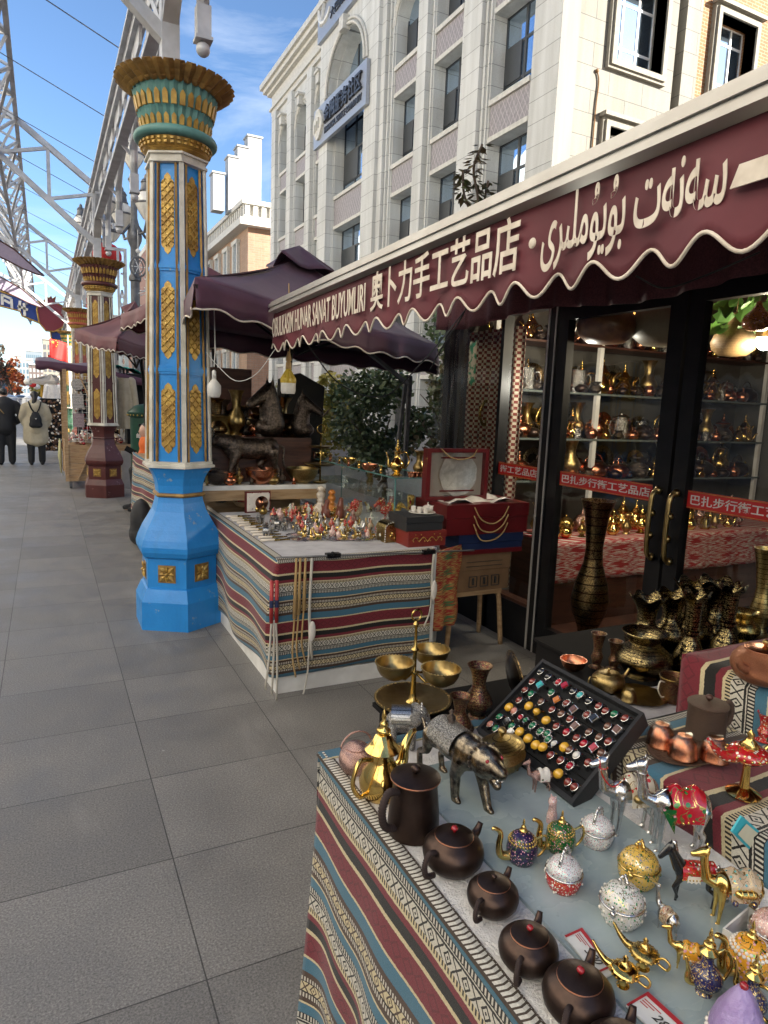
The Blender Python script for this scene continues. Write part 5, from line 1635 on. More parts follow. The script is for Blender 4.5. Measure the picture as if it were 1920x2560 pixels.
# ================================================================ wares: makers (unit height, base at z = 0, handle to -x, spout to +x)
PR = {
    'teapot': [(.30, 0), (.36, .02), (.50, .10), (.60, .24), (.63, .38), (.60, .52), (.50, .64), (.40, .70), (.385, .72), (.37, .715)],
    'jug': [(.33, 0), (.36, .02), (.37, .12), (.36, .35), (.33, .6), (.315, .74), (.33, .83), (.345, .86), (.33, .86)],
    'mokha': [(.20, 0), (.25, .02), (.31, .12), (.33, .24), (.28, .38), (.18, .50), (.15, .58), (.17, .64), (.24, .66), (.22, .67)],
    'vase': [(.17, 0), (.19, .01), (.17, .05), (.13, .09), (.14, .13), (.24, .25), (.26, .33), (.22, .44), (.13, .58), (.115, .68), (.14, .82), (.17, .92), (.23, 1.0), (.215, 1.0), (.13, .88)],
    'bottle': [(.24, 0), (.26, .01), (.27, .03), (.36, .10), (.38, .17), (.31, .30), (.20, .42), (.145, .48), (.145, .50), (.185, .52), (.185, .56), (.15, .575), (.165, .70), (.175, .85), (.21, .92), (.31, .985), (.30, .99), (.18, .93), (.15, .85)],
    'ruffle': [(.30, 0), (.32, .02), (.27, .06), (.30, .12), (.40, .24), (.42, .33), (.36, .44), (.21, .53), (.185, .60), (.20, .74), (.25, .84), (.37, .98), (.36, .985), (.22, .84), (.18, .74)],
    'squat': [(.30, 0), (.34, .01), (.30, .05), (.40, .13), (.56, .33), (.57, .42), (.50, .58), (.36, .70), (.30, .76), (.34, .84), (.48, .985), (.47, 1.0), (.31, .86), (.28, .76)],
    'goblet': [(.21, 0), (.23, .01), (.15, .05), (.12, .10), (.155, .22), (.18, .33), (.13, .45), (.115, .55), (.15, .75), (.21, .97), (.23, 1.0), (.215, 1.0), (.13, .72)],
    'bowl': [(.30, 0), (.42, .05), (.78, .30), (.95, .62), (1.0, .9), (1.06, .94), (1.06, 1.0), (.99, 1.0), (.92, .62), (.72, .30), (.30, .12), (0, .10)],
    'cupdown': [(.50, 0), (.56, .02), (.56, .08), (.53, .12), (.52, .4), (.44, .66), (.30, .80), (.28, .82), (.28, .9), (.25, .92), (0, .90)],
    'ewer': [(.20, 0), (.22, .015), (.15, .05), (.10, .10), (.16, .18), (.25, .30), (.26, .38), (.19, .50), (.10, .60), (.085, .70), (.11, .78), (.13, .80)],
    'lampfoot': [(.26, 0), (.28, .02), (.25, .07), (.10, .14), (.06, .24), (.08, .32)],
    'egg': [(.22, 0), (.32, .05), (.44, .22), (.48, .40), (.44, .58), (.36, .70), (.30, .74), (.28, .74)],
    'can': [(.36, 0), (.38, .02), (.38, .62), (.40, .66), (.38, .67)],
    'mug': [(.36, 0), (.40, .03), (.40, .12), (.45, .30), (.47, .60), (.45, .80), (.50, .97), (.52, 1.0), (.49, 1.0), (.42, .8), (.40, .1), (0, .08)],
    'urn': [(.14, 0), (.18, .02), (.10, .06), (.09, .1), (.20, .2), (.27, .36), (.25, .48), (.12, .60), (.09, .70), (.14, .74), (.13, .78), (.06, .84), (.03, .95), (0, 1.0)],
    'gourd': [(.05, 0), (.30, .03), (.46, .16), (.50, .32), (.43, .50), (.25, .68), (.13, .82), (.09, .96), (.05, 1.0)],
}
LID = {
    'teapot': [(.385, .715), (.39, .735), (.36, .75), (.20, .785), (.06, .80)],
    'jug': [(.35, .86), (.355, .875), (.33, .885), (.12, .915), (.04, .92)],
    'mokha': [(.25, .665), (.26, .68), (.20, .74), (.17, .78), (.11, .88), (.07, .90)],
    'ewer': [(.14, .80), (.145, .82), (.10, .86), (.05, .90)],
    'egg': [(.31, .735), (.32, .76), (.24, .82), (.10, .87), (.06, .88)],
    'can': [(.40, .67), (.405, .70), (.38, .72), (.15, .75), (.05, .76)],
}
CACHE = {}


def pot(name, label, cat, loc, H, m, kind, lid=None, knob=None, handle=None, hm=None, spout=None, rz=0.0, group=None, n=28, wide=1.0, mod=None, rim=None, collar=None):
    key = (name, kind, m.name, lid.name if lid else '', knob.name if knob else '', handle, spout, wide, hm.name if hm else '', n, rim.name if rim else '', collar.name if collar else '', mod is None)
    if key in CACHE:
        return dup(CACHE[key], loc, rz, label, group, H)
    t = thing(name, label, cat, loc, rz, group, H)
    pr = [(r * wide, z) for r, z in PR[kind]]
    b = B(); b.lathe(pr, n, mod=mod); body = b.build('body', m, t, smooth=38)
    rmax = max(r for r, z in pr)
    if rim:
        r0, z0 = pr[-2] if kind in ('teapot', 'jug') else max(pr, key=lambda q: q[1])
        b = B(); b.tube([(r0 * cos(i * pi / 14), r0 * sin(i * pi / 14), z0) for i in range(28)], .016, 6, True); b.build('rim', rim, t, True)
    if collar:
        zc = .60 if kind == 'teapot' else .66
        rr = .53 * wide
        b = B()
        for i in range(26): b.ball((rr * cos(i * pi / 13), rr * sin(i * pi / 13), zc), .036, 6)
        for i in range(22): b.ball((rr * .87 * cos(i * pi / 11), rr * .87 * sin(i * pi / 11), zc + .06), .032, 6)
        b.build('beaded_collar', collar, t, True)
    if lid:
        lp = [(r * wide, z) for r, z in LID[kind]]
        b = B(); b.lathe(lp, n); lo = b.build('lid', lid, t, smooth=38)
        if knob:
            zt = lp[-1][1]; b = B()
            if knob.name.startswith(('red_st', 'wood', 'leather', 'dark_cop', 'antique_b', 'aged', 'brass')) or kind in ('jug', 'can'):
                b.lathe([(.03, zt - .01), (.035, zt + .02), (.07, zt + .05), (.075, zt + .085), (.05, zt + .12), (.0, zt + .135)], 12)
            else:
                b.lathe([(.05, zt - .01), (.10, zt + .03), (.09, zt + .06), (.04, zt + .09), (.06, zt + .12), (.05, zt + .15), (.02, zt + .18), (.035, zt + .22), (.02, zt + .30), (0, zt + .34)], 12)
            b.build('knob', knob, lo, True)
    if handle == 'side':
        zt, zb_ = {'teapot': (.56, .14), 'jug': (.66, .12), 'mokha': (.60, .16), 'ewer': (.74, .26), 'egg': (.6, .2), 'can': (.56, .1), 'mug': (.85, .25)}[kind]
        R = lambda z: max(r_ for r_, z_ in pr if abs(z_ - z) < .13)
        b = B(); o = .30 if kind != 'ewer' else .24
        b.tube(spline([(-R(zt) * .93, 0, zt), (-R(zt) - o * .75, 0, zt + .06), (-rmax - o * .85, 0, (zt * .55 + zb_ * .45)), (-R(zb_) - o * .42, 0, zb_ + .02), (-R(zb_) * .95, 0, zb_)], 7), [.030] * 29, 8)
        b.build('handle', hm or m, t, True)
    elif handle == 'braid':
        zt, zb_ = (.60, .12) if kind != 'jug' else (.74, .20)
        R = lambda z: max(r_ for r_, z_ in pr if abs(z_ - z) < .13)
        pts = spline([(-R(zt) * .93, 0, zt), (-R(zt) - .16, 0, zt + .05), (-rmax - .24, 0, zt * .7 + zb_ * .3), (-rmax - .18, 0, zt * .2 + zb_ * .8), (-R(zb_) * .95, 0, zb_)], 12)
        b = B(); b.tube(pts, [.05 + .012 * (i % 2) for i in range(len(pts))], 8); b.build('handle', hm or MAT['wrap'], t, True)
    elif handle == 'over':
        zt = pr[-1][1]; b = B()
        b.tube(arc((0, 0, zt - .02), .46 * wide if kind != 'can' else .5, 8, 172, 18), .028, 8); b.build('handle', hm or m, t, True)
    if spout == 'short':
        b = B(); b.tube(spline([(rmax * .82, 0, .42), (rmax + .10, 0, .52), (rmax + .20, 0, .66), (rmax + .30, 0, .80)], 5), [.105, .10, .09, .085, .08, .075, .07, .066, .062, .058, .055, .05, .05, .05, .05, .052][:16], 10); b.build('spout', hm if (hm and kind == 'x') else m, t, True)
    elif spout == 'stub':
        b = B(); b.tube(spline([(rmax * .85, 0, .36), (rmax + .12, 0, .46), (rmax + .26, 0, .62)], 5), [.12 - .006 * i for i in range(11)], 10); b.build('spout', m, t, True)
    elif spout == 'swan':
        b = B(); pts = spline([(rmax * .80, 0, .24), (rmax + .16, 0, .30), (rmax + .22, 0, .55), (rmax + .20, 0, .84), (rmax + .36, 0, .98), (rmax + .42, 0, .95)], 5)
        b.tube(pts, [.085 * (1 - i / len(pts)) + .026 for i in range(len(pts))], 8); b.build('spout', hm or m, t, True)
    elif spout == 'ewer':
        b = B(); pts = spline([(.20 * wide, 0, .30), (.33, 0, .36), (.34, 0, .56), (.42, 0, .80)], 6)
        b.tube(pts, [.05 * (1 - i / len(pts)) + .018 for i in range(len(pts))], 8); b.build('spout', hm or m, t, True)
    elif spout == 'mokha':
        b = B(); pts = spline([(.28, 0, .18), (.42, 0, .34), (.46, 0, .54), (.60, 0, .68), (.68, 0, .70)], 5)
        b.tube(pts, [.07 * (1 - i / len(pts)) + .03 for i in range(len(pts))], 8); b.build('spout', m, t, True)
    CACHE[key] = t
    return t


def ruf(i, j, r, z):
    k = max(0, (z - .84) / .16)
    return r * (1 + .10 * k * sin(j * 2 * pi * 6 / 48)), z + .05 * k * k * sin(j * 2 * pi * 6 / 48)


def wh(px0, px1, p):                                            # real width of something px0..px1 wide at point p
    return (px1 - px0) / F * dep(p)


TZ = .753


def tp(px, py, z=TZ): return at(px, py, z=z)


# ---------------------------------------------------------------- row of dark copper teapots on the fleece
def front(*a): return a


tp_rows = [((1117, 2183), 156, 'first and largest dark copper teapot with red knob, behind the row of its mates', 1.0, 'redstone'),
           ((1215, 2288), 132, 'second small dark copper teapot in the row, with brown knob', 1.0, 'cpd'),
           ((1302, 2428), 152, 'third dark copper teapot in the row, darkest, with red knob', 1.0, 'redstone'),
           ((1425, 2552), 182, 'fourth dark copper teapot in the row, with embossed leaf and red knob', 1.0, 'redstone'),
           ((1530, 2700), 190, 'fifth teapot of the row, only its spout inside the picture', 1.0, 'redstone')]
for i, ((px, py), wpx, lab, k, kn) in enumerate(tp_rows):
    p = tp(px, py - 10 if i < 4 else py); 
    Wd = wpx / F * dep(p + V((0, 0, .05)))
    pot('copper_teapot', lab, 'teapot', V((p.x + .012, p.y, TZ)), Wd / 1.26, MAT['cpd'], 'teapot', MAT['cpd'], MAT[kn], 'braid', MAT['wrap'], 'stub', rz=radians(-2 + 9 * i if i < 3 else 12) + radians(20), group='dark copper teapots along the fleece', rim=MAT['cpr'])
p = tp(1032, 2078); pot('copper_jug', 'tall dark copper jug with flat lid and leather wrapped handle', 'jug', p, .138, MAT['cpd'], 'jug', MAT['cpd'], MAT['cpd'], 'braid', MAT['wrap'], None, rz=radians(14), rim=MAT['cpr'], wide=1.03)
p = tp(952, 1990); pot('brass_coffee_pot', 'shiny brass coffee pot with pointed lid behind the dark copper jug', 'coffee pot', p, .165, MAT['goldm'], 'mokha', MAT['goldm'], MAT['goldm'], 'side', MAT['goldm'], 'mokha', rz=radians(22), wide=.92)
p = tp(889, 1930); pot('lidded_pot', 'small rose copper pot with embossed lid and wire handle at the table corner', 'pot', p, .086, MAT['rose'], 'egg', MAT['rose'], None, 'over', MAT['rose'], wide=1.0)


# ---------------------------------------------------------------- animals
def quadruped(name, label, cat, loc, H, m, rz, pose, kid=None, vox=.02, group=None):
    t = thing(name, label, cat, loc, rz, group, H)
    organic('body', pose, m, t, vox, 3)
    if kid:
        for nm, mm, fn, sm in kid:
            b = B(); fn(b); b.build(nm, mm, t, sm)
    return t


C_ = lambda p, q, r0, r1: ('c', p, q, r0, r1)
E_ = lambda c, r, rot=None: ('e', c, r, rot) if rot else ('e', c, r)


def camel_pose(neck=1.0):                                      # unit height about 1, faces +x
    return [E_((0, 0, .50), (.25, .125, .135)), E_((-.13, 0, .52), (.14, .12, .125)), E_((.16, 0, .50), (.12, .11, .13)), E_((.06, 0, .62), (.06, .055, .07)), E_((-.11, 0, .62), (.06, .055, .07)),
            C_((.24, 0, .50), (.36, 0, .56), .075, .06), C_((.36, 0, .56), (.40, 0, .76), .06, .047), C_((.40, 0, .76), (.405, 0, .86), .047, .045),
            C_((.40, 0, .875), (.53, 0, .835), .055, .034), C_((.375, .03, .92), (.365, .038, .96), .014, .01), C_((.375, -.03, .92), (.365, -.038, .96), .014, .01)] + \
        [s for sy in (-1, 1) for s in (C_((.19, .065 * sy, .46), (.185, .065 * sy, .24), .055, .03), C_((.185, .065 * sy, .24), (.20, .065 * sy, .03), .028, .02), C_((.20, .065 * sy, .025), (.225, .065 * sy, .022), .03, .024),
                                       C_((-.19, .065 * sy, .48), (-.165, .065 * sy, .28), .07, .035), C_((-.165, .065 * sy, .28), (-.21, .065 * sy, .22), .034, .03), C_((-.21, .065 * sy, .22), (-.19, .065 * sy, .03), .028, .02), C_((-.19, .065 * sy, .025), (-.165, .065 * sy, .022), .03, .024))] + \
        [C_((-.26, 0, .54), (-.30, 0, .36), .016, .012)]


def saddle_fn(long=.30, wide=.145, drop=.16, z=.66, zc=.50):
    def fn(b):
        def g(u, v):
            x = -.02 + (u - .5) * long * (1 - .15 * abs(2 * v - 1)); a = (v - .5) * pi * 1.02
            w = wide; hump = .05 * (abs(cos((x - .06) * 18)) if False else (math.exp(-((x - .06) / .05) ** 2) + math.exp(-((x + .11) / .05) ** 2)))
            return V((x, w * sin(a), zc + (.145 + hump * cos(a)) * max(cos(a), -.02) - max(0, abs(a) - 1.2) * .28)), (u, v)
        b.grid(16, 18, g)
    return fn


def beads_fn(pts, r):
    def fn(b):
        for p in pts: b.ball(p, r, 6)
    return fn


def pack_fn(b):
    for s in (-1, 1):
        b.caps((-.10, .165 * s, .50), (.06, .165 * s, .50), .045, .045)
        for x in (-.08, -.02, .04): b.tube([(x, .165 * s + .047 * cos(i * pi / 5), .50 + .047 * sin(i * pi / 5)) for i in range(10)], .007, 5, True)


def bridle_fn(b):
    b.tube([(.46, .04 * cos(i * pi / 5), .855 + .045 * sin(i * pi / 5)) for i in range(10)], .010, 5, True)
    b.tube(spline([(.46, .03, .84), (.42, .05, .72), (.30, .06, .60), (.16, .05, .68)], 5), .008, 5)
    b.tube([(.40 + .05 * cos(i * pi / 6), .05 * sin(i * pi / 6), .80) for i in range(12)], .008, 5, True)


sad_beads = [(-.02 + .17 * cos(a), .15 * sin(a) * 1.02, .40 + .02 * cos(3 * a)) for a in [i * pi / 12 for i in range(24)]]
p = tp(1762, 2010); quadruped('camel_figurine', 'silver camel figurine with jewelled cream saddle and brass packs, left of its taller mate', 'figurine', tp(1575, 2082), .19, MAT['silver'], radians(165), camel_pose(),
    [('saddle', MAT['e_saddle2'], saddle_fn(), True), ('brass_pack', MAT['brassd'], pack_fn, True), ('bridle', MAT['e_red'], bridle_fn, True), ('bead_trim', MAT['pearl'], beads_fn(sad_beads, .012), True)], .012, 'silver camels')
quadruped('camel_figurine', 'taller silver camel figurine with red and green enamel saddle, nearest the steps', 'figurine', tp(1690, 2128), .205, MAT['silver'], radians(150), camel_pose(),
    [('saddle', MAT['e_saddle'], saddle_fn(.34, .15), True), ('bridle', MAT['silver'], bridle_fn, True), ('bead_trim', MAT['goldm'], beads_fn(sad_beads, .014), True),
     ('green_flap', MAT['e_green'], lambda b: b.grid(6, 6, lambda u, v: (V((.10 + u * .14 * (1 - v), .15 + .01 * v, .52 - v * .24)), (u, v))), True)], .012, 'silver camels')
quadruped('camel_figurine', 'pink jewelled two-humped camel figurine in front of the ring tray', 'figurine', tp(1352, 1982), .088, MAT['rose'], radians(165), camel_pose(),
    [('saddle', MAT['pearl'], saddle_fn(.30, .15), True), ('gem_trim', MAT['e_pink'], beads_fn(sad_beads, .02), True), ('green_gem', MAT['e_green'], beads_fn([(.05, .15, .45)], .03), True)], .014)
quadruped('camel_figurine', 'big gold camel figurine with teal jewels and a gold pack at the right edge', 'figurine', tp(1832, 2310), .150, MAT['goldm'], radians(150), camel_pose(),
    [('saddle', MAT['e_teal'], saddle_fn(.36, .16), True), ('pack', MAT['goldm'], pack_fn, True), ('tassel', MAT['e_blue'], beads_fn([(.1, .19, .40), (-.1, .19, .40), (.1, -.19, .40), (-.1, -.19, .40)], .035), True), ('bead_trim', MAT['e_red'], beads_fn(sad_beads, .013), True)], .013)
quadruped('camel_figurine', 'tiny silver camel figurine between the jewelled silver pot and the black horse', 'figurine', tp(1665, 2345), .080, MAT['silver'], radians(75), camel_pose(),
    [('saddle', MAT['e_mixed'], saddle_fn(.28, .15), True)], .02, 'tiny camels')
quadruped('camel_figurine', 'tiny gold camel figurine with orange enamel saddle in front of the silver one', 'figurine', tp(1718, 2432), .078, MAT['goldm'], radians(130), camel_pose(),
    [('saddle', MAT['e_yellow'], saddle_fn(.32, .16), True), ('bead_trim', MAT['pearl'], beads_fn(sad_beads, .018), True)], .02, 'tiny camels')


def horse_pose():
    return [E_((0, 0, .55), (.26, .115, .125)), E_((-.17, 0, .56), (.13, .115, .13)), E_((.17, 0, .56), (.12, .105, .135)), C_((.22, 0, .60), (.36, 0, .86), .10, .06), C_((.36, 0, .90), (.50, 0, .74), .062, .036),
            C_((.35, .03, .95), (.36, .035, 1.0), .016, .006), C_((.35, -.03, .95), (.36, -.035, 1.0), .016, .006),
            C_((.20, .06, .50), (.30, .06, .34), .05, .028), C_((.30, .06, .34), (.24, .06, .20), .026, .02), C_((.24, .06, .2), (.25, .06, .18), .024, .022),
            C_((.18, -.06, .50), (.19, -.06, .28), .05, .028), C_((.19, -.06, .28), (.20, -.06, .03), .026, .02), C_((.20, -.06, .025), (.22, -.06, .02), .026, .024),
            C_((-.20, .065, .54), (-.16, .065, .34), .075, .035), C_((-.16, .065, .34), (-.27, .065, .24), .034, .026), C_((-.27, .065, .24), (-.24, .065, .03), .026, .02), C_((-.24, .065, .025), (-.215, .065, .02), .026, .024),
            C_((-.22, -.065, .54), (-.24, -.065, .34), .075, .035), C_((-.24, -.065, .34), (-.36, -.065, .26), .034, .026), C_((-.36, -.065, .26), (-.36, -.065, .03), .026, .02), C_((-.36, -.065, .025), (-.335, -.065, .02), .026, .024)]


def mane_fn(b):
    for i in range(9):
        f = i / 8; p = V((.30 + .07 * f, 0, .66 + .28 * f)); b.ball(p + V((-.045, 0, .0)), (.04, .032, .05), 8)
    for i in range(7): b.ball((-.30 - .028 * i, 0, .60 - .075 * i), (.036, .03, .05), 8)


def horse_sad(b):
    b.grid(14, 16, lambda u, v: (V((-.24 + u * .46, .125 * sin((v - .5) * pi * 1.08), .555 + .135 * cos((v - .5) * pi * 1.08) - (.05 if abs(v - .5) > .42 else 0))), (u, v)))


quadruped('horse_figurine', 'black enamel horse figurine with red saddle cloth and white mane', 'figurine', tp(1728, 2268), .128, mat('black_enamel', (.012, .012, .013), .12, coat=.6), radians(152), horse_pose(),
    [('mane', MAT['silver'], mane_fn, True), ('saddle_cloth', MAT['e_red'], horse_sad, True), ('gold_trim', MAT['goldm'], beads_fn([(-.24 + .046 * i, s * .135, .50) for i in range(11) for s in (-1, 1)], .013), True),
     ('white_flap', MAT['pearl'], lambda b: b.grid(6, 4, lambda u, v: (V((-.02 + u * .18, .134, .56 - v * .12 * (1 - .3 * abs(sin(u * 9))))), (u, v))), True)], .013)


def tiger_pose():
    return [E_((-.10, 0, .53), (.34, .165, .18)), E_((.18, 0, .56), (.18, .17, .19)), E_((-.34, 0, .52), (.16, .16, .18)), C_((.26, 0, .58), (.38, 0, .61), .16, .14), E_((.46, 0, .60), (.175, .165, .165)),
            C_((.54, 0, .61), (.67, 0, .59), .095, .075), C_((.54, 0, .50), (.64, 0, .44), .06, .045), C_((.42, .085, .70), (.43, .10, .75), .03, .016), C_((.42, -.085, .70), (.43, -.10, .75), .03, .016),
            C_((.24, .09, .50), (.30, .10, .28), .10, .062), C_((.30, .10, .28), (.40, .10, .05), .06, .045), C_((.40, .10, .045), (.46, .10, .035), .045, .035),
            C_((.18, -.09, .50), (.10, -.10, .30), .10, .062), C_((.10, -.10, .30), (.12, -.10, .05), .06, .045), C_((.12, -.10, .045), (.18, -.10, .035), .045, .035),
            C_((-.38, .09, .50), (-.32, .10, .30), .09, .05), C_((-.32, .10, .30), (-.46, .10, .20), .048, .036), C_((-.46, .10, .20), (-.42, .10, .05), .036, .034), C_((-.42, .10, .045), (-.36, .10, .035), .043, .034),
            C_((-.40, -.09, .50), (-.44, -.10, .30), .09, .05), C_((-.44, -.10, .30), (-.58, -.10, .22), .048, .036), C_((-.58, -.10, .22), (-.56, -.10, .05), .036, .034), C_((-.56, -.10, .045), (-.50, -.10, .035), .043, .034),
            C_((-.48, 0, .56), (-.62, 0, .40), .03, .026), C_((-.62, 0, .40), (-.70, 0, .52), .026, .022)]


def tiger_sad(b):
    b.grid(16, 16, lambda u, v: (V((-.34 + u * .42, .182 * sin((v - .5) * pi * 1.05), .535 + .195 * cos((v - .5) * pi * 1.05))), (u, v)))


p = tp(1128, 2000)
tg = quadruped('tiger_statue', 'antique bronze prowling tiger with a saddled back, mouth open, beside the incense burner', 'statue', tp(1140, 1985), .215, MAT['bronze'], radians(-88), tiger_pose(),
    [('saddle', MAT['silverd'], tiger_sad, True), ('finial', MAT['bronzed'], lambda b: b.lathe([(.05, .68), (.06, .70), (.03, .72), (.05, .76), (.04, .79), (.015, .81), (.03, .84), (0, .87)], 12, (-.16, 0, 0)), True),
     ('fang', MAT['silver'], beads_fn([(.69, .04, .53), (.69, -.04, .53), (.66, .035, .485), (.66, -.035, .485)], .016), True), ('eye', MAT['redstone'], beads_fn([(.575, .085, .675)], .02), True), ('eye', MAT['redstone'], beads_fn([(.575, -.085, .675)], .02), True),
     ('collar', MAT['bronzed'], beads_fn([(.36 + .02 * cos(a), .135 * sin(a), .60 + .145 * cos(a)) for a in [i * pi / 9 for i in range(18)]], .02), True)], .013)


def eleph_pose():
    return [E_((-.06, 0, .55), (.30, .21, .25)), E_((.24, 0, .68), (.17, .155, .17)), C_((.36, 0, .62), (.46, 0, .40), .085, .06), C_((.46, 0, .40), (.50, 0, .22), .058, .042), C_((.50, 0, .22), (.58, 0, .16), .042, .034),
            E_((.17, .19, .66), (.13, .03, .16)), E_((.17, -.19, .66), (.13, .03, .16)), C_((-.36, 0, .60), (-.42, 0, .36), .022, .016)] + \
        [s for sx in (-.24, .12) for sy in (-1, 1) for s in (C_((sx, .12 * sy, .46), (sx + .01, .12 * sy, .06), .085, .07),)]


def eleph_sad(b):
    b.grid(16, 16, lambda u, v: (V((-.28 + u * .36, .225 * sin((v - .5) * pi * 1.0), .56 + .262 * cos((v - .5) * pi * 1.0))), (u, v)))


quadruped('elephant_statue', 'antique silver elephant with embossed blanket and bead band, behind the brass coffee pot', 'statue', tp(1012, 1868), .135, MAT['silverd'], radians(-28), eleph_pose(),
    [('blanket', MAT['engrs'], eleph_sad, True), ('tusk', MAT['silver'], lambda b: [b.tube(spline([(.36, .08 * s, .56), (.46, .10 * s, .48), (.54, .10 * s, .52)], 5), [.024 - .0018 * i for i in range(11)], 8) for s in (-1, 1)], True),
     ('bead_band', MAT['silver'], beads_fn([(.28 + .06 * cos(a) * 0, .16 * sin(a), .70 + .165 * cos(a)) for a in [i * pi / 8 - pi / 2 for i in range(9)]], .022), True)], .016)
b = B(); pc = tp(1378, 2062)
organic('pink_cat_figurine', [E_((0, 0, .26), (.17, .15, .26)), C_((0, 0, .45), (.02, 0, .62), .12, .11), E_((.03, 0, .72), (.14, .13, .13)), C_((.0, .07, .82), (-.02, .09, .98), .04, .015), C_((.0, -.07, .82), (-.02, -.09, .98), .04, .015), C_((.08, .07, .35), (.12, .06, .06), .06, .045), C_((.08, -.07, .35), (.12, -.06, .06), .06, .045), C_((.12, 0, .70), (.19, 0, .67), .06, .03)], MAT['e_pink'], None, .035)
o = bpy.data.objects['pink_cat_figurine']; o.location = pc; o.scale = (.075,) * 3; o.rotation_euler.z = radians(200)
tag(o, 'pink enamel cat figurine sitting between the pink camel and the green teapot', 'figurine')

# ---------------------------------------------------------------- incense burner
t = thing('incense_burner', 'oval brass incense burner with pierced lid and knob behind the tiger', 'incense burner', tp(1248, 1930), radians(20), None, .075)
b = B(); b.lathe([(.5, .15), (.75, .22), (.95, .42), (.98, .6), (.86, .74), (.84, .82), (.92, .85), (.90, .90), (.82, .90)], 32, sx=1.0, sy=.72); b.build('bowl', MAT['brassd'], t, smooth=38)
b = B(); b.lathe([(.86, .90), (.84, .98), (.5, 1.14), (.2, 1.2), (.08, 1.21)], 32, sx=1.0, sy=.72)
lo = b.build('lid', MAT['engrg'], t, smooth=38)
b = B(); b.lathe([(.05, 1.2), (.06, 1.28), (.14, 1.36), (.15, 1.42), (.08, 1.5), (0, 1.52)], 12); b.build('knob', MAT['brassd'], lo, True)
for k in range(4):
    a = k * pi / 2 + .6; b = B(); b.caps((.62 * cos(a), .45 * sin(a), .22), (.68 * cos(a), .5 * sin(a), .03), .09, .05); b.build('foot', MAT['brassd'], t, True)

# ---------------------------------------------------------------- enamel teapots, eggs, baskets
for lab, px, py, m, H in (('dark purple enamel teapot with gold bead collar and swan spout', 1302, 2158, 'e_purple', .082), ('green enamel teapot with gold bead collar and pink flowers', 1398, 2132, 'e_green', .080), ('orange yellow enamel teapot with pale bead collar at the right edge', 1866, 2446, 'e_yellow', .088)):
    p = tp(px, py)
    pot('enamel_teapot', lab, 'teapot', p, H, MAT[m], 'teapot', MAT[m], MAT['goldm'], 'side', MAT['goldm'], 'swan', rz=radians(168), group='enamel teapots with swan spouts', wide=.58, collar=MAT['pearl'] if m == 'e_yellow' else MAT['brass'])


def jewel_egg(name, label, px, py, H, m1, m2, kind):
    p = tp(px, py); t = thing(name, label, 'trinket', p, .4, None, (H, H, H * 1.2))
    b = B(); b.lathe([(.24, 0), (.36, .05), (.46, .2), (.50, .36), (.48, .46)], 24); b.build('bowl', m1, t, smooth=38)
    b = B(); b.lathe([(.495, .455), (.52, .48), (.495, .505)], 24); b.build('rim', MAT['silver'] if m2 is not MAT['e_goldpot'] else MAT['goldm'], t, True)
    b = B(); b.lathe([(.48, .50), (.44, .62), (.32, .74), (.16, .80), (.02, .82)], 24); b.build('lid', m2, t, True)
    r_ = random.Random(px)
    b = B()
    for i in range(60):
        a = r_.uniform(0, 6.28); z = r_.uniform(.1, .78)
        rr = .50 if z < .48 else .50 * cos((z - .48) / .34 * 1.35)
        if z < .3: rr = .36 + .4 * z
        b.ball((rr * cos(a), rr * sin(a), z), r_.uniform(.016, .036), 6)
    b.build('jewels', MAT['pearl'] if kind != 'g' else MAT['e_green'], t, True)
    b = B()
    if kind in ('basket', 'r'):
        b.tube(arc((0, 0, .72), .30, 0, 180, 14), .04, 6)
        for k in range(9): b.ball(arc((0, 0, .72), .30, 0, 180, 8)[k], .055, 6)
    else:
        for a in (0, 2.1, 4.2): b.ball((.10 * cos(a), .10 * sin(a), .90), .05, 6); b.tube([(.06 * cos(a), .06 * sin(a), .78), (.10 * cos(a), .10 * sin(a), .92), (.03 * cos(a), .03 * sin(a), 1.0)], .03, 6)
        b.tube(arc((.52, 0, .42), .13, -80, 80, 8), .035, 6); b.ball((-.54, 0, .45), .07, 8); b.ball((-.60, 0, .62), .05, 8)
    b.build('handle', MAT['silver'] if m2 is not MAT['e_goldpot'] else MAT['goldm'], t, True)
    return t


jewel_egg('crystal_basket', 'crystal studded basket trinket with arched handle below the ring tray', 1489, 2115, .066, MAT['e_crystal'], MAT['e_crystal'], 'basket')
jewel_egg('heart_egg', 'red and silver egg trinket with hearts and lattice lid', 1406, 2225, .066, MAT['e_red'], MAT['e_crystal'], 'r')
jewel_egg('jewelled_pot', 'round silver jewelled pot with green leaves beside the price card', 1550, 2308, .074, MAT['e_silverpot'], MAT['e_silverpot'], 'x')
jewel_egg('jewelled_pot', 'round gold jewelled pot with green leaves beyond the silver one', 1592, 2212, .074, MAT['e_goldpot'], MAT['e_goldpot'], 'g')


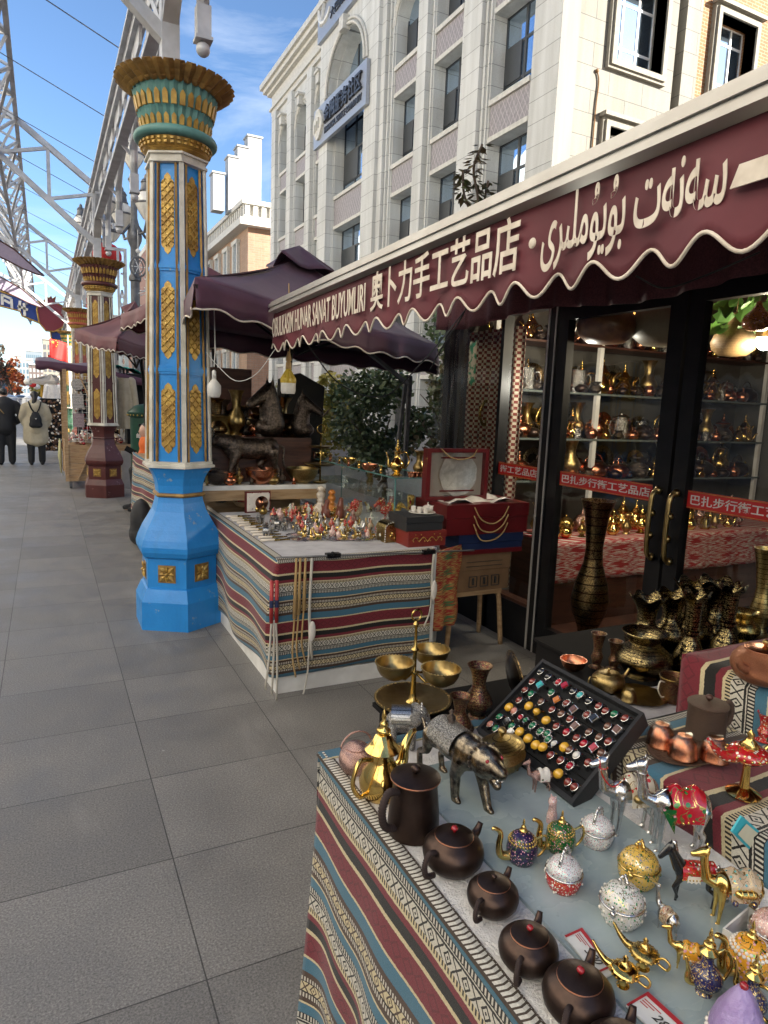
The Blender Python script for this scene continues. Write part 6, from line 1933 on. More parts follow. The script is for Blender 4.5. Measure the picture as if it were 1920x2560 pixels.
def aladdin(label, p, L_, m, trim, rz, tall=1.0):
    t = thing('oil_lamp', label, 'oil lamp', p, rz, 'gold oil lamps', L_)
    b = B(); b.lathe([(.20, 0), (.21, .02), (.17, .05), (.06, .10), (.045, .10 + .12 * tall), (.06, .14 + .13 * tall)], 20); b.build('foot', m, t, smooth=40)
    z = .14 + .13 * tall
    b = B(); b.lathe([(.05, z), (.16, z + .03), (.24, z + .10), (.25, z + .14), (.20, z + .19), (.10, z + .22)], 24)
    b.tube(spline([(.18, 0, z + .10), (.34, 0, z + .12), (.48, 0, z + .22), (.60, 0, z + .36)], 5), [.085 - .0042 * i for i in range(16)], 10)
    b.build('body', trim, t, True)
    b = B(); b.lathe([(.11, z + .215), (.12, z + .23), (.06, z + .30), (.03, z + .34), (.05, z + .38), (.0, z + .44)], 14); b.build('lid', m, t, True)
    b = B(); b.tube(spline([(-.20, 0, z + .14), (-.34, 0, z + .24), (-.44, 0, z + .18), (-.40, 0, z + .06), (-.24, 0, z + .08)], 6), .022, 8); b.build('handle', m, t, True)
    b = B()
    for i in range(18): b.ball((.252 * cos(i * pi / 9), .252 * sin(i * pi / 9), z + .13), .017, 6)
    b.build('bead_trim', MAT['goldm'], t, True)
    return t


aladdin('gold oil lamp with purple foot lying nearest the first price card', tp(1556, 2472), .086, MAT['goldm'], MAT['goldm'], radians(112), .7)
aladdin('pale gold oil lamp just beyond the purple footed lamp', tp(1606, 2428), .088, MAT['goldm'], MAT['brass'], radians(108), .7)
aladdin('large red and gold enamel oil lamp on a tall foot, standing on the lower step', at(1858, 1985, z=.835), .165, MAT['goldm'], MAT['e_red'], radians(165), 2.2)
pot('mini_ewer', 'small gold and purple enamel ewer left of the orange teapot', 'ewer', tp(1758, 2490), .092, MAT['e_blue'], 'ewer', MAT['goldm'], MAT['goldm'], 'side', MAT['goldm'], 'ewer', rz=radians(165), group='small enamel ewers')
pot('mini_ewer', 'small navy and gold ewer cut by the lower right corner', 'ewer', tp(1872, 2545), .085, MAT['e_blue'], 'ewer', MAT['goldm'], MAT['goldm'], 'side', MAT['goldm'], 'ewer', rz=radians(80), group='small enamel ewers')
p = tp(1838, 2625)
t = thing('lilac_pouch', 'lilac cone shaped pouch with red tip and gold bead collar at the bottom edge', 'pouch', p, 0, None, .085)
b = B(); b.lathe([(.34, 0), (.42, .15), (.42, .4), (.33, .7), (.2, .95), (.1, 1.12), (.03, 1.16)], 20, mod=lambda i, j, r, z: (r * (1 + .05 * sin(j * 1.9 + z * 5)), z)); b.build('body', mat('lilac_satin', (.36, .27, .50), .35, c2=(.30, .21, .44), ns=8, bump=.3), t, True)
b = B(); b.ball((0, 0, 1.17), .07, 10); b.build('tip', MAT['redstone'], t, True)
b = B()
for i in range(22): b.ball((.44 * cos(i * pi / 11), .44 * sin(i * pi / 11), .28), .05, 6)
b.build('bead_collar', MAT['pearl'], t, True)
# price cards
for lab, quad, txt in (('red bordered price card with handwriting left of the gold lamps', [(1411, 2340), (1455, 2320), (1538, 2430), (1500, 2448)], '590'), ('red bordered price card at the bottom edge', [(1565, 2512), (1620, 2480), (1735, 2585), (1680, 2620)], '280')):
    P4 = [tp(*q, z=.766) for q in quad]
    t = thing('price_card', lab, 'price card', P4[0], 0, 'price cards on the glass')
    o = P4[0]; ux = (P4[1] - o); uy = (P4[3] - P4[0])
    fn = lambda a, c, h: (ux * a + (P4[3] - P4[0]) * c * (1 - a) + (P4[2] - P4[1]) * c * a) + V((0, 0, h))
    b = B(); b.add([fn(a, c, h) for h in (-.003, 0) for a, c in ((0, 0), (1, 0), (1, 1), (0, 1))], [(0, 1, 2, 3), (4, 5, 6, 7), (0, 1, 5, 4), (1, 2, 6, 5), (2, 3, 7, 6), (3, 0, 4, 7)]); b.build('card', MAT['paper'], t)
    b = B()
    for a0, a1, c0, c1 in ((.82, 1, 0, 1), (0, .82, 0, .05)): b.add([fn(a, c, .001) for a, c in ((a0, c0), (a1, c0), (a1, c1), (a0, c1))], [(0, 1, 2, 3)])
    if txt == '590':
        b.add([fn(a, c, .001) for a, c in ((0, .86), (.82, .86), (.82, .9), (0, .9))], [(0, 1, 2, 3)])
    b.build('border', MAT['redink'], t)
    b = B()
    for k in range(3): b.add([fn(a, c, .001) for a, c in ((.66 - k * .1, .08), (.70 - k * .1, .08), (.70 - k * .1, .45 - .1 * k), (.66 - k * .1, .45 - .1 * k))], [(0, 1, 2, 3)])
    b.build('red_line', MAT['redink'], t)
    X_ = uy.normalized(); Z_ = V((0, 0, 1)); Y_ = Z_.cross(X_)
    text('handwriting', txt, MAT['ink'], frame(fn(.30, .42, .001), X_, Y_, Z_), None, .014, t, 0, .0006, shear=.3)
# tilted tag holder at the right edge
p = tp(1880, 2120, z=.80)
t = thing('tag_stand', 'turquoise edged cream price tag in a plastic holder by the steps', 'price tag', p)
P4 = [at(1855, 2040, y=p.y), at(1945, 2120, y=p.y), at(1920, 2170, y=p.y), at(1830, 2080, y=p.y)]
b = B(); b.add([q - p for q in P4] + [q - p + V((0, .004, 0)) for q in P4], [(0, 1, 2, 3), (4, 5, 6, 7), (0, 1, 5, 4), (1, 2, 6, 5), (2, 3, 7, 6), (3, 0, 4, 7)]); b.build('card', mat('turquoise_card', (.05, .42, .50), .5), t)
P5 = [P4[0].lerp(P4[2], .13) , P4[1].lerp(P4[3], .12), P4[2].lerp(P4[0], .1), P4[3].lerp(P4[1], .1)]
b = B(); b.add([q - p + V((0, -.002, 0)) for q in P5], [(0, 1, 2, 3)]); b.build('paper', mat('cream_paper', (.62, .58, .42), .6), t)
b = B(); b.bar(P4[2].lerp(P4[3], .5) - p, V((.03, .0, -.05)), .012); b.slab(.0, .06, -.02, .02, -.052, -.047); b.build('stand', MAT['plastic'], t)
# white box with pink trinket
p = tp(1880, 2390)
t = thing('white_gift_box', 'open white cardboard box at the right edge', 'box', tp(1905, 2410), radians(10))
b = B(); b.slab(-.035, .05, -.06, .05, 0, .004)
for a in ((-.035, -.032, -.06, .05), (.047, .05, -.06, .05), (-.032, .047, -.06, -.057), (-.032, .047, .047, .05)): b.slab(a[0], a[1], a[2], a[3], 0, .045)
b.build('box', MAT['paper'], t)
jewel_egg('pink_trinket', 'pink and black trinket standing in the open white box', 1925, 2385, .07, MAT['e_pink'], MAT['e_pink'], 'r').location.z += .005

# ---------------------------------------------------------------- ring tray
BLq, BRq = at(1192, 1826, z=.765), at(1430, 2012, z=.765)
TLq = at(1354, 1650, z=.905); TRq = at(1614, 1786, z=.905)
ux = (BRq - BLq).normalized()
uyv = ((TLq - BLq) + (TRq - BRq)) / 2
nz = ux.cross(uyv).normalized(); uy = nz.cross(ux)
WW, HH = ((BRq - BLq).length + (TRq - TLq).length) / 2, uyv.dot(uy)
tr = thing('ring_tray', 'tilted black ring tray filled with rows of silver and stone rings', 'tray', BLq)
skew = uyv.dot(ux)
TP = lambda a, c, d: ux * (a * WW + c * skew) + uy * (c * HH) + nz * d
b = B()
for a0, a1, c0, c1 in ((0, 1, 0, .035), (0, 1, .965, 1), (0, .025, .035, .965), (.975, 1, .035, .965)):
    vs = [TP(a, c, d) for d in (-.035, .006) for a, c in ((a0, c0), (a1, c0), (a1, c1), (a0, c1))]
    b.add(vs, [(0, 1, 2, 3), (4, 5, 6, 7), (0, 1, 5, 4), (1, 2, 6, 5), (2, 3, 7, 6), (3, 0, 4, 7)])
b.build('rim', MAT['traybox'], tr)
b = B()
for k in range(9):
    c0, c1 = .035 + k * .93 / 9, .035 + (k + 1) * .93 / 9 - .012
    vs = [TP(a, c, d) for d in (-.033, -.006) for a, c in ((.025, c0), (.975, c0), (.975, c1), (.025, c1))]
    b.add(vs, [(0, 1, 2, 3), (4, 5, 6, 7), (0, 1, 5, 4), (1, 2, 6, 5), (2, 3, 7, 6), (3, 0, 4, 7)])
b.build('foam', MAT['foam'], tr)
b = B(); q = TP(.5, .95, -.035); b.bar(q, V((q.x + .02, q.y + .02, -.01)), .02, .02); b.build('prop', MAT['traybox'], tr)
STN = {'k': ((.012, .012, .014), 'black'), 'd': ((.20, .03, .02), 'dark red'), 'o': ((.58, .19, .02), 'amber'), 't': ((.06, .42, .44), 'turquoise'), 'r': ((.40, .008, .02), 'bright red'), 'g': ((.01, .14, .06), 'green'), 'b': ((.14, .06, .035), 'brown'), 'y': ((.72, .40, .03), 'yellow'), 'p': ((.55, .22, .16), 'pink'), 'w': ((.66, .64, .60), 'white')}
for k, (c, n_) in STN.items(): STN[k] = (mat(n_.replace(' ', '_') + '_ring_stone', c, .14, spec=.8, coat=.3), n_)
RB = """95 365 k o;147 400 k o;38 435 d o;93 460 t s;218 440 r j;265 465 r s;320 500 k o;368 530 t j;430 570 k o;497 605 d o;545 640 d o;605 660 g o;680 690 d o;30 520 g o;170 510 g o;210 565 o s;275 585 d j;325 630 b s;415 665 d j;465 690 k s;560 745 b o;625 770 b s;100 575 b o;175 630 d o;240 660 b o;300 695 d o;335 745 b s;430 785 b o;500 820 b o;565 850 d o;15 605 y o;70 645 y f;135 705 y o;205 745 d o;275 785 r o;345 825 d o;395 865 r o;465 895 r s;515 930 b o;40 740 g j;95 780 g j;140 795 g j;150 835 g j;190 865 w f;260 890 y o;295 910 b o;345 945 w o;425 995 d o;10 830 y o;62 875 y o;112 890 y o;165 945 d o;235 980 d o;300 1020 r j;220 1075 y o;285 1130 d o;330 1165 d o"""
RA = """1425 355 d o;1385 425 d o;1315 475 y o;1350 500 p o;1250 540 g o;1300 575 k s;1335 605 g o;1395 545 r f;1430 565 g f;1185 592 p o;1222 620 g o;1265 650 y f;1325 650 w s;1310 690 y o;1390 645 y o;1380 745 y o"""
rl = [(1320 + float(x) * .3617, 1550 + float(y) * .3617, c, s) for x, y, c, s in (q.split() for q in RB.split(';'))] + [(800 + float(x) * .3617, 1600 + float(y) * .3617, c, s) for x, y, c, s in (q.split() for q in RA.split(';'))]
RC = {}
infos = []
for px, py, c, s in rl:
    d = RW.transposed() @ V((px - CX, py - CY, F)); o = V((0, 0, EYE))
    off = BLq + nz * .008
    q = o + d * ((off - o).dot(nz) / d.dot(nz))
    rel = q - BLq; infos.append((rel.dot(uy) / HH, (rel.dot(ux) - skew * rel.dot(uy) / HH) / WW, q, c, s))
rows = {}
for cc, aa, q, c, s in infos: rows.setdefault(min(7, max(0, int((1 - cc) * 8))), []).append((aa, q, c, s))
RN = ['top', 'second', 'third', 'fourth', 'fifth', 'sixth', 'seventh', 'bottom']
SHN = {'o': 'oval', 's': 'square', 'j': 'beaded', 'f': 'small'}
Mr = Matrix((ux, uy, nz)).transposed()
for rk, lst in rows.items():
    lst.sort()
    for k, (aa, q, c, s) in enumerate(lst):
        stn, cn = STN[c]
        ordn = ['first', 'second', 'third', 'fourth', 'fifth', 'sixth', 'seventh', 'eighth', 'ninth', 'tenth', 'eleventh', 'twelfth', 'thirteenth', 'fourteenth', 'fifteenth', 'sixteenth'][k]
        lab = '%s %s stone ring in the %s row of the tray, %s from the left' % (cn, SHN[s], RN[rk], ordn)
        if (c, s) in RC:
            t = dup(RC[(c, s)], q, 0, lab, 'rings in the tray')
        else:
            t = thing('ring', lab, 'ring', q, 0, 'rings in the tray')
            gold = c == 'y'
            bm_ = MAT['goldm'] if (gold and s == 'f') else MAT['silver']
            kx = {'o': 1, 's': .95, 'j': .9, 'f': .75}[s]
            b = B()
            b.tube([(0, .0085 * cos(i * pi / 8), -.0065 + .0085 * sin(i * pi / 8)) for i in range(16)], .0026, 6, True)
            if s == 's': b.box((0, 0, .0032), (.0125 * kx, .0145 * kx, .004))
            else: b.lathe([(.0045, -.001), (.0068 * kx, .002), (.0074 * kx, .0045), (.006, .005)], 14, sx=.85)
            b.build('band', bm_, t, smooth=40)
            b = B()
            if s == 's': b.box((0, 0, .0064), (.0095, .0115, .0036))
            else: b.ball((0, 0, .0048), (.0058 * kx, .0068 * kx, .0042) if not gold else (.0078 * kx, .0088 * kx, .006), 12)
            st = b.build('stone', stn, t, smooth=(s != 's'))
            if s == 'j':
                b = B()
                for i in range(14): b.ball((.0066 * cos(i * pi / 7), .0076 * sin(i * pi / 7), .0045), .0012, 5)
                b.build('beading', MAT['silver'], t, True)
            t.rotation_mode = 'QUATERNION'
            RC[(c, s)] = t
        t.rotation_mode = 'QUATERNION'
        t.rotation_quaternion = (Mr @ Matrix.Rotation(radians(-20 + rnd.uniform(-14, 14)), 3, 'Z') @ Matrix.Rotation(radians(14), 3, 'X')).to_quaternion()
        t.scale = (1.5,) * 3
# ================================================================ wares behind the near table
t = thing('bowl_stand', 'aged brass stand with three round bowls on arms above a wide beaded tray', 'bowl stand', tp(1031, 1763, .747))
b = B(); b.lathe([(.045, 0), (.085, .008), (.100, .018), (.112, .020), (.113, .024), (.100, .023), (.082, .014), (0, .010)], 40)
for k in range(48): b.ball((.107 * cos(k * pi / 24), .107 * sin(k * pi / 24), .023), .0035, 5)
b.build('tray', MAT['brassd'], t, smooth=40)
cen = t.location
b = B(); b.lathe([(.02, .012), (.012, .02), (.008, .04), (.007, .09), (.010, .10), (.006, .105), (.006, .16), (.012, .17), (.005, .18), (.004, .235), (.009, .245), (.003, .255)], 12); b.tube(arc((0, 0, .272), .016, 0, 360, 12), .003, 5); b.build('pole', MAT['brass'], t, smooth=40)
for px, py in ((986, 1676), (1102, 1692), (1078, 1642)):
    q = at(px, py, z=.875) - cen; R_ = .052
    b = B(); b.lathe([(r * R_, z * .05 - .025) for r, z in PR['bowl']], 30, q)
    for k in range(36): b.ball(q + V((R_ * 1.03 * cos(k * pi / 18), R_ * 1.03 * sin(k * pi / 18), .025)), .0028, 5)
    bo = b.build('bowl', MAT['brassd'], t, smooth=40)
    b = B(); b.tube([(0, 0, .105), (q.x * .45, q.y * .45, .09), (q.x * .8, q.y * .8, q.z - .024)], .004, 6); b.build('arm', MAT['brass'], bo, True)
VS = 'engraved vases by the shop door'
pot('painted_vase', 'taller painted brass vase with flared lip beside the dark leaning plate', 'vase', tp(1192, 1797, .747), .158, MAT['engrc'], 'vase', n=32, group='painted vases')
pot('painted_vase', 'painted vase just behind the bronze tiger and right of the bowl stand', 'vase', tp(1146, 1845, .747), .118, MAT['engrc'], 'vase', n=32, group='painted vases', wide=1.1)
t = thing('leaning_plate', 'dark engraved plate seen edge on, leaning behind the ring tray', 'plate', tp(1272, 1752, .747))
b = B(); b.lathe([(0, 0), (.05, .002), (.058, .008), (.078, .012), (.079, .015), (.058, .012), (.05, .006), (0, .004)], 36); o = b.build('plate', MAT['engrp'], t, smooth=40); o.location = (0, 0, .075); o.rotation_euler = (0, radians(80), radians(-18))
t = thing('dark_dish', 'shallow black metal dish behind the bronze tiger', 'dish', tp(1128, 1832, .747)); b = B(); b.lathe([(.03, 0), (.055, .01), (.06, .018), (.056, .018), (.03, .006), (0, .005)], 28); b.build('dish', MAT['bronzed'], t, smooth=40)
pot('squat_vase', 'squat black and gold engraved vase with wide open mouth', 'vase', tp(1603, 1690, .747), .155, MAT['engr'], 'squat', n=40, group=VS)
pot('bottle_vase', 'tall black and gold bottle vase with ruffled lip, right of the squat vase', 'vase', tp(1716, 1692, .747), .292, MAT['engr'], 'bottle', n=48, wide=.50, mod=ruf, group=VS)
pot('bottle_vase', 'tall black and gold bottle vase with ruffled lip behind the hammered teapot spout', 'vase', tp(1806, 1668, .747), .295, MAT['engr'], 'bottle', n=48, wide=.50, mod=ruf, group=VS)
for lab, px, py, H in (('ruffled engraved vase directly behind the squat vase', 1606, 1640, .225), ('ruffled engraved vase between the squat vase and the first bottle vase, farther back', 1668, 1632, .23), ('ruffled engraved vase half hidden behind the first bottle vase', 1722, 1632, .27), ('ruffled engraved vase with white highlights between the two bottle vases', 1775, 1630, .275)):
    pot('ruffled_vase', lab, 'vase', tp(px, py, .747), H, MAT['engr'], 'ruffle', n=48, wide=.74, mod=ruf, group=VS)
for lab, px, py, H, m in (('tall gold engraved vase at the right edge', 1893, 1590, .36, 'engrg'), ('gold vase with dark floral band cut by the right edge', 1925, 1560, .40, 'engrg'), ('wide gold bowl vase low at the right edge behind the steps', 1850, 1600, .12, 'brass')):
    pot('gold_vase', lab, 'vase', tp(px, py, .747), H, MAT[m], 'goblet' if H > .2 else 'squat', n=32, wide=.62 if H > .2 else 1, group='gold vases')
pot('painted_goblet', 'taller painted goblet with red flowers left of the squat vase', 'goblet', tp(1490, 1668, .747), .122, MAT['engrc'], 'goblet', n=28, wide=.95, group='painted goblets')
pot('painted_goblet', 'shorter painted goblet with red flowers touching the squat vase', 'goblet', tp(1533, 1672, .747), .100, MAT['engrc'], 'goblet', n=28, wide=1.1, group='painted goblets')
pot('copper_cup', 'copper bowl with a side handle behind the ring tray', 'bowl', tp(1432, 1676, .747), .04, MAT['copper'], 'bowl', wide=1.05)
pot('brass_teapot', 'aged brass teapot with raised leaf pattern behind the ring tray', 'teapot', tp(1518, 1726, .747), .082, MAT['brassd'], 'teapot', MAT['brassd'], MAT['brassd'], 'side', MAT['brassd'], 'short', rz=radians(-8))
t = thing('brass_plate', 'round brass tray under the upturned brass cup', 'tray', tp(1598, 1742, .747)); b = B(); b.lathe([(.06, 0), (.078, .006), (.082, .009), (.078, .009), (.06, .004), (0, .004)], 36, mod=lambda i, j, r, z: (r * (1 + .02 * (j % 2)), z)); b.build('tray', MAT['brassd'], t, smooth=40)
pot('brass_cup', 'small brass cup turned upside down on the brass tray', 'cup', tp(1572, 1752, .752), .042, MAT['brassd'], 'cupdown')
pot('brass_mug', 'brass mug with red floral panels and ornate pale handle', 'mug', tp(1680, 1752, .747), .078, MAT['engrc'], 'mug', None, None, 'side', MAT['cream'], wide=1.12, rim=MAT['brass'], rz=radians(0))
pc = at(1716, 1876, z=.834)
t = thing('oval_tray', 'brown oval metal tray on the lower step holding copper bowls', 'tray', pc, radians(6)); b = B(); b.lathe([(.5, 0), (.9, .02), (1.0, .075), (.96, .08), (.85, .03), (0, .025)], 40, sx=.112, sy=.074); o = b.build('tray', MAT['iron'], t, smooth=40); o.scale = (1, 1, .12)
pot('brown_pot', 'brown cast pot with round wooden knob and dragon mask on the oval tray', 'pot', at(1762, 1838, z=.839), .118, MAT['iron'], 'can', MAT['iron'], MAT['woodd'], 'braid', MAT['iron'], None, rz=radians(172), wide=1.0)
for i, (px, py) in enumerate(((1650, 1862), (1706, 1892), (1784, 1898))):
    t = pot('copper_bowl', 'copper bowl wrapped in clear film turned over on the oval tray, ' + ('farthest left', 'middle', 'nearest the red lamp')[i], 'bowl', at(px, py, z=.839), .058, MAT['copper'], 'cupdown', group='wrapped copper bowls')
    if i == 0:
        b = B(); b.lathe([(.60, .01), (.60, .2), (.57, .5), (.46, .76), (.3, .97), (0, 1.0)], 14, mod=lambda i_, j, r, z: (r * (1 + .05 * sin(j * 2.3 + z * 9)), z)); b.build('film', MAT['plastic'], t)
pot('red_cup', 'small red and gold enamel cup at the right edge above the red lamp', 'cup', at(1908, 1850, z=.834), .07, MAT['e_red'], 'goblet', wide=1.3)
pot('hammered_teapot', 'hammered copper teapot with brass knob on the upper step', 'teapot', at(1902, 1705, z=.964), .118, MAT['hammer'], 'teapot', MAT['copper'], MAT['brassd'], None, None, 'stub', rz=radians(182), rim=MAT['cpr'])

# ================================================================ gift boxes on the stool
Yb = 3.62
fx = lambda px, py: at(px, py, y=Yb)
t = thing('wooden_stool', 'pale wooden stool carrying the boxes beside the shop corner', 'stool', (2.56, 3.74, 0))
b = B(); b.slab(-.20, .20, -.12, .14, .37, .40); b.build('seat', MAT['wood'], t)
for sx, sy in ((-.19, -.10), (.19, -.10), (-.19, .12), (.19, .12)): b = B(); b.tube(spline([(sx * 1.16, sy * 1.2, 0), (sx * 1.02, sy * 1.02, .33), (sx * .9, sy * .9, .375)], 5), .017, 8); b.build('leg', MAT['wood'], t, True)


def gift(name, label, x0, x1, y0, y1, z0, z1, m, extra=None):
    t = thing(name, label, 'box', ((x0 + x1) / 2, (y0 + y1) / 2, z0)); w, d, h = (x1 - x0) / 2, (y1 - y0) / 2, z1 - z0
    b = B(); b.slab(-w, w, -d, d, 0, h * .55); b.build('box', m, t)
    b = B(); b.slab(-w - .004, w + .004, -d - .004, d + .004, h * .55 + .002, h); b.build('lid', m, t)
    return t


t = gift('cardboard_box', 'brown cardboard carton with shipping marks on the wooden stool', 2.38, 2.81, Yb, 3.92, .402, .66, MAT['cardb'])
b = B()
for k in range(3):
    x = -.08 + k * .09
    b.bar((x - .03, -.156, .03), (x + .03, -.156, .03), .004); b.bar((x - .03, -.156, .10), (x + .03, -.156, .10), .004); b.bar((x - .03, -.156, .03), (x - .03, -.156, .10), .004, up=(1, 0, 0)); b.bar((x + .03, -.156, .03), (x + .03, -.156, .10), .004, up=(1, 0, 0)); b.bar((x, -.156, .045), (x, -.156, .09), .012, up=(1, 0, 0))
for z in (.17, .20): b.bar((-.14, -.156, z), (.15, -.156, z), .003)
b.build('shipping_mark', MAT['ink'], t)
t = gift('navy_box', 'navy gift box with red base under the dark red one', 2.37, 2.88, Yb - .03, 3.95, .662, .80, MAT['navy'])
b = B(); b.slab(-.258, .258, -.181, .17, 0, .03); b.build('base', MAT['redbox'], t)
t = gift('red_gift_box', 'dark red gift box with yellow cord handle on the navy box', 2.25, 2.89, Yb - .06, 3.96, .802, 1.0, MAT['redbox'])
b = B()
for k in range(3):
    z = .13 - k * .055; b.tube(spline([(-.12, -.21, z + .05), (-.07, -.222, z - .03 - .01 * k), (.02, -.225, z - .06), (.10, -.222, z - .02), (.15, -.21, z + .05)], 4), .0045, 5)
b.build('cord', MAT['ropet'], t)
b = B(); b.grid(8, 8, lambda u, v: (V((-.28 + u * .5, -.16 + v * .26, .205 + .03 * sin(u * 9) * sin(v * 8 + 1))), (u, v))); b.build('cream_lining', MAT['pearl'], t, True, .004)
t = thing('plate_case', 'open red case lid showing a silver scalloped plate', 'display case', (2.44, 3.80, 1.003))
b = B()
for x0, x1, z0, z1 in ((-.24, .24, 0, .025), (-.24, .24, .315, .34), (-.24, -.212, .025, .315), (.212, .24, .025, .315)): b.slab(x0, x1, -.05, .01, z0, z1)
b.build('rim', MAT['redbox'], t)
b = B(); b.slab(-.212, .212, -.012, .01, .025, .315); b.build('lining', mat('beige_silk', (.46, .40, .32), .5), t)
b = B(); b.lathe([(0, 0), (.075, .002), (.085, .008), (.125, .014), (.127, .018), (.085, .012), (.074, .006), (0, .005)], 64, mod=lambda i, j, r, z: (r * (1 + (.045 * abs(sin(j * pi * 9 / 64)) if r > .1 else 0)), z), sx=1, sy=1)
o = b.build('plate', mat('brushed_pewter', (.62, .61, .57), .42, .6, c2=(.50, .49, .45), ns=30, bump=.3), t, smooth=40); o.rotation_euler = (radians(90), 0, 0); o.location = (.01, -.02, .17); o.scale = (1.12, 1.12, 1)
b = B(); b.slab(-.13, .14, -.038, -.034, .275, .285); b.slab(-.13, .14, -.038, -.034, .055, .065); b.build('ribbon', MAT['redbox'], t)
b = B(); b.tube(spline([(-.14, -.05, .34), (-.08, -.055, .29), (.0, -.06, .27), (.1, -.055, .29), (.14, -.05, .34)], 4), .004, 5); b.build('cord', MAT['ropet'], t)
b = B(); b.grid(20, 20, lambda u, v: (V((.98 + u * .30 + .01 * sin(v * 9), .02 + .02 * sin(u * 14) * v + u * .15, .74 - v * .52)), (u * .3, v * .52)))
o = b.build('ikat_drape', MAT['ikat2'], None, True, .003); o.location = (TX, TY, 0); tag(o, 'red and yellow ikat cloth hanging at the shop end of the stall table', 'cloth')

# ================================================================ goods on the stall beside the blue column
SZ = .769
sp = lambda px, py, z=SZ: at(px, py, z=z)
c0 = sp(980, 1356)
t = thing('treasure_chest', 'small gilded treasure chest with studs and lion ring on the stall corner', 'chest', V((c0.x, c0.y + .06, SZ)))
b = B(); b.slab(-.052, .052, -.06, .06, 0, .075); b.build('body', MAT['brassd'], t)
b = B(); P_ = [(-.056, .076)] + [(.056 * cos(pi - pi * i / 10), .076 + .052 * sin(pi * i / 10)) for i in range(11)] + [(.056, .076)]
b.prism(P_[1:-1], lambda p, q, d: (p, d, q), -.064, .064); lo = b.build('lid', MAT['engrg'], t, smooth=40)
b = B()
for yy in (-.065, .065):
    for i in range(11): b.ball((.052 * cos(pi * i / 10), yy, .078 + .048 * sin(pi * i / 10)), .0045, 6)
    for i in range(5): b.ball((-.05, yy * .95, .008 + i * .015), .0045, 6); b.ball((.05, yy * .95, .008 + i * .015), .0045, 6)
b.build('stud', MAT['pearl'], lo, True)
b = B(); b.tube(arc((0, -.065, .035), .016, 0, 360, 14), .003, 6); b.ball((0, -.064, .055), (.012, .006, .013), 8); b.build('ring_pull', MAT['goldm'], t, True)
rb0 = sp(1070, 1366)
t = gift('floral_box', 'red wooden box with gold floral scroll under the black box', rb0.x - .135, rb0.x + .125, rb0.y + .005, rb0.y + .21, SZ, SZ + .095, mat('red_lacquer', (.21, .025, .02), .4))
b = B()
for s in (-1, 1):
    b.tube(spline([(0, -.109, .03), (s * .03, -.109, .06), (s * .06, -.109, .035), (s * .085, -.109, .06), (s * .105, -.109, .04)], 6), .002, 5)
    for k in range(7): b.ball((s * (.02 + .013 * k), -.109, .035 + .02 * (k % 3)), .0045, 6)
b.build('scroll', MAT['gold'], t)
t = gift('black_box', 'matt black box carrying a white tea set', rb0.x - .15, rb0.x + .10, rb0.y + .01, rb0.y + .24, SZ + .097, SZ + .185, MAT['traybox'])
zt = SZ + .187; pm = at(1055, 1282, z=zt)
t = thing('white_plate', 'round white plate under the white tea set', 'plate', pm); b = B(); b.lathe([(.05, 0), (.085, .006), (.083, .009), (.05, .004), (0, .004)], 32); b.build('plate', MAT['pearl'], t, smooth=40)
pot('white_teapot', 'white porcelain teapot of the small tea set', 'teapot', pm + V((.04, .0, .006)), .055, MAT['pearl'], 'teapot', MAT['pearl'], MAT['silver'], 'side', MAT['pearl'], 'stub', rz=.3)
for i, (dx, dy) in enumerate(((-.045, .03), (-.03, -.02), (.0, -.045))): pot('white_cup', 'white porcelain cup of the tea set, ' + ('farthest left', 'middle', 'nearest')[i], 'cup', pm + V((dx, dy, .006)), .034, MAT['pearl'], 'mug', wide=.95, n=18)
# glass case
gx0, gx1, gy0, gy1, gz0, gz1 = 2.03, 2.37, 3.86, 5.55, SZ, 1.14
t = thing('glass_case', 'glass display case full of gilt animals at the back of the stall', 'display case', (gx0, gy0, gz0))
w, d, h = gx1 - gx0, gy1 - gy0, gz1 - gz0
for q in (((0, 0, 0), (w, 0, 0), (w, 0, h), (0, 0, h)), ((0, 0, 0), (0, d, 0), (0, d, h), (0, 0, h)), ((0, 0, h), (w, 0, h), (w, d, h), (0, d, h)), ((w, 0, 0), (w, d, 0), (w, d, h), (w, 0, h)), ((0, 0, h * .55), (w, 0, h * .55), (w, d, h * .55), (0, d, h * .55))):
    b = B(); b.add(q, [(0, 1, 2, 3)]); b.build('pane', MAT['caseglass'], t)
b = B()
for p_, q_ in (((0, 0, 0), (0, 0, h)), ((w, 0, 0), (w, 0, h)), ((w, d, 0), (w, d, h)), ((0, 0, h), (w, 0, h)), ((0, 0, h), (0, d, h)), ((w, 0, h), (w, d, h))): b.bar(p_, q_, .007)
b.build('edge', MAT['teal'], t)
pb = at(985, 1172, z=gz1)
KW = dict(n=20)
pot('gold_ewer', 'tall gilt ewer with long spout on the glass case', 'ewer', V((2.12, 4.02, gz1)), .20, MAT['goldm'], 'ewer', MAT['goldm'], MAT['goldm'], 'side', MAT['goldm'], 'ewer', rz=radians(180), **KW)
pot('brass_vase', 'brass vase with flared mouth at the right end of the glass case', 'vase', V((2.27, 3.98, gz1)), .17, MAT['brassd'], 'vase', **KW)
for i in range(6): pot('copper_shot_cup', 'tiny copper cup on the glass case before the brass vase, number %s from the left' % ('one', 'two', 'three', 'four', 'five', 'six')[i], 'cup', V((2.17 + .035 * (i % 4), 3.885 + .035 * (i // 4), gz1)), .035, MAT['copper'], 'mug', n=14, group='tiny copper cups')
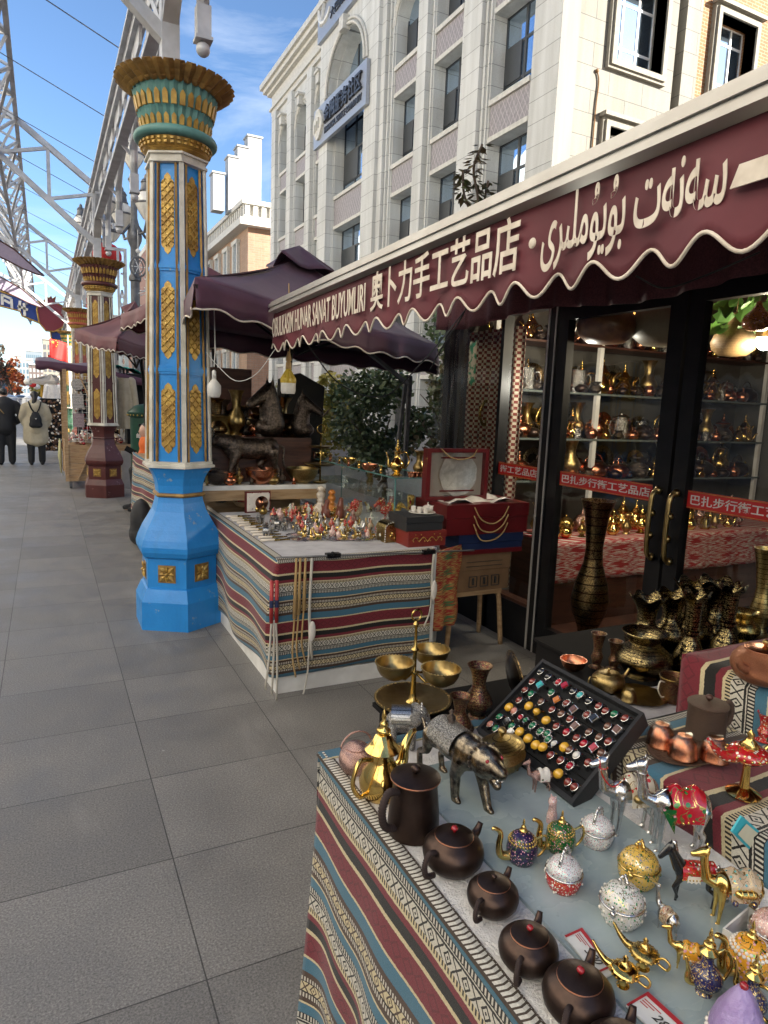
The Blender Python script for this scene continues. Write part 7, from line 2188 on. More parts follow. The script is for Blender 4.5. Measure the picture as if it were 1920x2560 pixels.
for i in range(11): pot('gilt_goblet', 'small gilt goblet in the row on the glass case, %s from the left' % ('first', 'second', 'third', 'fourth', 'fifth', 'sixth', 'seventh', 'eighth', 'ninth', 'tenth', 'last')[i], 'goblet', V((2.06 + .03 * (i % 3), 5.45 - .125 * i, gz1)), .05, MAT['goldm'] if i % 3 else MAT['copper'], 'bowl' if i % 4 == 1 else 'goblet', n=14, wide=1.2, group='gilt goblets on the glass case')


def rooster(name, label, loc, H, m, m2, rz, fan=False):
    t = thing(name, label, 'figurine', loc, rz, None, H)
    organic('body', [E_((0, 0, .36), (.22, .15, .17)), C_((.12, 0, .42), (.22, 0, .68), .13, .075), E_((.23, 0, .74), (.085, .07, .08)), C_((.30, 0, .74), (.37, 0, .72), .03, .008), C_((.0, .05, .24), (.01, .06, .03), .035, .02), C_((.0, -.05, .24), (.01, -.06, .03), .035, .02), E_((.02, 0, .015), (.14, .11, .02))], m, t, .03)
    b = B()
    for k in range(9 if fan else 6):
        a = radians((20 + 17 * k) if fan else (30 + 22 * k)); L_ = .52 if fan else .36
        b.tube(spline([(-.14, .02 * (k % 3 - 1), .40), (-.14 - .25 * cos(a) * L_ / .4 * .6, .05 * (k % 3 - 1), .42 + L_ * sin(a)), (-.16 - L_ * abs(cos(a)), .06 * (k % 3 - 1), .36 + L_ * .75 * sin(a))], 5), [.03 + .02 * sin(pi * i / 10) for i in range(11)], 6)
    b.build('tail', m2, t, True)
    b = B()
    for k in range(3): b.ball((.18 + .05 * k, 0, .83 - .01 * k), .035, 6)
    b.ball((.30, 0, .66), .03, 6); b.build('comb', MAT['redstone'], t, True)
    return t


rooster('rooster_figurine', 'large red and white rooster figurine before the glass case', sp(962, 1300), .21, MAT['e_red'], MAT['e_red'], radians(0))
rooster('rooster_figurine', 'golden rooster figurine right of the red one', sp(990, 1300), .17, MAT['gold'], MAT['gold'], radians(160))
rooster('peacock_figurine', 'golden fan-tailed peacock inside the glass case', V((2.2, 3.95, SZ)), .25, MAT['gold'], MAT['gold'], radians(-120), True)
rooster('peacock_figurine', 'bronze fan-tailed peacock at the back of the glass case', V((2.15, 4.5, SZ + .2)), .2, MAT['engrg'], MAT['engrg'], radians(-110), True)
rooster('turkey_figurine', 'speckled red turkey figurine left of the red rooster', sp(893, 1302), .17, MAT['e_mixed'], MAT['e_red'], radians(30), True)
for i, (px, py, H, m) in enumerate(((787, 1226, .12, 'ivory'), (803, 1232, .11, 'orangecl'))):
    t = thing('turned_wood_figure', ('pale', 'orange')[i] + ' turned wooden pawn-shaped figure by the glass case', 'figurine', V((1.86 + .05 * i, 4.75 - .1 * i, SZ)), 0, None, H * 1.7); b = B(); b.lathe([(.28, 0), (.32, .08), (.30, .22), (.16, .38), (.10, .48), (.17, .52), (.10, .56), (.15, .66), (.16, .76), (.08, .88), (.17, .9)], 16); b.lathe([(.02, .86), (.13, .9), (.15, .97), (.08, 1.05), (0, 1.07)], 14); b.build('figure', MAT[m] if i == 0 else mat('orange_lacquer', (.55, .20, .03), .3), t, True)
for i, (px, py, H) in enumerate(((822, 1262, .17), (848, 1262, .20), (860, 1280, .09), (832, 1285, .08))):
    p_ = V((1.80 + .06 * i, 4.5 - .13 * i, SZ)); o = organic('carved_figure', [E_((0, 0, .25), (.20, .17, .25)), C_((0, 0, .4), (.06, 0, .72), .15, .10), E_((.08, 0, .80), (.12, .10, .10)), C_((.15, .09, .4), (.22, .1, .08), .06, .04), C_((.15, -.09, .4), (.22, -.1, .08), .06, .04), C_((-.1, 0, .4), (-.2, .05, .75), .05, .02)], mat('carved_rosewood', (.16, .045, .025), .35) if i == 0 else bpy.data.materials['carved_rosewood'], None, .035)
    o.location = p_; o.scale = (H,) * 3; o.rotation_euler.z = i * 1.3 - .5; tag(o, ('tall carved rosewood figure by the glass case', 'tallest carved rosewood dragon figure', 'small carved rosewood animal nearest the glass case', 'small carved rosewood animal among the trinkets')[i], 'figurine')
# trinkets: small figurines standing in loose rows
r5 = random.Random(11)
protos = []
tk = ['e_mixed', 'goldm', 'e_pink', 'silver', 'e_silverpot', 'brass', 'e_red', 'goldm']
tn = ['gilt', 'golden', 'pink', 'silver', 'jewelled silver', 'brass', 'red enamel', 'shiny gold']
for i in range(8):
    t = thing('trinket_figure', 'x', 'trinket', (0, 0, 0), 0, 'trinket figures on the stall', .07)
    if i % 2: organic('body', [E_((0, 0, .35), (.28, .17, .18)), C_((.2, 0, .42), (.34, 0, .75), .1, .07), E_((.38, 0, .80), (.12, .08, .09))] + [C_((sx, sy, .3), (sx, sy, .03), .06, .04) for sx in (-.17, .17) for sy in (-.09, .09)], MAT[tk[i]], t, .045)
    else:
        b = B(); b.lathe([(.22, 0), (.24, .05), (.08, .12), (.18, .3), (.26, .48), (.2, .62), (.07, .72), (.12, .8), (.05, .92), (0, 1.0)], 14); b.build('body', MAT[tk[i]], t, True)
    b = B()
    for k in range(7): b.ball((.2 * cos(k * .9), .17 * sin(k * .9), .35 + .03 * (k % 3)), .05, 6)
    b.build('gems', MAT['pearl'] if i % 3 else MAT['e_green'], t, True)
    protos.append(t)
used_ = set()
pi_ = 0
ORDW = ['first', 'second', 'third', 'fourth', 'fifth', 'sixth', 'seventh', 'eighth', 'ninth', 'tenth', 'eleventh', 'twelfth', 'thirteenth', 'fourteenth']
for row in range(12):
    nrow = 11 + row % 2
    for k in range(nrow):
        px = 700 + (k + .5 * (row % 2)) * 17 + r5.uniform(-5, 5) + (row * 5 if row > 6 else -row * 3); py = 1250 + row * 9 + r5.uniform(-3, 3)
        q = sp(px, py)
        if q.y > 4.75: q.y = 4.75
        j = r5.randrange(8); lab = '%s trinket figure on the stall, %s row from back, %s from left' % (tn[j], ORDW[row], ORDW[k])
        H = r5.uniform(.06, .10)
        if j in used_: dup(protos[j], q, r5.uniform(0, 6.28), lab, None, H)
        else: protos[j].location = q; protos[j]['label'] = lab; used_.add(j)
for j in range(8):
    if j not in used_: protos[j].location = sp(760 + 9 * j, 1250); protos[j]['label'] = tn[j] + ' trinket figure at the back of the stall behind the rows'
# knives along the street edge
kp = None
for i in range(11):
    q = V((1.185 + .012 * (i % 2), 4.72 - i * .088, SZ + .004)); lab = 'small sheathed knife on the street edge of the stall, %s from the back' % (ORDW + ['eleventh'])[i]
    if kp is None:
        kp = thing('knife', lab, 'knife', q, 0, 'knives laid on the stall'); b = B(); b.caps((.03, 0, .006), (.12, 0, .006), .008, .004, 8); b.build('sheath', MAT['brass'], kp, True); b = B(); b.caps((-.05, 0, .007), (.025, 0, .007), .009, .007, 8); b.build('hilt', MAT['ivory'], kp, True)
    else: dup(kp, q, r5.uniform(-.3, .3), lab)
for i, (px, py, H, m, rz, lab) in enumerate(((668, 1345, .085, 'silverd', -.4, 'small rose grey elephant figurine at the near corner of the stall'), (690, 1325, .08, 'silverd', 2.6, 'small silver elephant figurine behind the corner one'), (715, 1312, .07, 'bronze', .5, 'dark bronze elephant figurine in the silver heap'), (690, 1306, .06, 'silver', 1.7, 'bright silver elephant figurine at the back of the heap'))):
    if i == 0: ep = quadruped('elephant_figurine', lab, 'figurine', sp(px, py), H, MAT[m], rz, eleph_pose(), [('blanket', MAT['engrs'], eleph_sad, True)], .03, 'small elephant figurines')
    else: dup(ep, sp(px, py), rz, lab, None, H)
for i in range(9): dup(ep, sp(652 + 11 * i + r5.uniform(-4, 4), 1312 + 9 * (i % 3) + r5.uniform(-4, 4)), r5.uniform(0, 6.28), 'tiny grey elephant heaped at the stall corner, %s from the left' % ORDW[i], None, r5.uniform(.05, .085))
for i in range(14):
    q = sp(742 + (i % 7) * 28 + r5.uniform(-6, 6), 1336 + (i // 7) * 17 + r5.uniform(-4, 4))
    b = B(); L_ = r5.uniform(.05, .07)
    b.grid(8, 5, lambda u, v: (V(((u - .5) * L_ * 2, (v - .5) * .05, .006 + .016 * sin(pi * u) * sin(pi * v) + .006 * sin(u * 17 + v * 9))), (u, v)))
    t = thing('bagged_bracelet', 'bracelet in a clear plastic bag on the stall, %s of the heap' % ORDW[i], 'bracelet', q, r5.uniform(-.8, .4), 'bagged bracelets'); b.build('bag', MAT['bag'], t, True)
    b = B(); b.tube([(.03 * cos(k * pi / 6), .018 * sin(k * pi / 6), .008) for k in range(12)], .004, 5, True); b.build('bracelet', MAT[('e_pink', 'e_green', 'silver', 'e_mixed')[i % 4]], t, True)
for lab, px, py, m, R_ in (('dark bowl of painted eggs by the blue column', 552, 1256, 'bronzed', .085), ('brown wooden bowl of fruit beside the eggs', 610, 1268, 'wood', .08)):
    q = sp(px, py); t = pot('wooden_bowl', lab, 'bowl', q, .05, MAT[m], 'bowl', n=24, wide=R_ / .05)
    for i in range(9):
        e = B(); e.ball((0, 0, 0), (.02, .02, .026) if m == 'bronzed' else (.024, .024, .022), 10)
        o = e.build('painted_egg' if m == 'bronzed' else 'dried_fruit', mat('egg_%d' % i, [(.08, .14, .4), (.6, .5, .1), (.5, .1, .2), (.5, .5, .52), (.3, .15, .35)][i % 5], .3) if m == 'bronzed' else mat('fruit_%d' % i, [(.42, .2, .08), (.5, .06, .05), (.36, .22, .12)][i % 3], .5), None, True)
        a = i * 2.4; o.location = q + V((R_ * .62 * (i / 9) ** .5 * cos(a), R_ * .62 * (i / 9) ** .5 * sin(a), .052)); o.rotation_euler = (i, .4 * i, 0)
        tag(o, ('%s painted egg lying in the dark bowl, %s from its middle' if m == 'bronzed' else '%s dried fruit in the brown bowl, %s from its middle') % ((['blue', 'yellow', 'crimson', 'white', 'violet'] if m == 'bronzed' else ['tan', 'red', 'brown'])[i % (5 if m == 'bronzed' else 3)], ORDW[i]), 'egg' if m == 'bronzed' else 'fruit', 'painted eggs' if m == 'bronzed' else 'dried fruit')
for i, (px, py) in enumerate(((643, 1280), (658, 1286))): pot('brass_sugar_pot', ('smaller', 'rounder')[i] + ' lidded brass pot behind the elephant heap', 'pot', sp(px, py), .06, MAT['brass'], 'egg', MAT['brass'], MAT['goldm'], wide=1.1, n=18)
t = thing('copper_plate_box', 'open red box with a copper plate on white silk leaning on the shelf board', 'box', V((1.42, 4.93, SZ)), .1); b = B(); b.box((0, 0, .08), (.20, .02, .16)); b.build('box', MAT['redbox'], t); b = B(); b.grid(8, 8, lambda u, v: (V((-.09 + u * .18, -.014 - .006 * sin(u * 17) * sin(v * 14), .01 + v * .14)), (u, v))); b.build('silk', MAT['pearl'], t, True)
b = B(); b.lathe([(0, 0), (.03, .001), (.05, .012), (.052, .014)], 24); o = b.build('plate', MAT['copper'], t, True); o.rotation_euler = (radians(90), 0, 0); o.location = (.02, -.02, .075)
b = B()
for k in range(22): a = r5.uniform(-.25, .25); b.tube([(-.13, .1 * a, .012 + .01 * (k % 3)), (.13 + r5.uniform(-.03, .03), .3 * a, .015 + .012 * (k % 4))], .0035, 5)
o = b.build('twig_bundle', MAT['ropet']); o.location = (1.66, 4.82, SZ); tag(o, 'bundle of pale dried twigs by the glass case', 'twigs')
# bronze animals on the board
quadruped('bull_statue', 'large dark bronze bull standing on the board shelf behind the blue column', 'statue', V((1.42, 5.12, .967)), .45, MAT['bronzed'], radians(180),
    [E_((0, 0, .60), (.42, .16, .19)), E_((.28, 0, .62), (.20, .17, .22)), E_((-.32, 0, .60), (.18, .16, .20)), C_((.40, 0, .70), (.58, .0, .74), .15, .12), E_((.68, .02, .74), (.12, .10, .11)), C_((.72, .02, .70), (.82, .02, .62), .085, .07), C_((.62, .12, .80), (.62, .20, .82), .035, .02), C_((.62, -.12, .80), (.62, -.20, .82), .035, .02)] +
    [s_ for sy in (-1, 1) for s_ in (C_((.28, .1 * sy, .5), (.30 + .08 * sy, .1 * sy, .25), .09, .05), C_((.30 + .08 * sy, .1 * sy, .25), (.29 + .08 * sy, .1 * sy, .03), .05, .05), C_((-.34, .1 * sy, .55), (-.28 - .1 * sy, .1 * sy, .32), .12, .06), C_((-.28 - .1 * sy, .1 * sy, .32), (-.36 - .1 * sy, .1 * sy, .22), .055, .045), C_((-.36 - .1 * sy, .1 * sy, .22), (-.33 - .1 * sy, .1 * sy, .03), .042, .05))],
    [('horn', MAT['bronze'], lambda b: [b.tube(spline([(.66, .09 * s, .82), (.68, .16 * s, .90), (.74, .14 * s, .98)], 4), [.03 - .003 * i for i in range(9)], 6) for s in (-1, 1)], True), ('tail', MAT['bronzed'], lambda b: b.tube(spline([(-.48, 0, .66), (-.58, 0, .60), (-.58, 0, .35), (-.70, 0, .15)], 5), .022, 6), True)], .02)
hh = [E_((0, 0, .14), (.24, .18, .14)), C_((-.05, 0, .2), (.02, 0, .62), .20, .13), C_((.02, 0, .66), (.34, 0, .46), .12, .07), C_((.0, .06, .76), (.0, .08, .90), .035, .01), C_((.0, -.06, .76), (.0, -.08, .90), .035, .01)]
for i, (px, y, H, rz, lab) in enumerate(((662, 5.38, .52, 200, 'tall dark bronze horse head bust behind the bull'), (742, 5.42, .42, -25, 'dark bronze horse head bust turned right beside the dark panel'))):
    o = organic('horse_bust', hh, MAT['bronzed'], None, .025); x = at(px, 1100, y=y).x; o.location = (x, y - .12, 1.322); o.scale = (H * 1.05,) * 3; o.rotation_euler.z = radians(rz); tag(o, lab, 'statue')
for i in range(10): pot('old_vessel', 'small old %s vessel along the front of the board shelf, %s from the left' % (('brass', 'bronze', 'copper')[i % 3], ORDW[i]), 'vessel', V((1.06 + .085 * i, 5.03 + .04 * (i % 2), .967)), r5.uniform(.07, .13), MAT[('brassd', 'bronzed', 'copper')[i % 3]], ('goblet', 'bowl', 'squat', 'urn')[i % 4], n=18, group='old vessels')
pot('engraved_urn', 'dark engraved urn with ringed neck under the yellow lamp', 'urn', V((1.56, 5.35, .967)), .50, MAT['bronzed'], 'bottle', n=24, wide=.75)
pot('brass_milk_churn', 'tall aged brass churn at the back left of the shelf board', 'churn', V((1.20, 5.5, .967)), .58, MAT['brassd'], 'jug', MAT['brassd'], MAT['brassd'], None, n=24)
for i, (dx, y, H, kd, m) in enumerate(((1.10, 5.15, .10, 'goblet', 'copper'), (1.16, 5.3, .18, 'squat', 'bronzed'), (1.33, 5.45, .20, 'goblet', 'bronze'), (1.42, 5.5, .16, 'bowl', 'copper'), (1.9, 5.3, .10, 'squat', 'brassd'), (1.25, 5.08, .07, 'bowl', 'brass'))):
    pot('old_vessel', 'old ' + ('copper goblet nearest the blue column', 'dark bronze pot behind the bull head', 'bronze goblet above the bull back', 'copper bowl between the busts', 'brass pot right of the dark panel', 'small brass bowl under the bull')[i] + ' on the board shelf', 'vessel', V((dx, y, .967 + (.2 if i in (2, 3) else 0))), H, MAT[m], kd, n=20)
for i in range(16): pot('old_vessel', 'old %s vessel crowding the crate behind the bull, %s from left' % (('dark bronze', 'copper', 'aged brass', 'engraved')[i % 4], (ORDW + ['fifteenth', 'sixteenth'])[i]), 'vessel', V((1.05 + .052 * i, 5.36 + .07 * (i % 3), 1.322)), r5.uniform(.16, .40), MAT[('bronzed', 'copper', 'brassd', 'engrp')[i % 4]], ('squat', 'vase', 'goblet', 'bottle', 'ruffle')[i % 5], n=18, wide=.8, group='old vessels')
b = B(); b.slab(1.0, 1.95, 5.22, 5.58, .967, 1.32); tag(b.build('wooden_crate', MAT['woodd']), 'dark wooden crate raising the vessels behind the bull', 'crate')
t = thing('tiered_stand', 'thin brass tiered stand with two plates and a loop top', 'stand', V((at(802, 1120, y=5.05).x, 5.05, .967))); b = B(); b.tube([(0, 0, 0), (0, 0, .40)], .007, 6); b.tube(arc((0, 0, .435), .035, 0, 360, 14, (1, 0, 0)), .006, 5); b.build('rod', MAT['brass'], t, True)
for z, r in ((.14, .13), (.28, .09), (.0, .07)): b = B(); b.lathe([(.01, z), (r * .8, z + .005), (r, z + .02), (r * .98, z + .023), (.01, z + .01)], 24); b.build('plate', MAT['brassd'], t, smooth=40)
# hanging bulbs and cables
for i, (px, py, y, m, lab) in enumerate(((720, 985, 4.25, 'bulbyellow', 'unlit hanging lamp with yellow ribbed collar under the purple canopy'), (535, 995, 4.5, 'bulboff', 'unlit white hanging lamp beside the blue column'))):
    q = at(px, py, y=y); t = thing('hanging_bulb', lab, 'lamp', q, 0, None)
    b = B(); b.lathe([(.0, 0), (.042, .002), (.048, .02), (.048, .07)] if i == 0 else [(.0, 0), (.035, .006), (.045, .03), (.045, .08), (.03, .10)], 20); b.build('diffuser', MAT['bulboff'], t, smooth=40)
    b = B(); b.lathe([(.05, .07), (.052, .085), (.05, .10), (.02, .15), (.016, .16)] if i == 0 else [(.03, .10), (.014, .12), (.014, .13)], 28, mod=lambda i_, j, r, z: (r * (1 if j % 2 else .9), z)); b.build('collar', MAT[m], t)
    b = B(); b.lathe([(.02, .16), (.018, .20), (.012, .205), (.02, .215), (.008, .27)] if i == 0 else [(.014, .13), (.014, .17), (.006, .18)], 12); b.tube([(0, 0, .2), (.01, .01, .3), (0, .02, 2.35 - q.z)], .004, 5); b.build('holder', MAT['white'] if i else MAT['ropet'], t, True)
for lab, pts, r, m in (('white cable looping between the hanging lamps', [(515, 880, 4.5), (545, 915, 4.5), (590, 952, 4.4), (640, 935, 4.3), (690, 870, 4.2)], .0025, 'white'), ('black cable sagging from the canopy to the shop corner', [(760, 850, 4.6), (850, 960, 4.6), (960, 990, 4.5), (1060, 900, 4.3), (1160, 780, 4.2)], .005, 'cable'), ('black cable crossing the shop corner to the awning', [(1075, 925, 4.6), (1110, 860, 4.5), (1150, 800, 4.4), (1180, 740, 4.3)], .006, 'cable'), ('grey wire drooping under the awning valance', [(1590, 690, 1.75), (1660, 720, 1.7), (1760, 690, 1.6), (1900, 630, 1.5)], .003, 'cable')):
    b = B(); b.tube(spline([at(x, y, y=d) for x, y, d in pts], 8), r, 6); tag(b.build('cable', MAT[m], None, True), lab, 'cable')
b = B(); p_ = [at(1075, 870, y=4.6), at(1060, 930, y=4.6), at(1040, 1140, y=4.9)]; b.bar(at(1015, 950, y=5.4), at(985, 1190, y=5.4), .03); b.bar(at(1025, 940, y=5.4), at(1010, 1190, y=5.4), .035)
b.bar(at(920, 880, y=5.2), at(1020, 960, y=5.4), .03)
tag(b.build('canopy_strut', MAT['lampiron']), 'grey steel struts holding the purple canopy in front of the hedge', 'strut')
# whips and ropes on the front of the stall
def whip(label, px, py0, py1, y, kind):
    p0, p1 = at(px, py0, y=y), at(px + 4, py1, y=y); t = thing('hanging_whip', label, 'whip', p0, 0, 'whips hanging on the stall front'); L_ = p1 - p0
    if kind == 'r':
        for s in (-.014, .014):
            b = B(); b.tube([(s, 0, 0), (s, 0, L_.z * .35)], .011, 8); b.build('red_handle', mat('red_leather', (.38, .03, .03), .5) if 'red_leather' not in bpy.data.materials else bpy.data.materials['red_leather'], t, True)
            b = B(); b.tube([(s, 0, L_.z * .16), (s, 0, L_.z * .22)], .0125, 8); b.build('blue_band', MAT['navy'], t)
        for s in (-.02, .0, .016): b = B(); b.tube(spline([(s * .6, 0, L_.z * .33), (s * 1.2, -.008, L_.z * .6), (s * 1.8 - .01, -.012, L_.z * (.96 + s * 3))], 5), .006, 6); b.build('lash', MAT['rope'], t, True)
    else:
        b = B(); b.tube([(0, 0, 0), (-.006, -.006, L_.z * .5)], [.006, .012], 8) if kind == 'b' else b.tube(spline([(0, 0, 0), (-.01, -.008, L_.z * .4), (.01, -.01, L_.z * .7)], 4), .008, 6); b.build('stick', MAT['ropet'] if kind == 'b' else MAT['rope'], t, True)
        b = B(); b.tube(spline([(-.006, -.006, L_.z * .48), (-.016, -.012, L_.z * .8), (.006 if kind == 'b' else -.05, -.01, L_.z)], 5), .005, 6); b.build('lash', MAT['ropet'] if kind == 'b' else MAT['rope'], t, True)
        if kind == 'w':
            b = B(); b.ball((.005, -.014, L_.z * .5), (.022, .008, .06), 10); b.build('leather_paddle', MAT['pearl'], t, True)
yf = TY - .035
whip('red leather whip with blue bands and white lashes at the stall corner', 686, 1452, 1745, yf - .03, 'r')
for i, px in enumerate((741, 751, 764)): whip(('first', 'second', 'third')[i] + ' tan wooden whip stick from the left on the stall front', px, 1395, 1690 - 20 * i, yf, 'b')
whip('white rope with leather paddles hanging beside the tan sticks', 780, 1395, 1750, yf - .012, 'w'); whip('white knotted rope at the right end of the rod', 1085, 1385, 1560, yf - .01, 'w')
b = B(); p0, p1 = at(690, 1394, y=yf), at(1185, 1376, y=yf); b.tube([p0, p1], .006, 6); o = b.build('hanging_rod', MAT['lampiron'], None, True); tag(o, 'thin dark rod along the top of the stall front with black clamps', 'rod')
b = B()
for px in (815, 1055): q = p0.lerp(p1, (px - 690) / 495); b.slab(q.x - .03, q.x + .05, q.y - .012, q.y + .03, q.z - .012, q.z + .012); b.ball(q + V((0, -.012, .012)), .014, 8)
b.build('clamp', MAT['black'], o)
# ================================================================ plants
def crown(name, c, r, n, leaf, m, parent, seed, clumps=14):
    r_ = random.Random(seed); b = B(); cs = []
    for i in range(clumps):
        a, z, k = r_.uniform(0, 6.28), r_.uniform(-.9, .95), r_.uniform(.45, .8)
        cs.append((V((cos(a) * k * (1 - z * z) ** .5 * r[0], sin(a) * k * (1 - z * z) ** .5 * r[1], z * k * r[2])), r_.uniform(.25, .45)))
    for i in range(n):
        q, s = cs[r_.randrange(clumps)]
        d = V((r_.gauss(0, 1), r_.gauss(0, 1), r_.gauss(0, 1))).normalized() * r_.uniform(.55, 1.0) * s
        p = V(c) + q + V((d.x * r[0], d.y * r[1], d.z * r[2])); L_ = leaf * r_.uniform(.6, 1.25)
        u = V((r_.gauss(0, 1), r_.gauss(0, 1), r_.gauss(0, .7))).normalized(); w = u.orthogonal().normalized(); w = (Matrix.Rotation(r_.uniform(0, 6.28), 3, u) @ w) * L_ * .34
        b.add([p - u * L_ * .5, p + w, p + u * L_ * .5, p - w], [(0, 1, 2, 3)])
    o = b.build(name, m, parent, fix=False)
    return o


def tree(name, label, loc, h, r, m, leaf, n, seed, group=None, trunk=.05):
    t = thing(name, label, 'tree', loc, 0, group); r_ = random.Random(seed)
    b = B(); b.tube(spline([(0, 0, 0), (.05 * h, 0, h * .3), (-.02 * h, .03 * h, h * .62)], 4), [trunk * (1 - .07 * i) for i in range(9)], 8)
    for k in range(7):
        a = k * .9; s = V((.0, .0, h * (.3 + .04 * k))); b.tube(spline([s, s + V((cos(a) * r[0] * .35, sin(a) * r[1] * .35, r[2] * .35)), s + V((cos(a) * r[0] * .75, sin(a) * r[1] * .75, r[2] * .7))], 4), [trunk * .5 * (1 - .1 * i) for i in range(9)], 6)
    b.build('trunk', MAT['bark'], t, True)
    crown('crown', (0, 0, h - r[2] * .8), r, n, leaf, m, t, seed)
    return t


tree('shrub_tree', 'dark green round shrub seen through the stall opening behind the glass case', (3.75, 7.6, 0), 2.0, (.75, .7, .72), MAT['leaf'], .075, 4200, 3)
tree('yellow_shrub', 'yellow leaved shrub left of the dark green one behind the stall', (3.35, 9.2, 0), 2.1, (.75, .7, .8), MAT['leafy'], .09, 2600, 4)
tree('leafy_shrub', 'loose leafy shrub beside the shop corner behind the canopy struts', (4.35, 6.9, 0), 2.1, (.55, .6, .9), MAT['leafb'], .085, 1900, 5)
tree('leafy_shrub', 'tall leafy shrub above the purple canopy edge beside the shop', (4.9, 7.6, 0), 2.9, (.7, .7, .8), MAT['leaf'], .09, 1800, 6)
b = B(); b.slab(2.6, 9.0, 10.2, 10.5, 0, 1.1); tag(b.build('low_wall', MAT['concrete']), 'low pale wall behind the shrubs', 'wall')
p = at(1188, 545, x=2.45)
t = thing('potted_plant', 'leafy plant with bronze tinged leaves rising above the awning rail', 'plant', (2.45, p.y, 2.72))
b = B(); r6 = random.Random(5)
st = [spline([(.0, 0, 0), (.01, 0, .18), (-.02, .02, .36), (.02, .0, .50)], 5), spline([(.05, .05, 0), (.08, .04, .16), (.08, 0, .3)], 5), spline([(-.04, 0, .1), (-.08, .02, .2), (-.11, 0, .32)], 5)]
for s in st: b.tube(s, .008, 5)
b.build('stem', MAT['bark'], t, True)
b = B()
for s in st:
    for q in s[4:]:
        for k in range(7):
            a = r6.uniform(0, 6.28); u = V((cos(a), sin(a), r6.uniform(-.9, .1))).normalized(); L_ = r6.uniform(.045, .08); w = u.cross(V((0, 0, 1))).normalized() * L_ * .22; q0 = V(q) + u * .02
            b.add([q0, q0 + u * L_ * .45 + w, q0 + u * L_, q0 + u * L_ * .45 - w], [(0, 1, 2, 3)])
b.build('leaves', MAT['leafb'], t, fix=False)
b = B(); b.lathe([(.11, 0), (.15, .0), (.16, -.16), (.10, -.2)][::-1], 16); b.build('pot', MAT['iron'], t, True)
p = at(1560, 375, x=2.45)
t = thing('seedling', 'small twiggy seedling above the awning rail near its middle', 'plant', (2.45, p.y, 2.75)); b = B()
for k in range(4): b.tube(spline([(0, 0, 0), (.03 * cos(k * 2), .05 * sin(k * 2), .08), (.06 * cos(k * 2), .1 * sin(k * 2), .13)], 4), .004, 5)
b.build('twig', MAT['bark'], t, True); crown('leaves', (0, 0, .10), (.07, .12, .05), 26, .05, MAT['leafb'], t, 8, 6)
for i, (px, py, y, h, m) in enumerate(((20, 945, 70, 4.9, 'leafr'), (42, 965, 78, 3.6, 'leafr'), (100, 975, 85, 2.6, 'leafy'), (-8, 940, 62, 5.0, 'bark'))):
    q = at(px, py, y=y); tree('street_tree', ('red lantern-hung tree at the far left of the street', 'small orange red tree beside the taller red one', 'small yellow tree behind the white barrier', 'bare brown tree cut by the left edge')[i], (q.x, y, 0), h, (1.1, 1.2, h * .36), MAT[m], .32, 500, 20 + i, 'far street trees', .12)

# ================================================================ far stalls, cart and street furniture
CY_ = 12.55
t = thing('wooden_cart', 'wooden market cart with plank sides and a diagonal brace beside the maroon column', 'cart', (.30, CY_, 0))
for k in range(6):
    b = B(); b.slab(0, 1.3, 0, .025, .13 + k * .103, .13 + k * .103 + .098); b.build('plank', MAT['wood'], t)
b = B(); b.slab(0, .025, .027, 1.8, .13, .75); b.slab(.02, 1.28, .03, 1.78, .72, .745); b.build('box', MAT['wood'], t)
for x, y in ((-.02, -.02), (-.02, 1.75), (1.27, -.02), (1.27, 1.75)): b = B(); b.slab(x, x + .06, y, y + .045, .13, 2.0); b.build('post', MAT['wood'], t)
b = B(); b.bar((.17, -.035, .16), (.52, -.035, .95), .02, .07, (0, 1, 0)); b.build('brace', MAT['wood'], t); b = B(); b.bar((.23, -.03, 1.95), (.46, -.03, 1.3), .02, .06, (0, 1, 0)); b.build('brace', MAT['wood'], t)
for x, y in ((.06, .06), (.45, .06), (1.2, .06), (.06, 1.7), (1.2, 1.7)):
    b = B(); b.tube([(x - .02, y, .055), (x + .02, y, .055)], .05, 12); b.slab(x - .025, x + .025, y - .02, y + .02, .09, .13); b.build('wheel', MAT['lampiron'], t)
t = thing('wire_grid', 'white wire grid hung with lace mats above the wooden cart', 'grid panel', (.36, CY_ + .04, .80))
b = B()
for k in range(9): b.bar((k * .07, 0, 0), (k * .07, 0, 1.1), .005)
for k in range(12): b.bar((0, .006, k * .1), (.56, .006, k * .1), .005)
b.build('wire', MAT['white'], t)
lace = mk_engr('grey_lace', (.42, .40, .38), (.20, .19, .19), 30, .5, 0, .9); lm = mk_engr('mauve_lace', (.34, .27, .27), (.22, .15, .17), 30, .5, 0, .9)
for i, (z, kind, m) in enumerate(((1.76, 'round', lace), (1.48, 'sq', lace), (1.16, 'sq', lm))):
    b = B(); x = .50
    if kind == 'round': b.prism([(x + .095 * cos(a), z + .095 * sin(a)) for a in [k * pi / 14 for k in range(28)]], lambda p, q, d: (p, d, q), CY_ - .012, CY_ - .004)
    else:
        b.prism([(x - .085, z - .11), (x + .095, z - .11), (x + .09, z + .12), (x - .085, z + .12)], lambda p, q, d: (p, d, q), CY_ - .012, CY_ - .004)
        for k in range(9): b.slab(x - .08 + k * .02, x - .075 + k * .02, CY_ - .01, CY_ - .006, z - .14, z - .11)
    tag(b.build('lace_mat', m), ('round grey lace mat at the top of the wire grid', 'square grey fringed mat in the middle of the wire grid', 'square mauve fringed mat at the foot of the wire grid')[i], 'mat', 'mats on the wire grid')
r7 = random.Random(9)


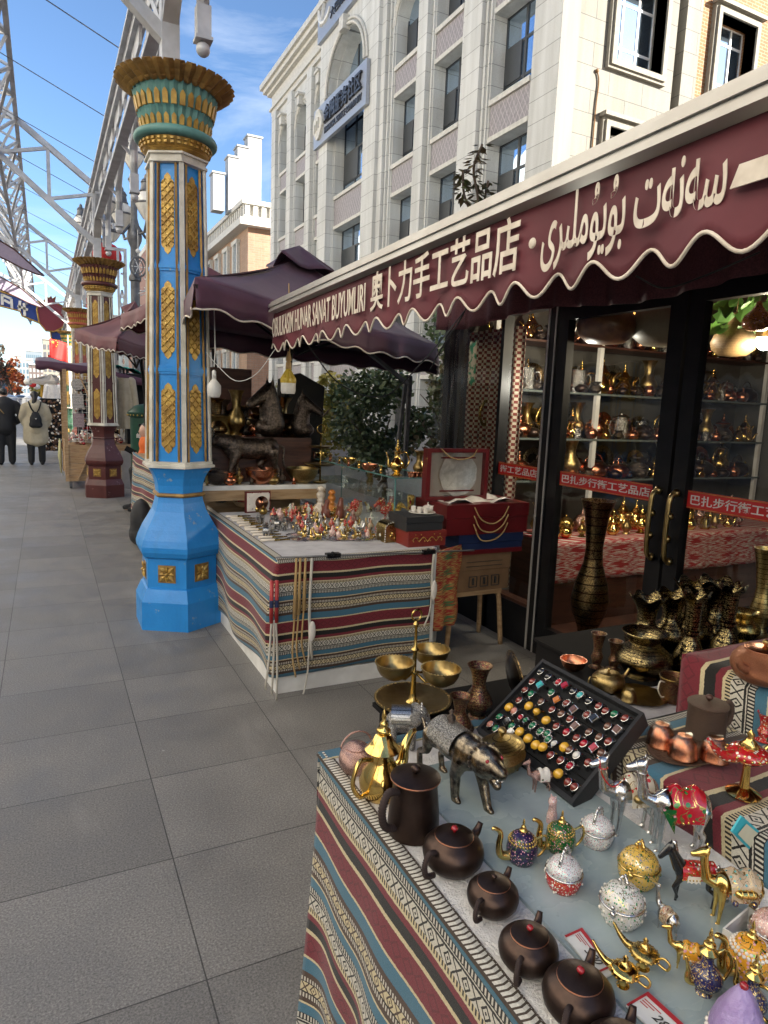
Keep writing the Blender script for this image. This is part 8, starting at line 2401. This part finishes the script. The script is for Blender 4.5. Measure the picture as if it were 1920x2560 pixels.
def bead_rack(label, x, y, w, z0, z1, n, cols, group):
    t = thing('bead_rack', label, 'rack', (x, y, 0), 0, group); b = B(); b.bar((-w, 0, z1), (w, 0, z1), .025); b.bar((-w, 0, .05), (-w, 0, z1), .025); b.bar((w, 0, .05), (w, 0, z1), .025); b.bar((-w, -.15, .05), (-w, .15, .05), .03); b.bar((w, -.15, .05), (w, .15, .05), .03); b.slab(-w, w, .02, .04, z0, z1); b.build('frame', MAT['black'], t)
    for m in cols:
        b = B()
        for i in range(n): b.ball((r7.uniform(-w, w), -.03, r7.uniform(z0, z1)), r7.uniform(.02, .036), 6)
        o = b.build('beads', MAT[m], t, True); o['kind'] = 'stuff'


bead_rack('black rack hung with rows of beads beyond the wooden cart', .16, 19.5, .26, .12, 1.45, 60, ('woodd', 'pearl', 'cardb'), 'bead racks')
bead_rack('rack of pale and brown beads behind the wire grid', .95, 13.6, .42, .85, 1.85, 55, ('pearl', 'redstone', 'wood', 'black'), 'bead racks')
t = thing('trinket_heap', 'heap of pale and red trinkets on the wooden cart top', 'goods', (.5, CY_ + .3, .745))
for m in ('pearl', 'redstone', 'e_mixed', 'rose'):
    b = B()
    for i in range(34): b.ball((r7.uniform(-.15, .7), r7.uniform(-.25, .5), r7.uniform(0.02, .16)), r7.uniform(.02, .045), 6)
    o = b.build('trinkets', MAT[m], t, True); o['kind'] = 'stuff'
t = thing('knit_hanging', 'fringed striped hanging with yellow tassels on the street side of the cart', 'hanging', (.27, CY_ + .3, 0))
b = B(); b.grid(8, 8, lambda u, v: (V((-.03 + .02 * sin(v * 9), u * .5, .80 - v * .62)), (u * .5, v * .6))); b.build('cloth', MAT['cloth'], t, True, .004)
b = B()
for k in range(14): b.tube([(-.05, -.05 + k * .05, .80), (-.06 + .02 * sin(k), -.05 + k * .05, .5), (-.05, -.05 + k * .05, .25 + .04 * (k % 3))], .012, 5)
b.build('tassel', mat('yellow_wool', (.50, .47, .25), .9), t, True)


def coat(name, label, p, h, w, m):
    b = B()
    b.grid(16, 10, lambda u, v: (V(((u - .5) * w * (.55 + .45 * min(1, v * 2.2)) * (1 + .1 * v), -.05 - .05 * sin(u * pi) + .015 * sin(u * 21) * v, -v * h)), (u, v)))
    b.grid(16, 10, lambda u, v: (V(((u - .5) * w * (.55 + .45 * min(1, v * 2.2)) * (1 + .1 * v), .06 * sin(u * pi) + .015 * sin(u * 17) * v, -v * h)), (u, v)))
    for s in (-1, 1): b.caps((s * w * .36, -.01, -.05), (s * w * .55, -.03, -h * .62), .07, .055)
    o = b.build(name, m, None, True); o.location = p; tag(o, label, 'garment', 'hanging garments')


coat('hanging_coat', 'white fleece coat hanging at the far stall above the bead rack', at(132, 962, y=20), .72, .40, MAT['fleece'])
coat('hanging_coat', 'mustard yellow garment hanging behind the white coat', at(119, 955, y=21), .62, .25, mat('mustard_cloth', (.52, .30, .03), .8))
coat('hanging_coat', 'beige canvas bag-like cloth hanging right of the maroon column', at(308, 945, y=11.9), .82, .34, MAT['coat'])
b = B(); b.slab(0, 1.2, 0, .4, 0, 2.0); o = b.build('metal_cabinet', MAT['black']); o.location = (1.32, 13.0, 0); tag(o, 'dark metal cabinet behind the green post box', 'cabinet')
b = B(); q = at(306, 1222, z=0); b.box((.0, 0, .33), (.30, .025, .66), .15); b.box((0, -.016, .33), (.26, .006, .60), .15); o = b.build('aluminium_sheet', MAT['alu']); o.location = (q.x + .14, q.y, 0); o.rotation_euler = (-.06, 0, 0); tag(o, 'grey aluminium panel leaning beside the maroon column base', 'panel')
mb = thing('post_box', 'dark green post box with white characters between the two near columns', 'post box', (1.32, 10.6, 0))
b = B(); b.lathe([(.21, 0), (.22, .05), (.20, .06), (.20, 1.30), (.23, 1.31), (.24, 1.37), (.21, 1.40), (.13, 1.47), (0, 1.5)], 20); b.build('body', MAT['pailgreen'], mb, smooth=40)
b = B(); b.slab(-.11, .07, -.215, -.195, 1.17, 1.21); b.build('slot', MAT['black'], mb)
b = B()
for k in range(24): b.ball((.24 * cos(k * pi / 12), .24 * sin(k * pi / 12), 1.33), .012, 6)
b.build('gold_beading', MAT['gold'], mb, True)
text('lettering', '邮政信箱', MAT['white'], frame((-.14, -.216, 1.0), (1, 0, 0), (0, 0, 1), (0, -1, 0)), .26, .075, mb, .02, .004)
b = B(); b.slab(-.05, .03, -.214, -.2, .88, .95); b.build('notice', MAT['paper'], mb)
t = thing('scissor_barrier', 'white expanding scissor barrier across the far street', 'barrier', (-2.6, 38, 0))
b = B()
for k in range(11):
    b.bar((k * .36, 0, 0.05), (k * .36, 0, 1.3), .035); 
    if k < 10: b.bar((k * .36, .02, .15), (k * .36 + .36, .02, 1.2), .03, .03, (0, 1, 0)); b.bar((k * .36, .04, 1.2), (k * .36 + .36, .04, .15), .03, .03, (0, 1, 0))
b.bar((0, 0, 1.3), (3.6, 0, 1.3), .035); b.build('bars', MAT['white'], t)
carm = [mat('car_silver', (.42, .43, .45), .3, .4), mat('car_dark', (.04, .045, .05), .25), mat('car_white', (.66, .66, .66), .3)]
for i, (px, y) in enumerate(((22, 47), (52, 50), (82, 49))):
    q = at(px, 1000, y=y); t = thing('parked_car', ('silver', 'dark', 'white')[i] + ' parked car behind the scissor barrier', 'car', (q.x, y, 0), pi, 'cars behind the barrier')
    organic('body', [E_((0, 0, .58), (.85, 2.1, .34)), E_((0, .2, 1.0), (.68, 1.1, .42)), C_((.5, -1.6, .55), (.5, 1.6, .55), .34, .34), C_((-.5, -1.6, .55), (-.5, 1.6, .55), .34, .34)], carm[i], t, .09)
    b = B(); b.grid(6, 3, lambda u, v: (V(((u - .5) * 1.1, -.98 - .2 * (1 - v), 1.0 + .28 * v)), (u, v))); b.build('window', MAT['winglass'], t)
    for x in (-.72, .72):
        for yy in (-1.3, 1.3): b = B(); b.tube([(x - .1, yy, .32), (x + .1, yy, .32)], .32, 14); b.build('wheel', MAT['black'], t)
for i, (px, py, y, s) in enumerate(((146, 872, 24, 1.0), (136, 905, 27, .8), (226, 752, 21, .6))):
    q = at(px, py, y=y); t = thing('red_flag', ('large red flag with yellow stars hanging before the cream tower', 'smaller red flag drooping below the large one', 'small red flag beside the vermilion capital')[i], 'flag', q, 0, 'red flags')
    b = B(); b.grid(10, 8, lambda u, v: (V(((u - .5) * .5 * s, .05 * sin(u * 9 + v * 2), (.5 - v) * .62 * s - u * .12 * s)), (u, v))); b.build('cloth', MAT['flag'], t, True, .006)
    if i == 0:
        b = B()
        for k, (x, z, r) in enumerate(((-.15, .19, .05), (-.06, .25, .02), (-.02, .19, .02), (-.02, .12, .02), (-.06, .07, .02))):
            P5 = [(x + (r if j % 2 == 0 else r * .42) * sin(j * pi / 5), z + (r if j % 2 == 0 else r * .42) * cos(j * pi / 5)) for j in range(10)]
            b.prism(P5, lambda a, c, d: (a, d, c), -.075, -.06)
        b.build('stars', mat('flag_yellow', (.8, .55, .05), .6), t)
    b = B(); b.tube([(.28 * s, 0, -1.4), (.28 * s, 0, .45 * s)], .015, 6); b.build('flagpole', MAT['steel'], t)
for i in range(9):
    q = at(70 + i * 11, 955 + (i % 3) * 6, y=45 + 5 * i); b = B(); b.lathe([(.05, -.2), (.2, -.12), (.24, 0), (.2, .12), (.05, .2)], 10); o = b.build('street_lantern', MAT['flag'] if i % 2 else MAT['lampglass'], None, True); o.location = q; tag(o, ('small red' if i % 2 else 'small white') + ' lantern above the far street, %s from the left' % ORDW[i], 'lantern', 'small lanterns over the far street')
    b = B(); b.tube([(0, 0, .2), (0, 0, 1.2)], .01, 4); b.build('cord', MAT['cable'], o)

# ================================================================ people
def person(label, loc, H, rz, body, parts):
    t = thing('person', label, 'person', loc, rz, None, H)
    organic('body', body, MAT['skin'], t, .014, 3)
    for nm, sh, m, vx in parts: organic(nm, sh, m, t, vx, 3)
    return t


# unit height 1; faces +y (away from the camera)
def limbs(st=.035):
    return [E_((0, .012, .935), (.042, .052, .062)), C_((0, 0, .86), (0, .005, .91), .030, .030), C_((0, 0, .62), (0, 0, .80), .085, .095), C_((0, 0, .52), (0, 0, .60), .085, .08), C_((-.06, 0, .52), (-.062, .0, .28), .062, .042), C_((-.062, 0, .28), (-.064, -.01, .05), .040, .028), C_((.06, 0, .52), (.066, .02, .28), .062, .042), C_((.066, .02, .28), (.068, st, .05), .040, .028)]


wb_ = limbs() + [C_((-.115, 0, .80), (-.15, .01, .64), .036, .03), C_((-.15, .01, .64), (-.115, .06, .53), .028, .022), C_((.115, 0, .80), (.155, .01, .64), .036, .03), C_((.155, .01, .64), (.135, .05, .53), .028, .022), E_((-.112, .07, .505), (.02, .022, .034)), E_((.133, .055, .505), (.02, .022, .034)), E_((0, .062, .93), (.01, .012, .012))] + \
    [C_((.133 + .008 * k, .06, .49), (.130 + .008 * k, .07, .462 + .004 * abs(k)), .006, .005) for k in (-2, -1, 0, 1)] + [C_((-.112 + .008 * k, .075, .49), (-.11 + .008 * k, .085, .462 + .004 * abs(k)), .006, .005) for k in (-2, -1, 0, 1)] + [C_((.118, .06, .505), (.112, .072, .485), .006, .005)]
W_ = at(93, 1160, z=0)
person('woman seen from behind in a cream wool coat, black trousers and low ponytail', (W_.x, 16.9, 0), 1.63, .06, wb_,
       [('coat', [C_((0, 0, .66), (0, 0, .78), .10, .112), C_((-.06, 0, .79), (.06, 0, .79), .072, .072), C_((0, 0, .50), (0, 0, .64), .115, .105)] + [C_((.025 * k, 0, .325 + .004 * abs(k)), (.02 * k, 0, .60), .082 if abs(k) < 4 else .058, .072) for k in (-4, -2, 0, 2, 4)] + [C_((-.085, 0, .795), (.085, 0, .795), .056, .056), C_((-.12, 0, .79), (-.162, .0, .65), .052, .046), C_((-.162, 0, .65), (-.13, .05, .55), .045, .038), C_((.12, 0, .79), (.168, 0, .65), .052, .046), C_((.168, 0, .65), (.15, .04, .55), .045, .038), C_((-.03, -.02, .855), (.03, -.02, .855), .04, .04)], MAT['coat'], .014),
        ('trousers', [C_((-.06, 0, .45), (-.064, .0, .24), .068, .052), C_((-.064, 0, .24), (-.066, -.01, .055), .05, .044), C_((.06, 0, .45), (.068, .02, .24), .068, .052), C_((.068, .02, .24), (.07, .035, .055), .05, .044)], MAT['blackcl'], .014),
        ('shoe', [C_((-.066, -.03, .025), (-.066, .07, .022), .028, .024), C_((.07, .0, .025), (.07, .11, .022), .028, .024)], MAT['black'], .012),
        ('hair', [E_((0, -.006, .948), (.05, .054, .056)), E_((0, -.05, .92), (.036, .03, .05)), C_((0, -.058, .90), (-.02, -.066, .82), .032, .026), C_((-.02, -.066, .82), (-.03, -.06, .80), .026, .018)], MAT['hair'], .01)])
t = thing('backpack', 'small black backpack on the back of the woman in cream', 'backpack', (W_.x + .01, 16.9 - .215, 1.02), .06)
organic('bag', [E_((0, 0, -.02), (.125, .075, .16)), C_((-.07, 0, -.12), (.07, 0, -.12), .07, .07), C_((-.03, 0, .12), (.03, 0, .12), .05, .05)], MAT['blackcl'], t, .018)
b = B()
for s in (-1, 1): b.tube(spline([(s * .03, .0, .15), (s * .08, .03, .24), (s * .12, .11, .36), (s * .12, .2, .38)], 5), .016, 6)
b.build('strap', MAT['black'], t, True)
b = B(); b.prism([(-.025, .03), (.025, .03), (0, -.005)], lambda p, q, d: (p, d, q), -.088, -.08); b.build('badge', MAT['silver'], t)
M_ = at(22, 1157, z=0)
mbd = limbs(.03) + [C_((-.125, 0, .80), (-.19, -.01, .66), .042, .036), C_((-.19, -.01, .66), (-.12, .04, .56), .034, .026), C_((.125, 0, .80), (.20, -.01, .66), .042, .036), C_((.20, -.01, .66), (.13, .05, .56), .034, .026), E_((.125, .06, .545), (.024, .026, .03)), E_((-.12, .05, .545), (.024, .026, .03)), E_((.05, .02, .93), (.012, .014, .02)), E_((-.05, .02, .93), (.012, .014, .02)), E_((0, .064, .93), (.01, .014, .014))] + [C_((s * .12, .07, .53 - .008 * k), (s * .09, .085, .528 - .008 * k), .007, .006) for s in (-1, 1) for k in range(4)]
person('man in a black jacket and trousers walking away at the left edge', (M_.x - .02, 17.0, 0), 1.66, .1, mbd,
       [('jacket', [C_((0, 0, .62), (0, 0, .78), .115, .125), C_((-.07, 0, .79), (.07, 0, .79), .078, .078), C_((0, 0, .50), (0, 0, .62), .125, .118), C_((-.13, 0, .79), (-.20, -.01, .66), .062, .056), C_((-.20, -.01, .66), (-.13, .04, .57), .055, .046), C_((.13, 0, .79), (.21, -.01, .66), .062, .056), C_((.21, -.01, .66), (.14, .04, .57), .055, .046)], MAT['blackcl'], .016),
        ('trousers', [C_((-.06, 0, .50), (-.064, .0, .26), .074, .056), C_((-.064, 0, .26), (-.066, -.01, .05), .054, .046), C_((.06, 0, .5), (.068, .02, .26), .074, .056), C_((.068, .02, .26), (.07, .03, .05), .054, .046)], MAT['blackcl'], .014),
        ('collar', [C_((-.025, 0, .872), (.025, 0, .872), .036, .036)], MAT['white'], .012),
        ('shoe', [C_((-.066, -.03, .025), (-.066, .08, .022), .03, .026), C_((.07, .0, .025), (.07, .11, .022), .03, .026)], MAT['black'], .012),
        ('hair', [E_((0, -.004, .955), (.05, .056, .052))], MAT['hair'], .01)])
b = B(); b.tube([(M_.x - .02 + x, 17.0 + y, z) for x, y, z in ((-.22, -.16, 1.36), (-.1, -.235, 1.25), (.0, -.225, 1.12))], .012, 6); tag(b.build('shoulder_strap', MAT['ropet'], None, True), 'tan bag strap across the back of the man in black', 'strap')
# seller bent over a telephone
sx_, sy_ = at(350, 1085, y=9.95).x + .10, 9.95
pbody = [E_((-.04, -.01, 1.13), (.075, .085, .10)), C_((.0, 0, 1.02), (-.02, 0, 1.08), .05, .05), C_((.16, 0, .62), (.03, 0, .95), .15, .13), C_((.02, -.14, .93), (-.02, -.2, .74), .05, .042), C_((-.02, -.2, .74), (-.16, -.12, .80), .038, .03), C_((.02, .14, .93), (-.02, .2, .74), .05, .042), C_((-.02, .2, .74), (-.16, -.04, .79), .038, .03), E_((-.19, -.09, .81), (.04, .03, .025)), E_((-.118, -.01, 1.12), (.018, .014, .018)), E_((-.10, -.01, 1.08), (.02, .02, .012)),
         C_((.16, -.1, .60), (-.16, -.12, .56), .085, .065), C_((.16, .1, .60), (-.16, .12, .56), .085, .065), C_((-.16, -.12, .56), (-.14, -.12, .08), .06, .045), C_((-.16, .12, .56), (-.14, .12, .08), .06, .045), C_((-.14, -.12, .04), (-.28, -.12, .04), .04, .035), C_((-.14, .12, .04), (-.28, .12, .04), .04, .035)] + [C_((-.20, -.11 + .014 * k, .825), (-.245, -.10 + .014 * k, .835), .009, .008) for k in range(4)] + [C_((-.18, -.12, .825), (-.20, -.125, .85), .009, .008)]
person('seated seller in orange with dark hair bent over a phone left of the blue column', (sx_, sy_, 0), 1.0, radians(10), pbody,
       [('jacket', [C_((.15, 0, .66), (.03, 0, .95), .175, .155), C_((.03, -.15, .95), (-.02, -.215, .76), .07, .06), C_((-.02, -.215, .76), (-.12, -.14, .79), .055, .048), C_((.03, .15, .95), (-.02, .215, .76), .07, .06), C_((-.02, .215, .76), (-.11, .0, .785), .055, .048), C_((.05, 0, 1.0), (.03, 0, 1.04), .085, .075)], MAT['orangecl'], .022),
        ('trousers', [C_((.17, -.1, .60), (-.16, -.12, .57), .10, .08), C_((.17, .1, .60), (-.16, .12, .57), .10, .08), C_((-.16, -.12, .57), (-.14, -.12, .10), .072, .055), C_((-.16, .12, .57), (-.14, .12, .10), .072, .055), C_((-.14, -.12, .05), (-.29, -.12, .05), .052, .046), C_((-.14, .12, .05), (-.29, .12, .05), .052, .046)], MAT['blackcl'], .025),
        ('hair', [E_((-.015, .0, 1.165), (.085, .095, .085)), E_((.05, 0, 1.12), (.055, .08, .10)), C_((.03, .06, 1.12), (.05, .08, .98), .04, .03)], MAT['hair'], .016)])
b = B(); b.box((sx_ - .24, sy_ - .10, .86), (.075, .012, .15), 0, Matrix.Rotation(radians(-60), 3, 'Y')); tag(b.build('telephone', MAT['black']), 'mobile phone held by the seated seller in orange', 'phone')
b = B(); b.slab(sx_ - .02, sx_ + .36, sy_ - .2, sy_ + .2, .46, .50)
for x in (0, .32):
    for y in (-.18, .16): b.slab(sx_ + x, sx_ + x + .03, sy_ + y, sy_ + y + .03, 0, .46)
tag(b.build('low_stool', MAT['wood']), 'low wooden stool under the seated seller', 'stool')
o = organic('black_bag', [E_((0, 0, .26), (.12, .22, .26)), C_((0, -.08, .46), (0, .08, .46), .05, .05), E_((0, 0, .12), (.14, .24, .13))], MAT['blackcl'], None, .03); o.location = (.90, 7.6, 0); tag(o, 'slumped black bag on the ground behind the blue column', 'bag')

# ================================================================ wares inside the shop
r8 = random.Random(21)
WK = [('brass_ewer', 'ewer', 'ewer', 'brass', 1, 'side', 'ewer', .30), ('copper_kettle', 'kettle', 'teapot', 'copper', 1, 'over', 'stub', .17), ('copper_jar', 'jar', 'egg', 'copper', 1, None, None, .20), ('bronze_vase', 'vase', 'vase', 'brassd', 0, None, None, .30), ('dark_kettle', 'kettle', 'teapot', 'cpd', 1, 'over', 'stub', .18), ('round_jar', 'jar', 'squat', 'bronzed', 0, None, None, .17), ('gilt_pot', 'pot', 'mokha', 'goldm', 1, 'side', 'mokha', .24), ('silver_jug', 'jug', 'jug', 'silverd', 1, 'side', None, .20)]
SN = ['top', 'second', 'third', 'lowest']
WL = ['gold toned brass ewer', 'copper kettle with arched handle', 'lidded copper jar', 'aged brass vase', 'dark kettle with arched handle', 'round dark bronze jar', 'shiny gilt coffee pot', 'antique silver jug']
for si_, z in enumerate(SHZ):
    cl = [0, 0, 0]
    for k in range(23):
        x = GX + .20 + k * .135 + r8.uniform(-.02, .02); j = r8.randrange(8)
        nm, cat, kd, m, ld, hd, spt, H = WK[j]
        H *= r8.uniform(.85, 1.15)
        if si_ == 0: H *= .75
        lab = '%s on the %s shop shelf, %s from the left' % (WL[j], SN[si_], (ORDW + 'fifteenth sixteenth seventeenth eighteenth nineteenth twentieth twenty-first twenty-second twenty-third'.split())[k])
        pot(nm, lab, cat, V((x, SY0 + .07 + (k % 2) * .12 + r8.uniform(0, .03), z)), H, MAT[m], kd, MAT[m] if ld and kd in LID else None, MAT[m] if ld and kd in LID else None, hd if kd in ('teapot', 'ewer', 'mokha', 'jug', 'egg') else None, MAT[m], spt, rz=r8.choice((0, pi)) + r8.uniform(-.3, .3), group='wares on the shop shelves', n=20)
    for k in range(20):
        j = (2, 5, 1, 6, 4, 7)[r8.randrange(6)]; nm, cat, kd, m, ld, hd, spt, H = WK[j]
        pot(nm, 'small %s in front on the %s shop shelf, %s from left' % (WL[j], SN[si_], (ORDW + 'fifteenth sixteenth seventeenth eighteenth nineteenth twentieth'.split())[k]), cat, V((GX + .24 + k * .155, SY0 + .03, z)), H * r8.uniform(.45, .6), MAT[m], kd, MAT[m] if ld and kd in LID else None, MAT[m] if ld and kd in LID else None, hd if kd in ('teapot', 'mokha', 'jug', 'egg') else None, MAT[m], spt, rz=r8.uniform(0, 6.28), group='small wares on the shop shelves', n=20)
    if 0 < si_ < 4:
        for k in range(7):
            x = GX + .35 + k * .42 + r8.uniform(-.05, .05); R_ = r8.uniform(.09, .135); mt = MAT[('engrs', 'copper', 'engrp', 'engrg')[(k + si_) % 4]]
            b = B(); b.lathe([(0, 0), (.6 * R_, .003), (.7 * R_, .012), (R_, .018), (R_, .021), (.7 * R_, .016), (.58 * R_, .008), (0, .007)], 28)
            o = b.build('wall_plate', mt, None, smooth=40); o.rotation_euler = (radians(82), 0, 0); o.location = (x, SY1 - .03, z + R_ + .003)
            tag(o, '%s plate leaning at the back of the %s shop shelf, %s from the left' % (('silver engraved', 'plain copper', 'dark engraved', 'gold engraved')[(k + si_) % 4], SN[si_], ORDW[k]), 'plate', 'plates on the shop shelves')
for row, (y, n) in enumerate(((4.0, 16), (3.82, 15))):
    for k in range(n):
        x = GX + .42 + k * .15 + r8.uniform(-.02, .02); j = (6, 0, 6, 3, 2, 6, 0, 7)[r8.randrange(8)]; nm, cat, kd, m, ld, hd, spt, H = WK[j]
        if j in (0, 7, 2): m = ('goldm', 'brass', 'rose')[r8.randrange(3)]
        lab = '%s on the ikat counter, %s row, %s from the left' % (('gilt ewer', '', 'lidded pot', 'brass vase', '', '', 'gilt coffee pot', 'gilt jug')[j], ('back', 'front')[row], (ORDW + ['fifteenth', 'sixteenth'])[k])
        pot(nm + ('_' + m if False else ''), lab, cat, V((x, y, .677)), H * r8.uniform(.55, .95) * (1 if row == 0 else .7), MAT[m], kd, MAT[m] if ld and kd in LID else None, MAT[m] if ld and kd in LID else None, hd if kd != 'egg' else None, MAT[m], spt, rz=r8.uniform(0, 6.28), group='wares on the ikat counter', n=18)
p = at(1400, 1640, x=GX + .32); pot('floor_vase', 'very tall brass floor vase inside the shop behind the door glass', 'vase', V((GX + .30, 3.26, .05)), 1.0, MAT['engrp'], 'vase', n=32, wide=.48)
# hanging gourds and vine
for lab, px, py, y, H, m in (('large brown gourd lantern with painted band hanging in the shop', 1512, 862, 3.2, .36, mat('painted_gourd', (.16, .075, .03), .35, c2=(.10, .045, .02), ns=8)), ('large plain grey gourd hanging beside the door post', 1655, 868, 3.0, .40, mat('grey_gourd', (.20, .17, .12), .5)), ('carved tan gourd hanging right of the door', 1830, 892, 2.9, .27, mk_engr('carved_gourd', (.30, .20, .09), (.16, .09, .04), 30, .4, 0, .5)), ('small orange pot painted with pink flowers hanging by the vine', 1890, 828, 2.5, .16, mk_enamel('flower_pot_paint', (.36, .14, .04), (.05, .05, .03), (.55, .22, .28), 40))):
    q = at(px, py, y=y); t = thing('hanging_gourd', lab, 'gourd', q, 0, 'gourds hanging in the shop', H); b = B(); b.lathe(PR['gourd'], 28); b.build('gourd', m, t, True); b = B(); b.tube([(0, 0, .98), (0, 0, (2.58 - q.z) / H)], .012, 5); b.build('cord', MAT['ropet'], t)
t = thing('vine_garland', 'green artificial vine leaves hanging from the shop ceiling at the right', 'garland', at(1840, 790, y=2.9))
r9 = random.Random(4)
b = B()
for i in range(75):
    p = V((r9.uniform(-.30, .5), r9.uniform(-.25, .35), r9.uniform(-.10, .28))); s = r9.uniform(.04, .075); M3 = Matrix.Rotation(r9.uniform(0, 6.28), 3, 'Z') @ Matrix.Rotation(r9.uniform(-.9, .9), 3, 'X')
    P7 = [(0, -.9), (.45, -.75), (.9, -.2), (.55, .1), (.6, .55), (.2, .5), (0, 1.1), (-.2, .5), (-.6, .55), (-.55, .1), (-.9, -.2), (-.45, -.75)]
    b.add([p + M3 @ V((x * s, .12 * s * abs(x), z * s)) for x, z in P7], [tuple(range(12))])
b.build('leaves', MAT['leafg'], t, fix=False)
b = B(); b.tube(spline([(-.3, 0, .2), (0, .1, .25), (.25, 0, .2), (.5, 0, .25)], 5), .008, 5); b.build('vine', MAT['bark'], t, True)
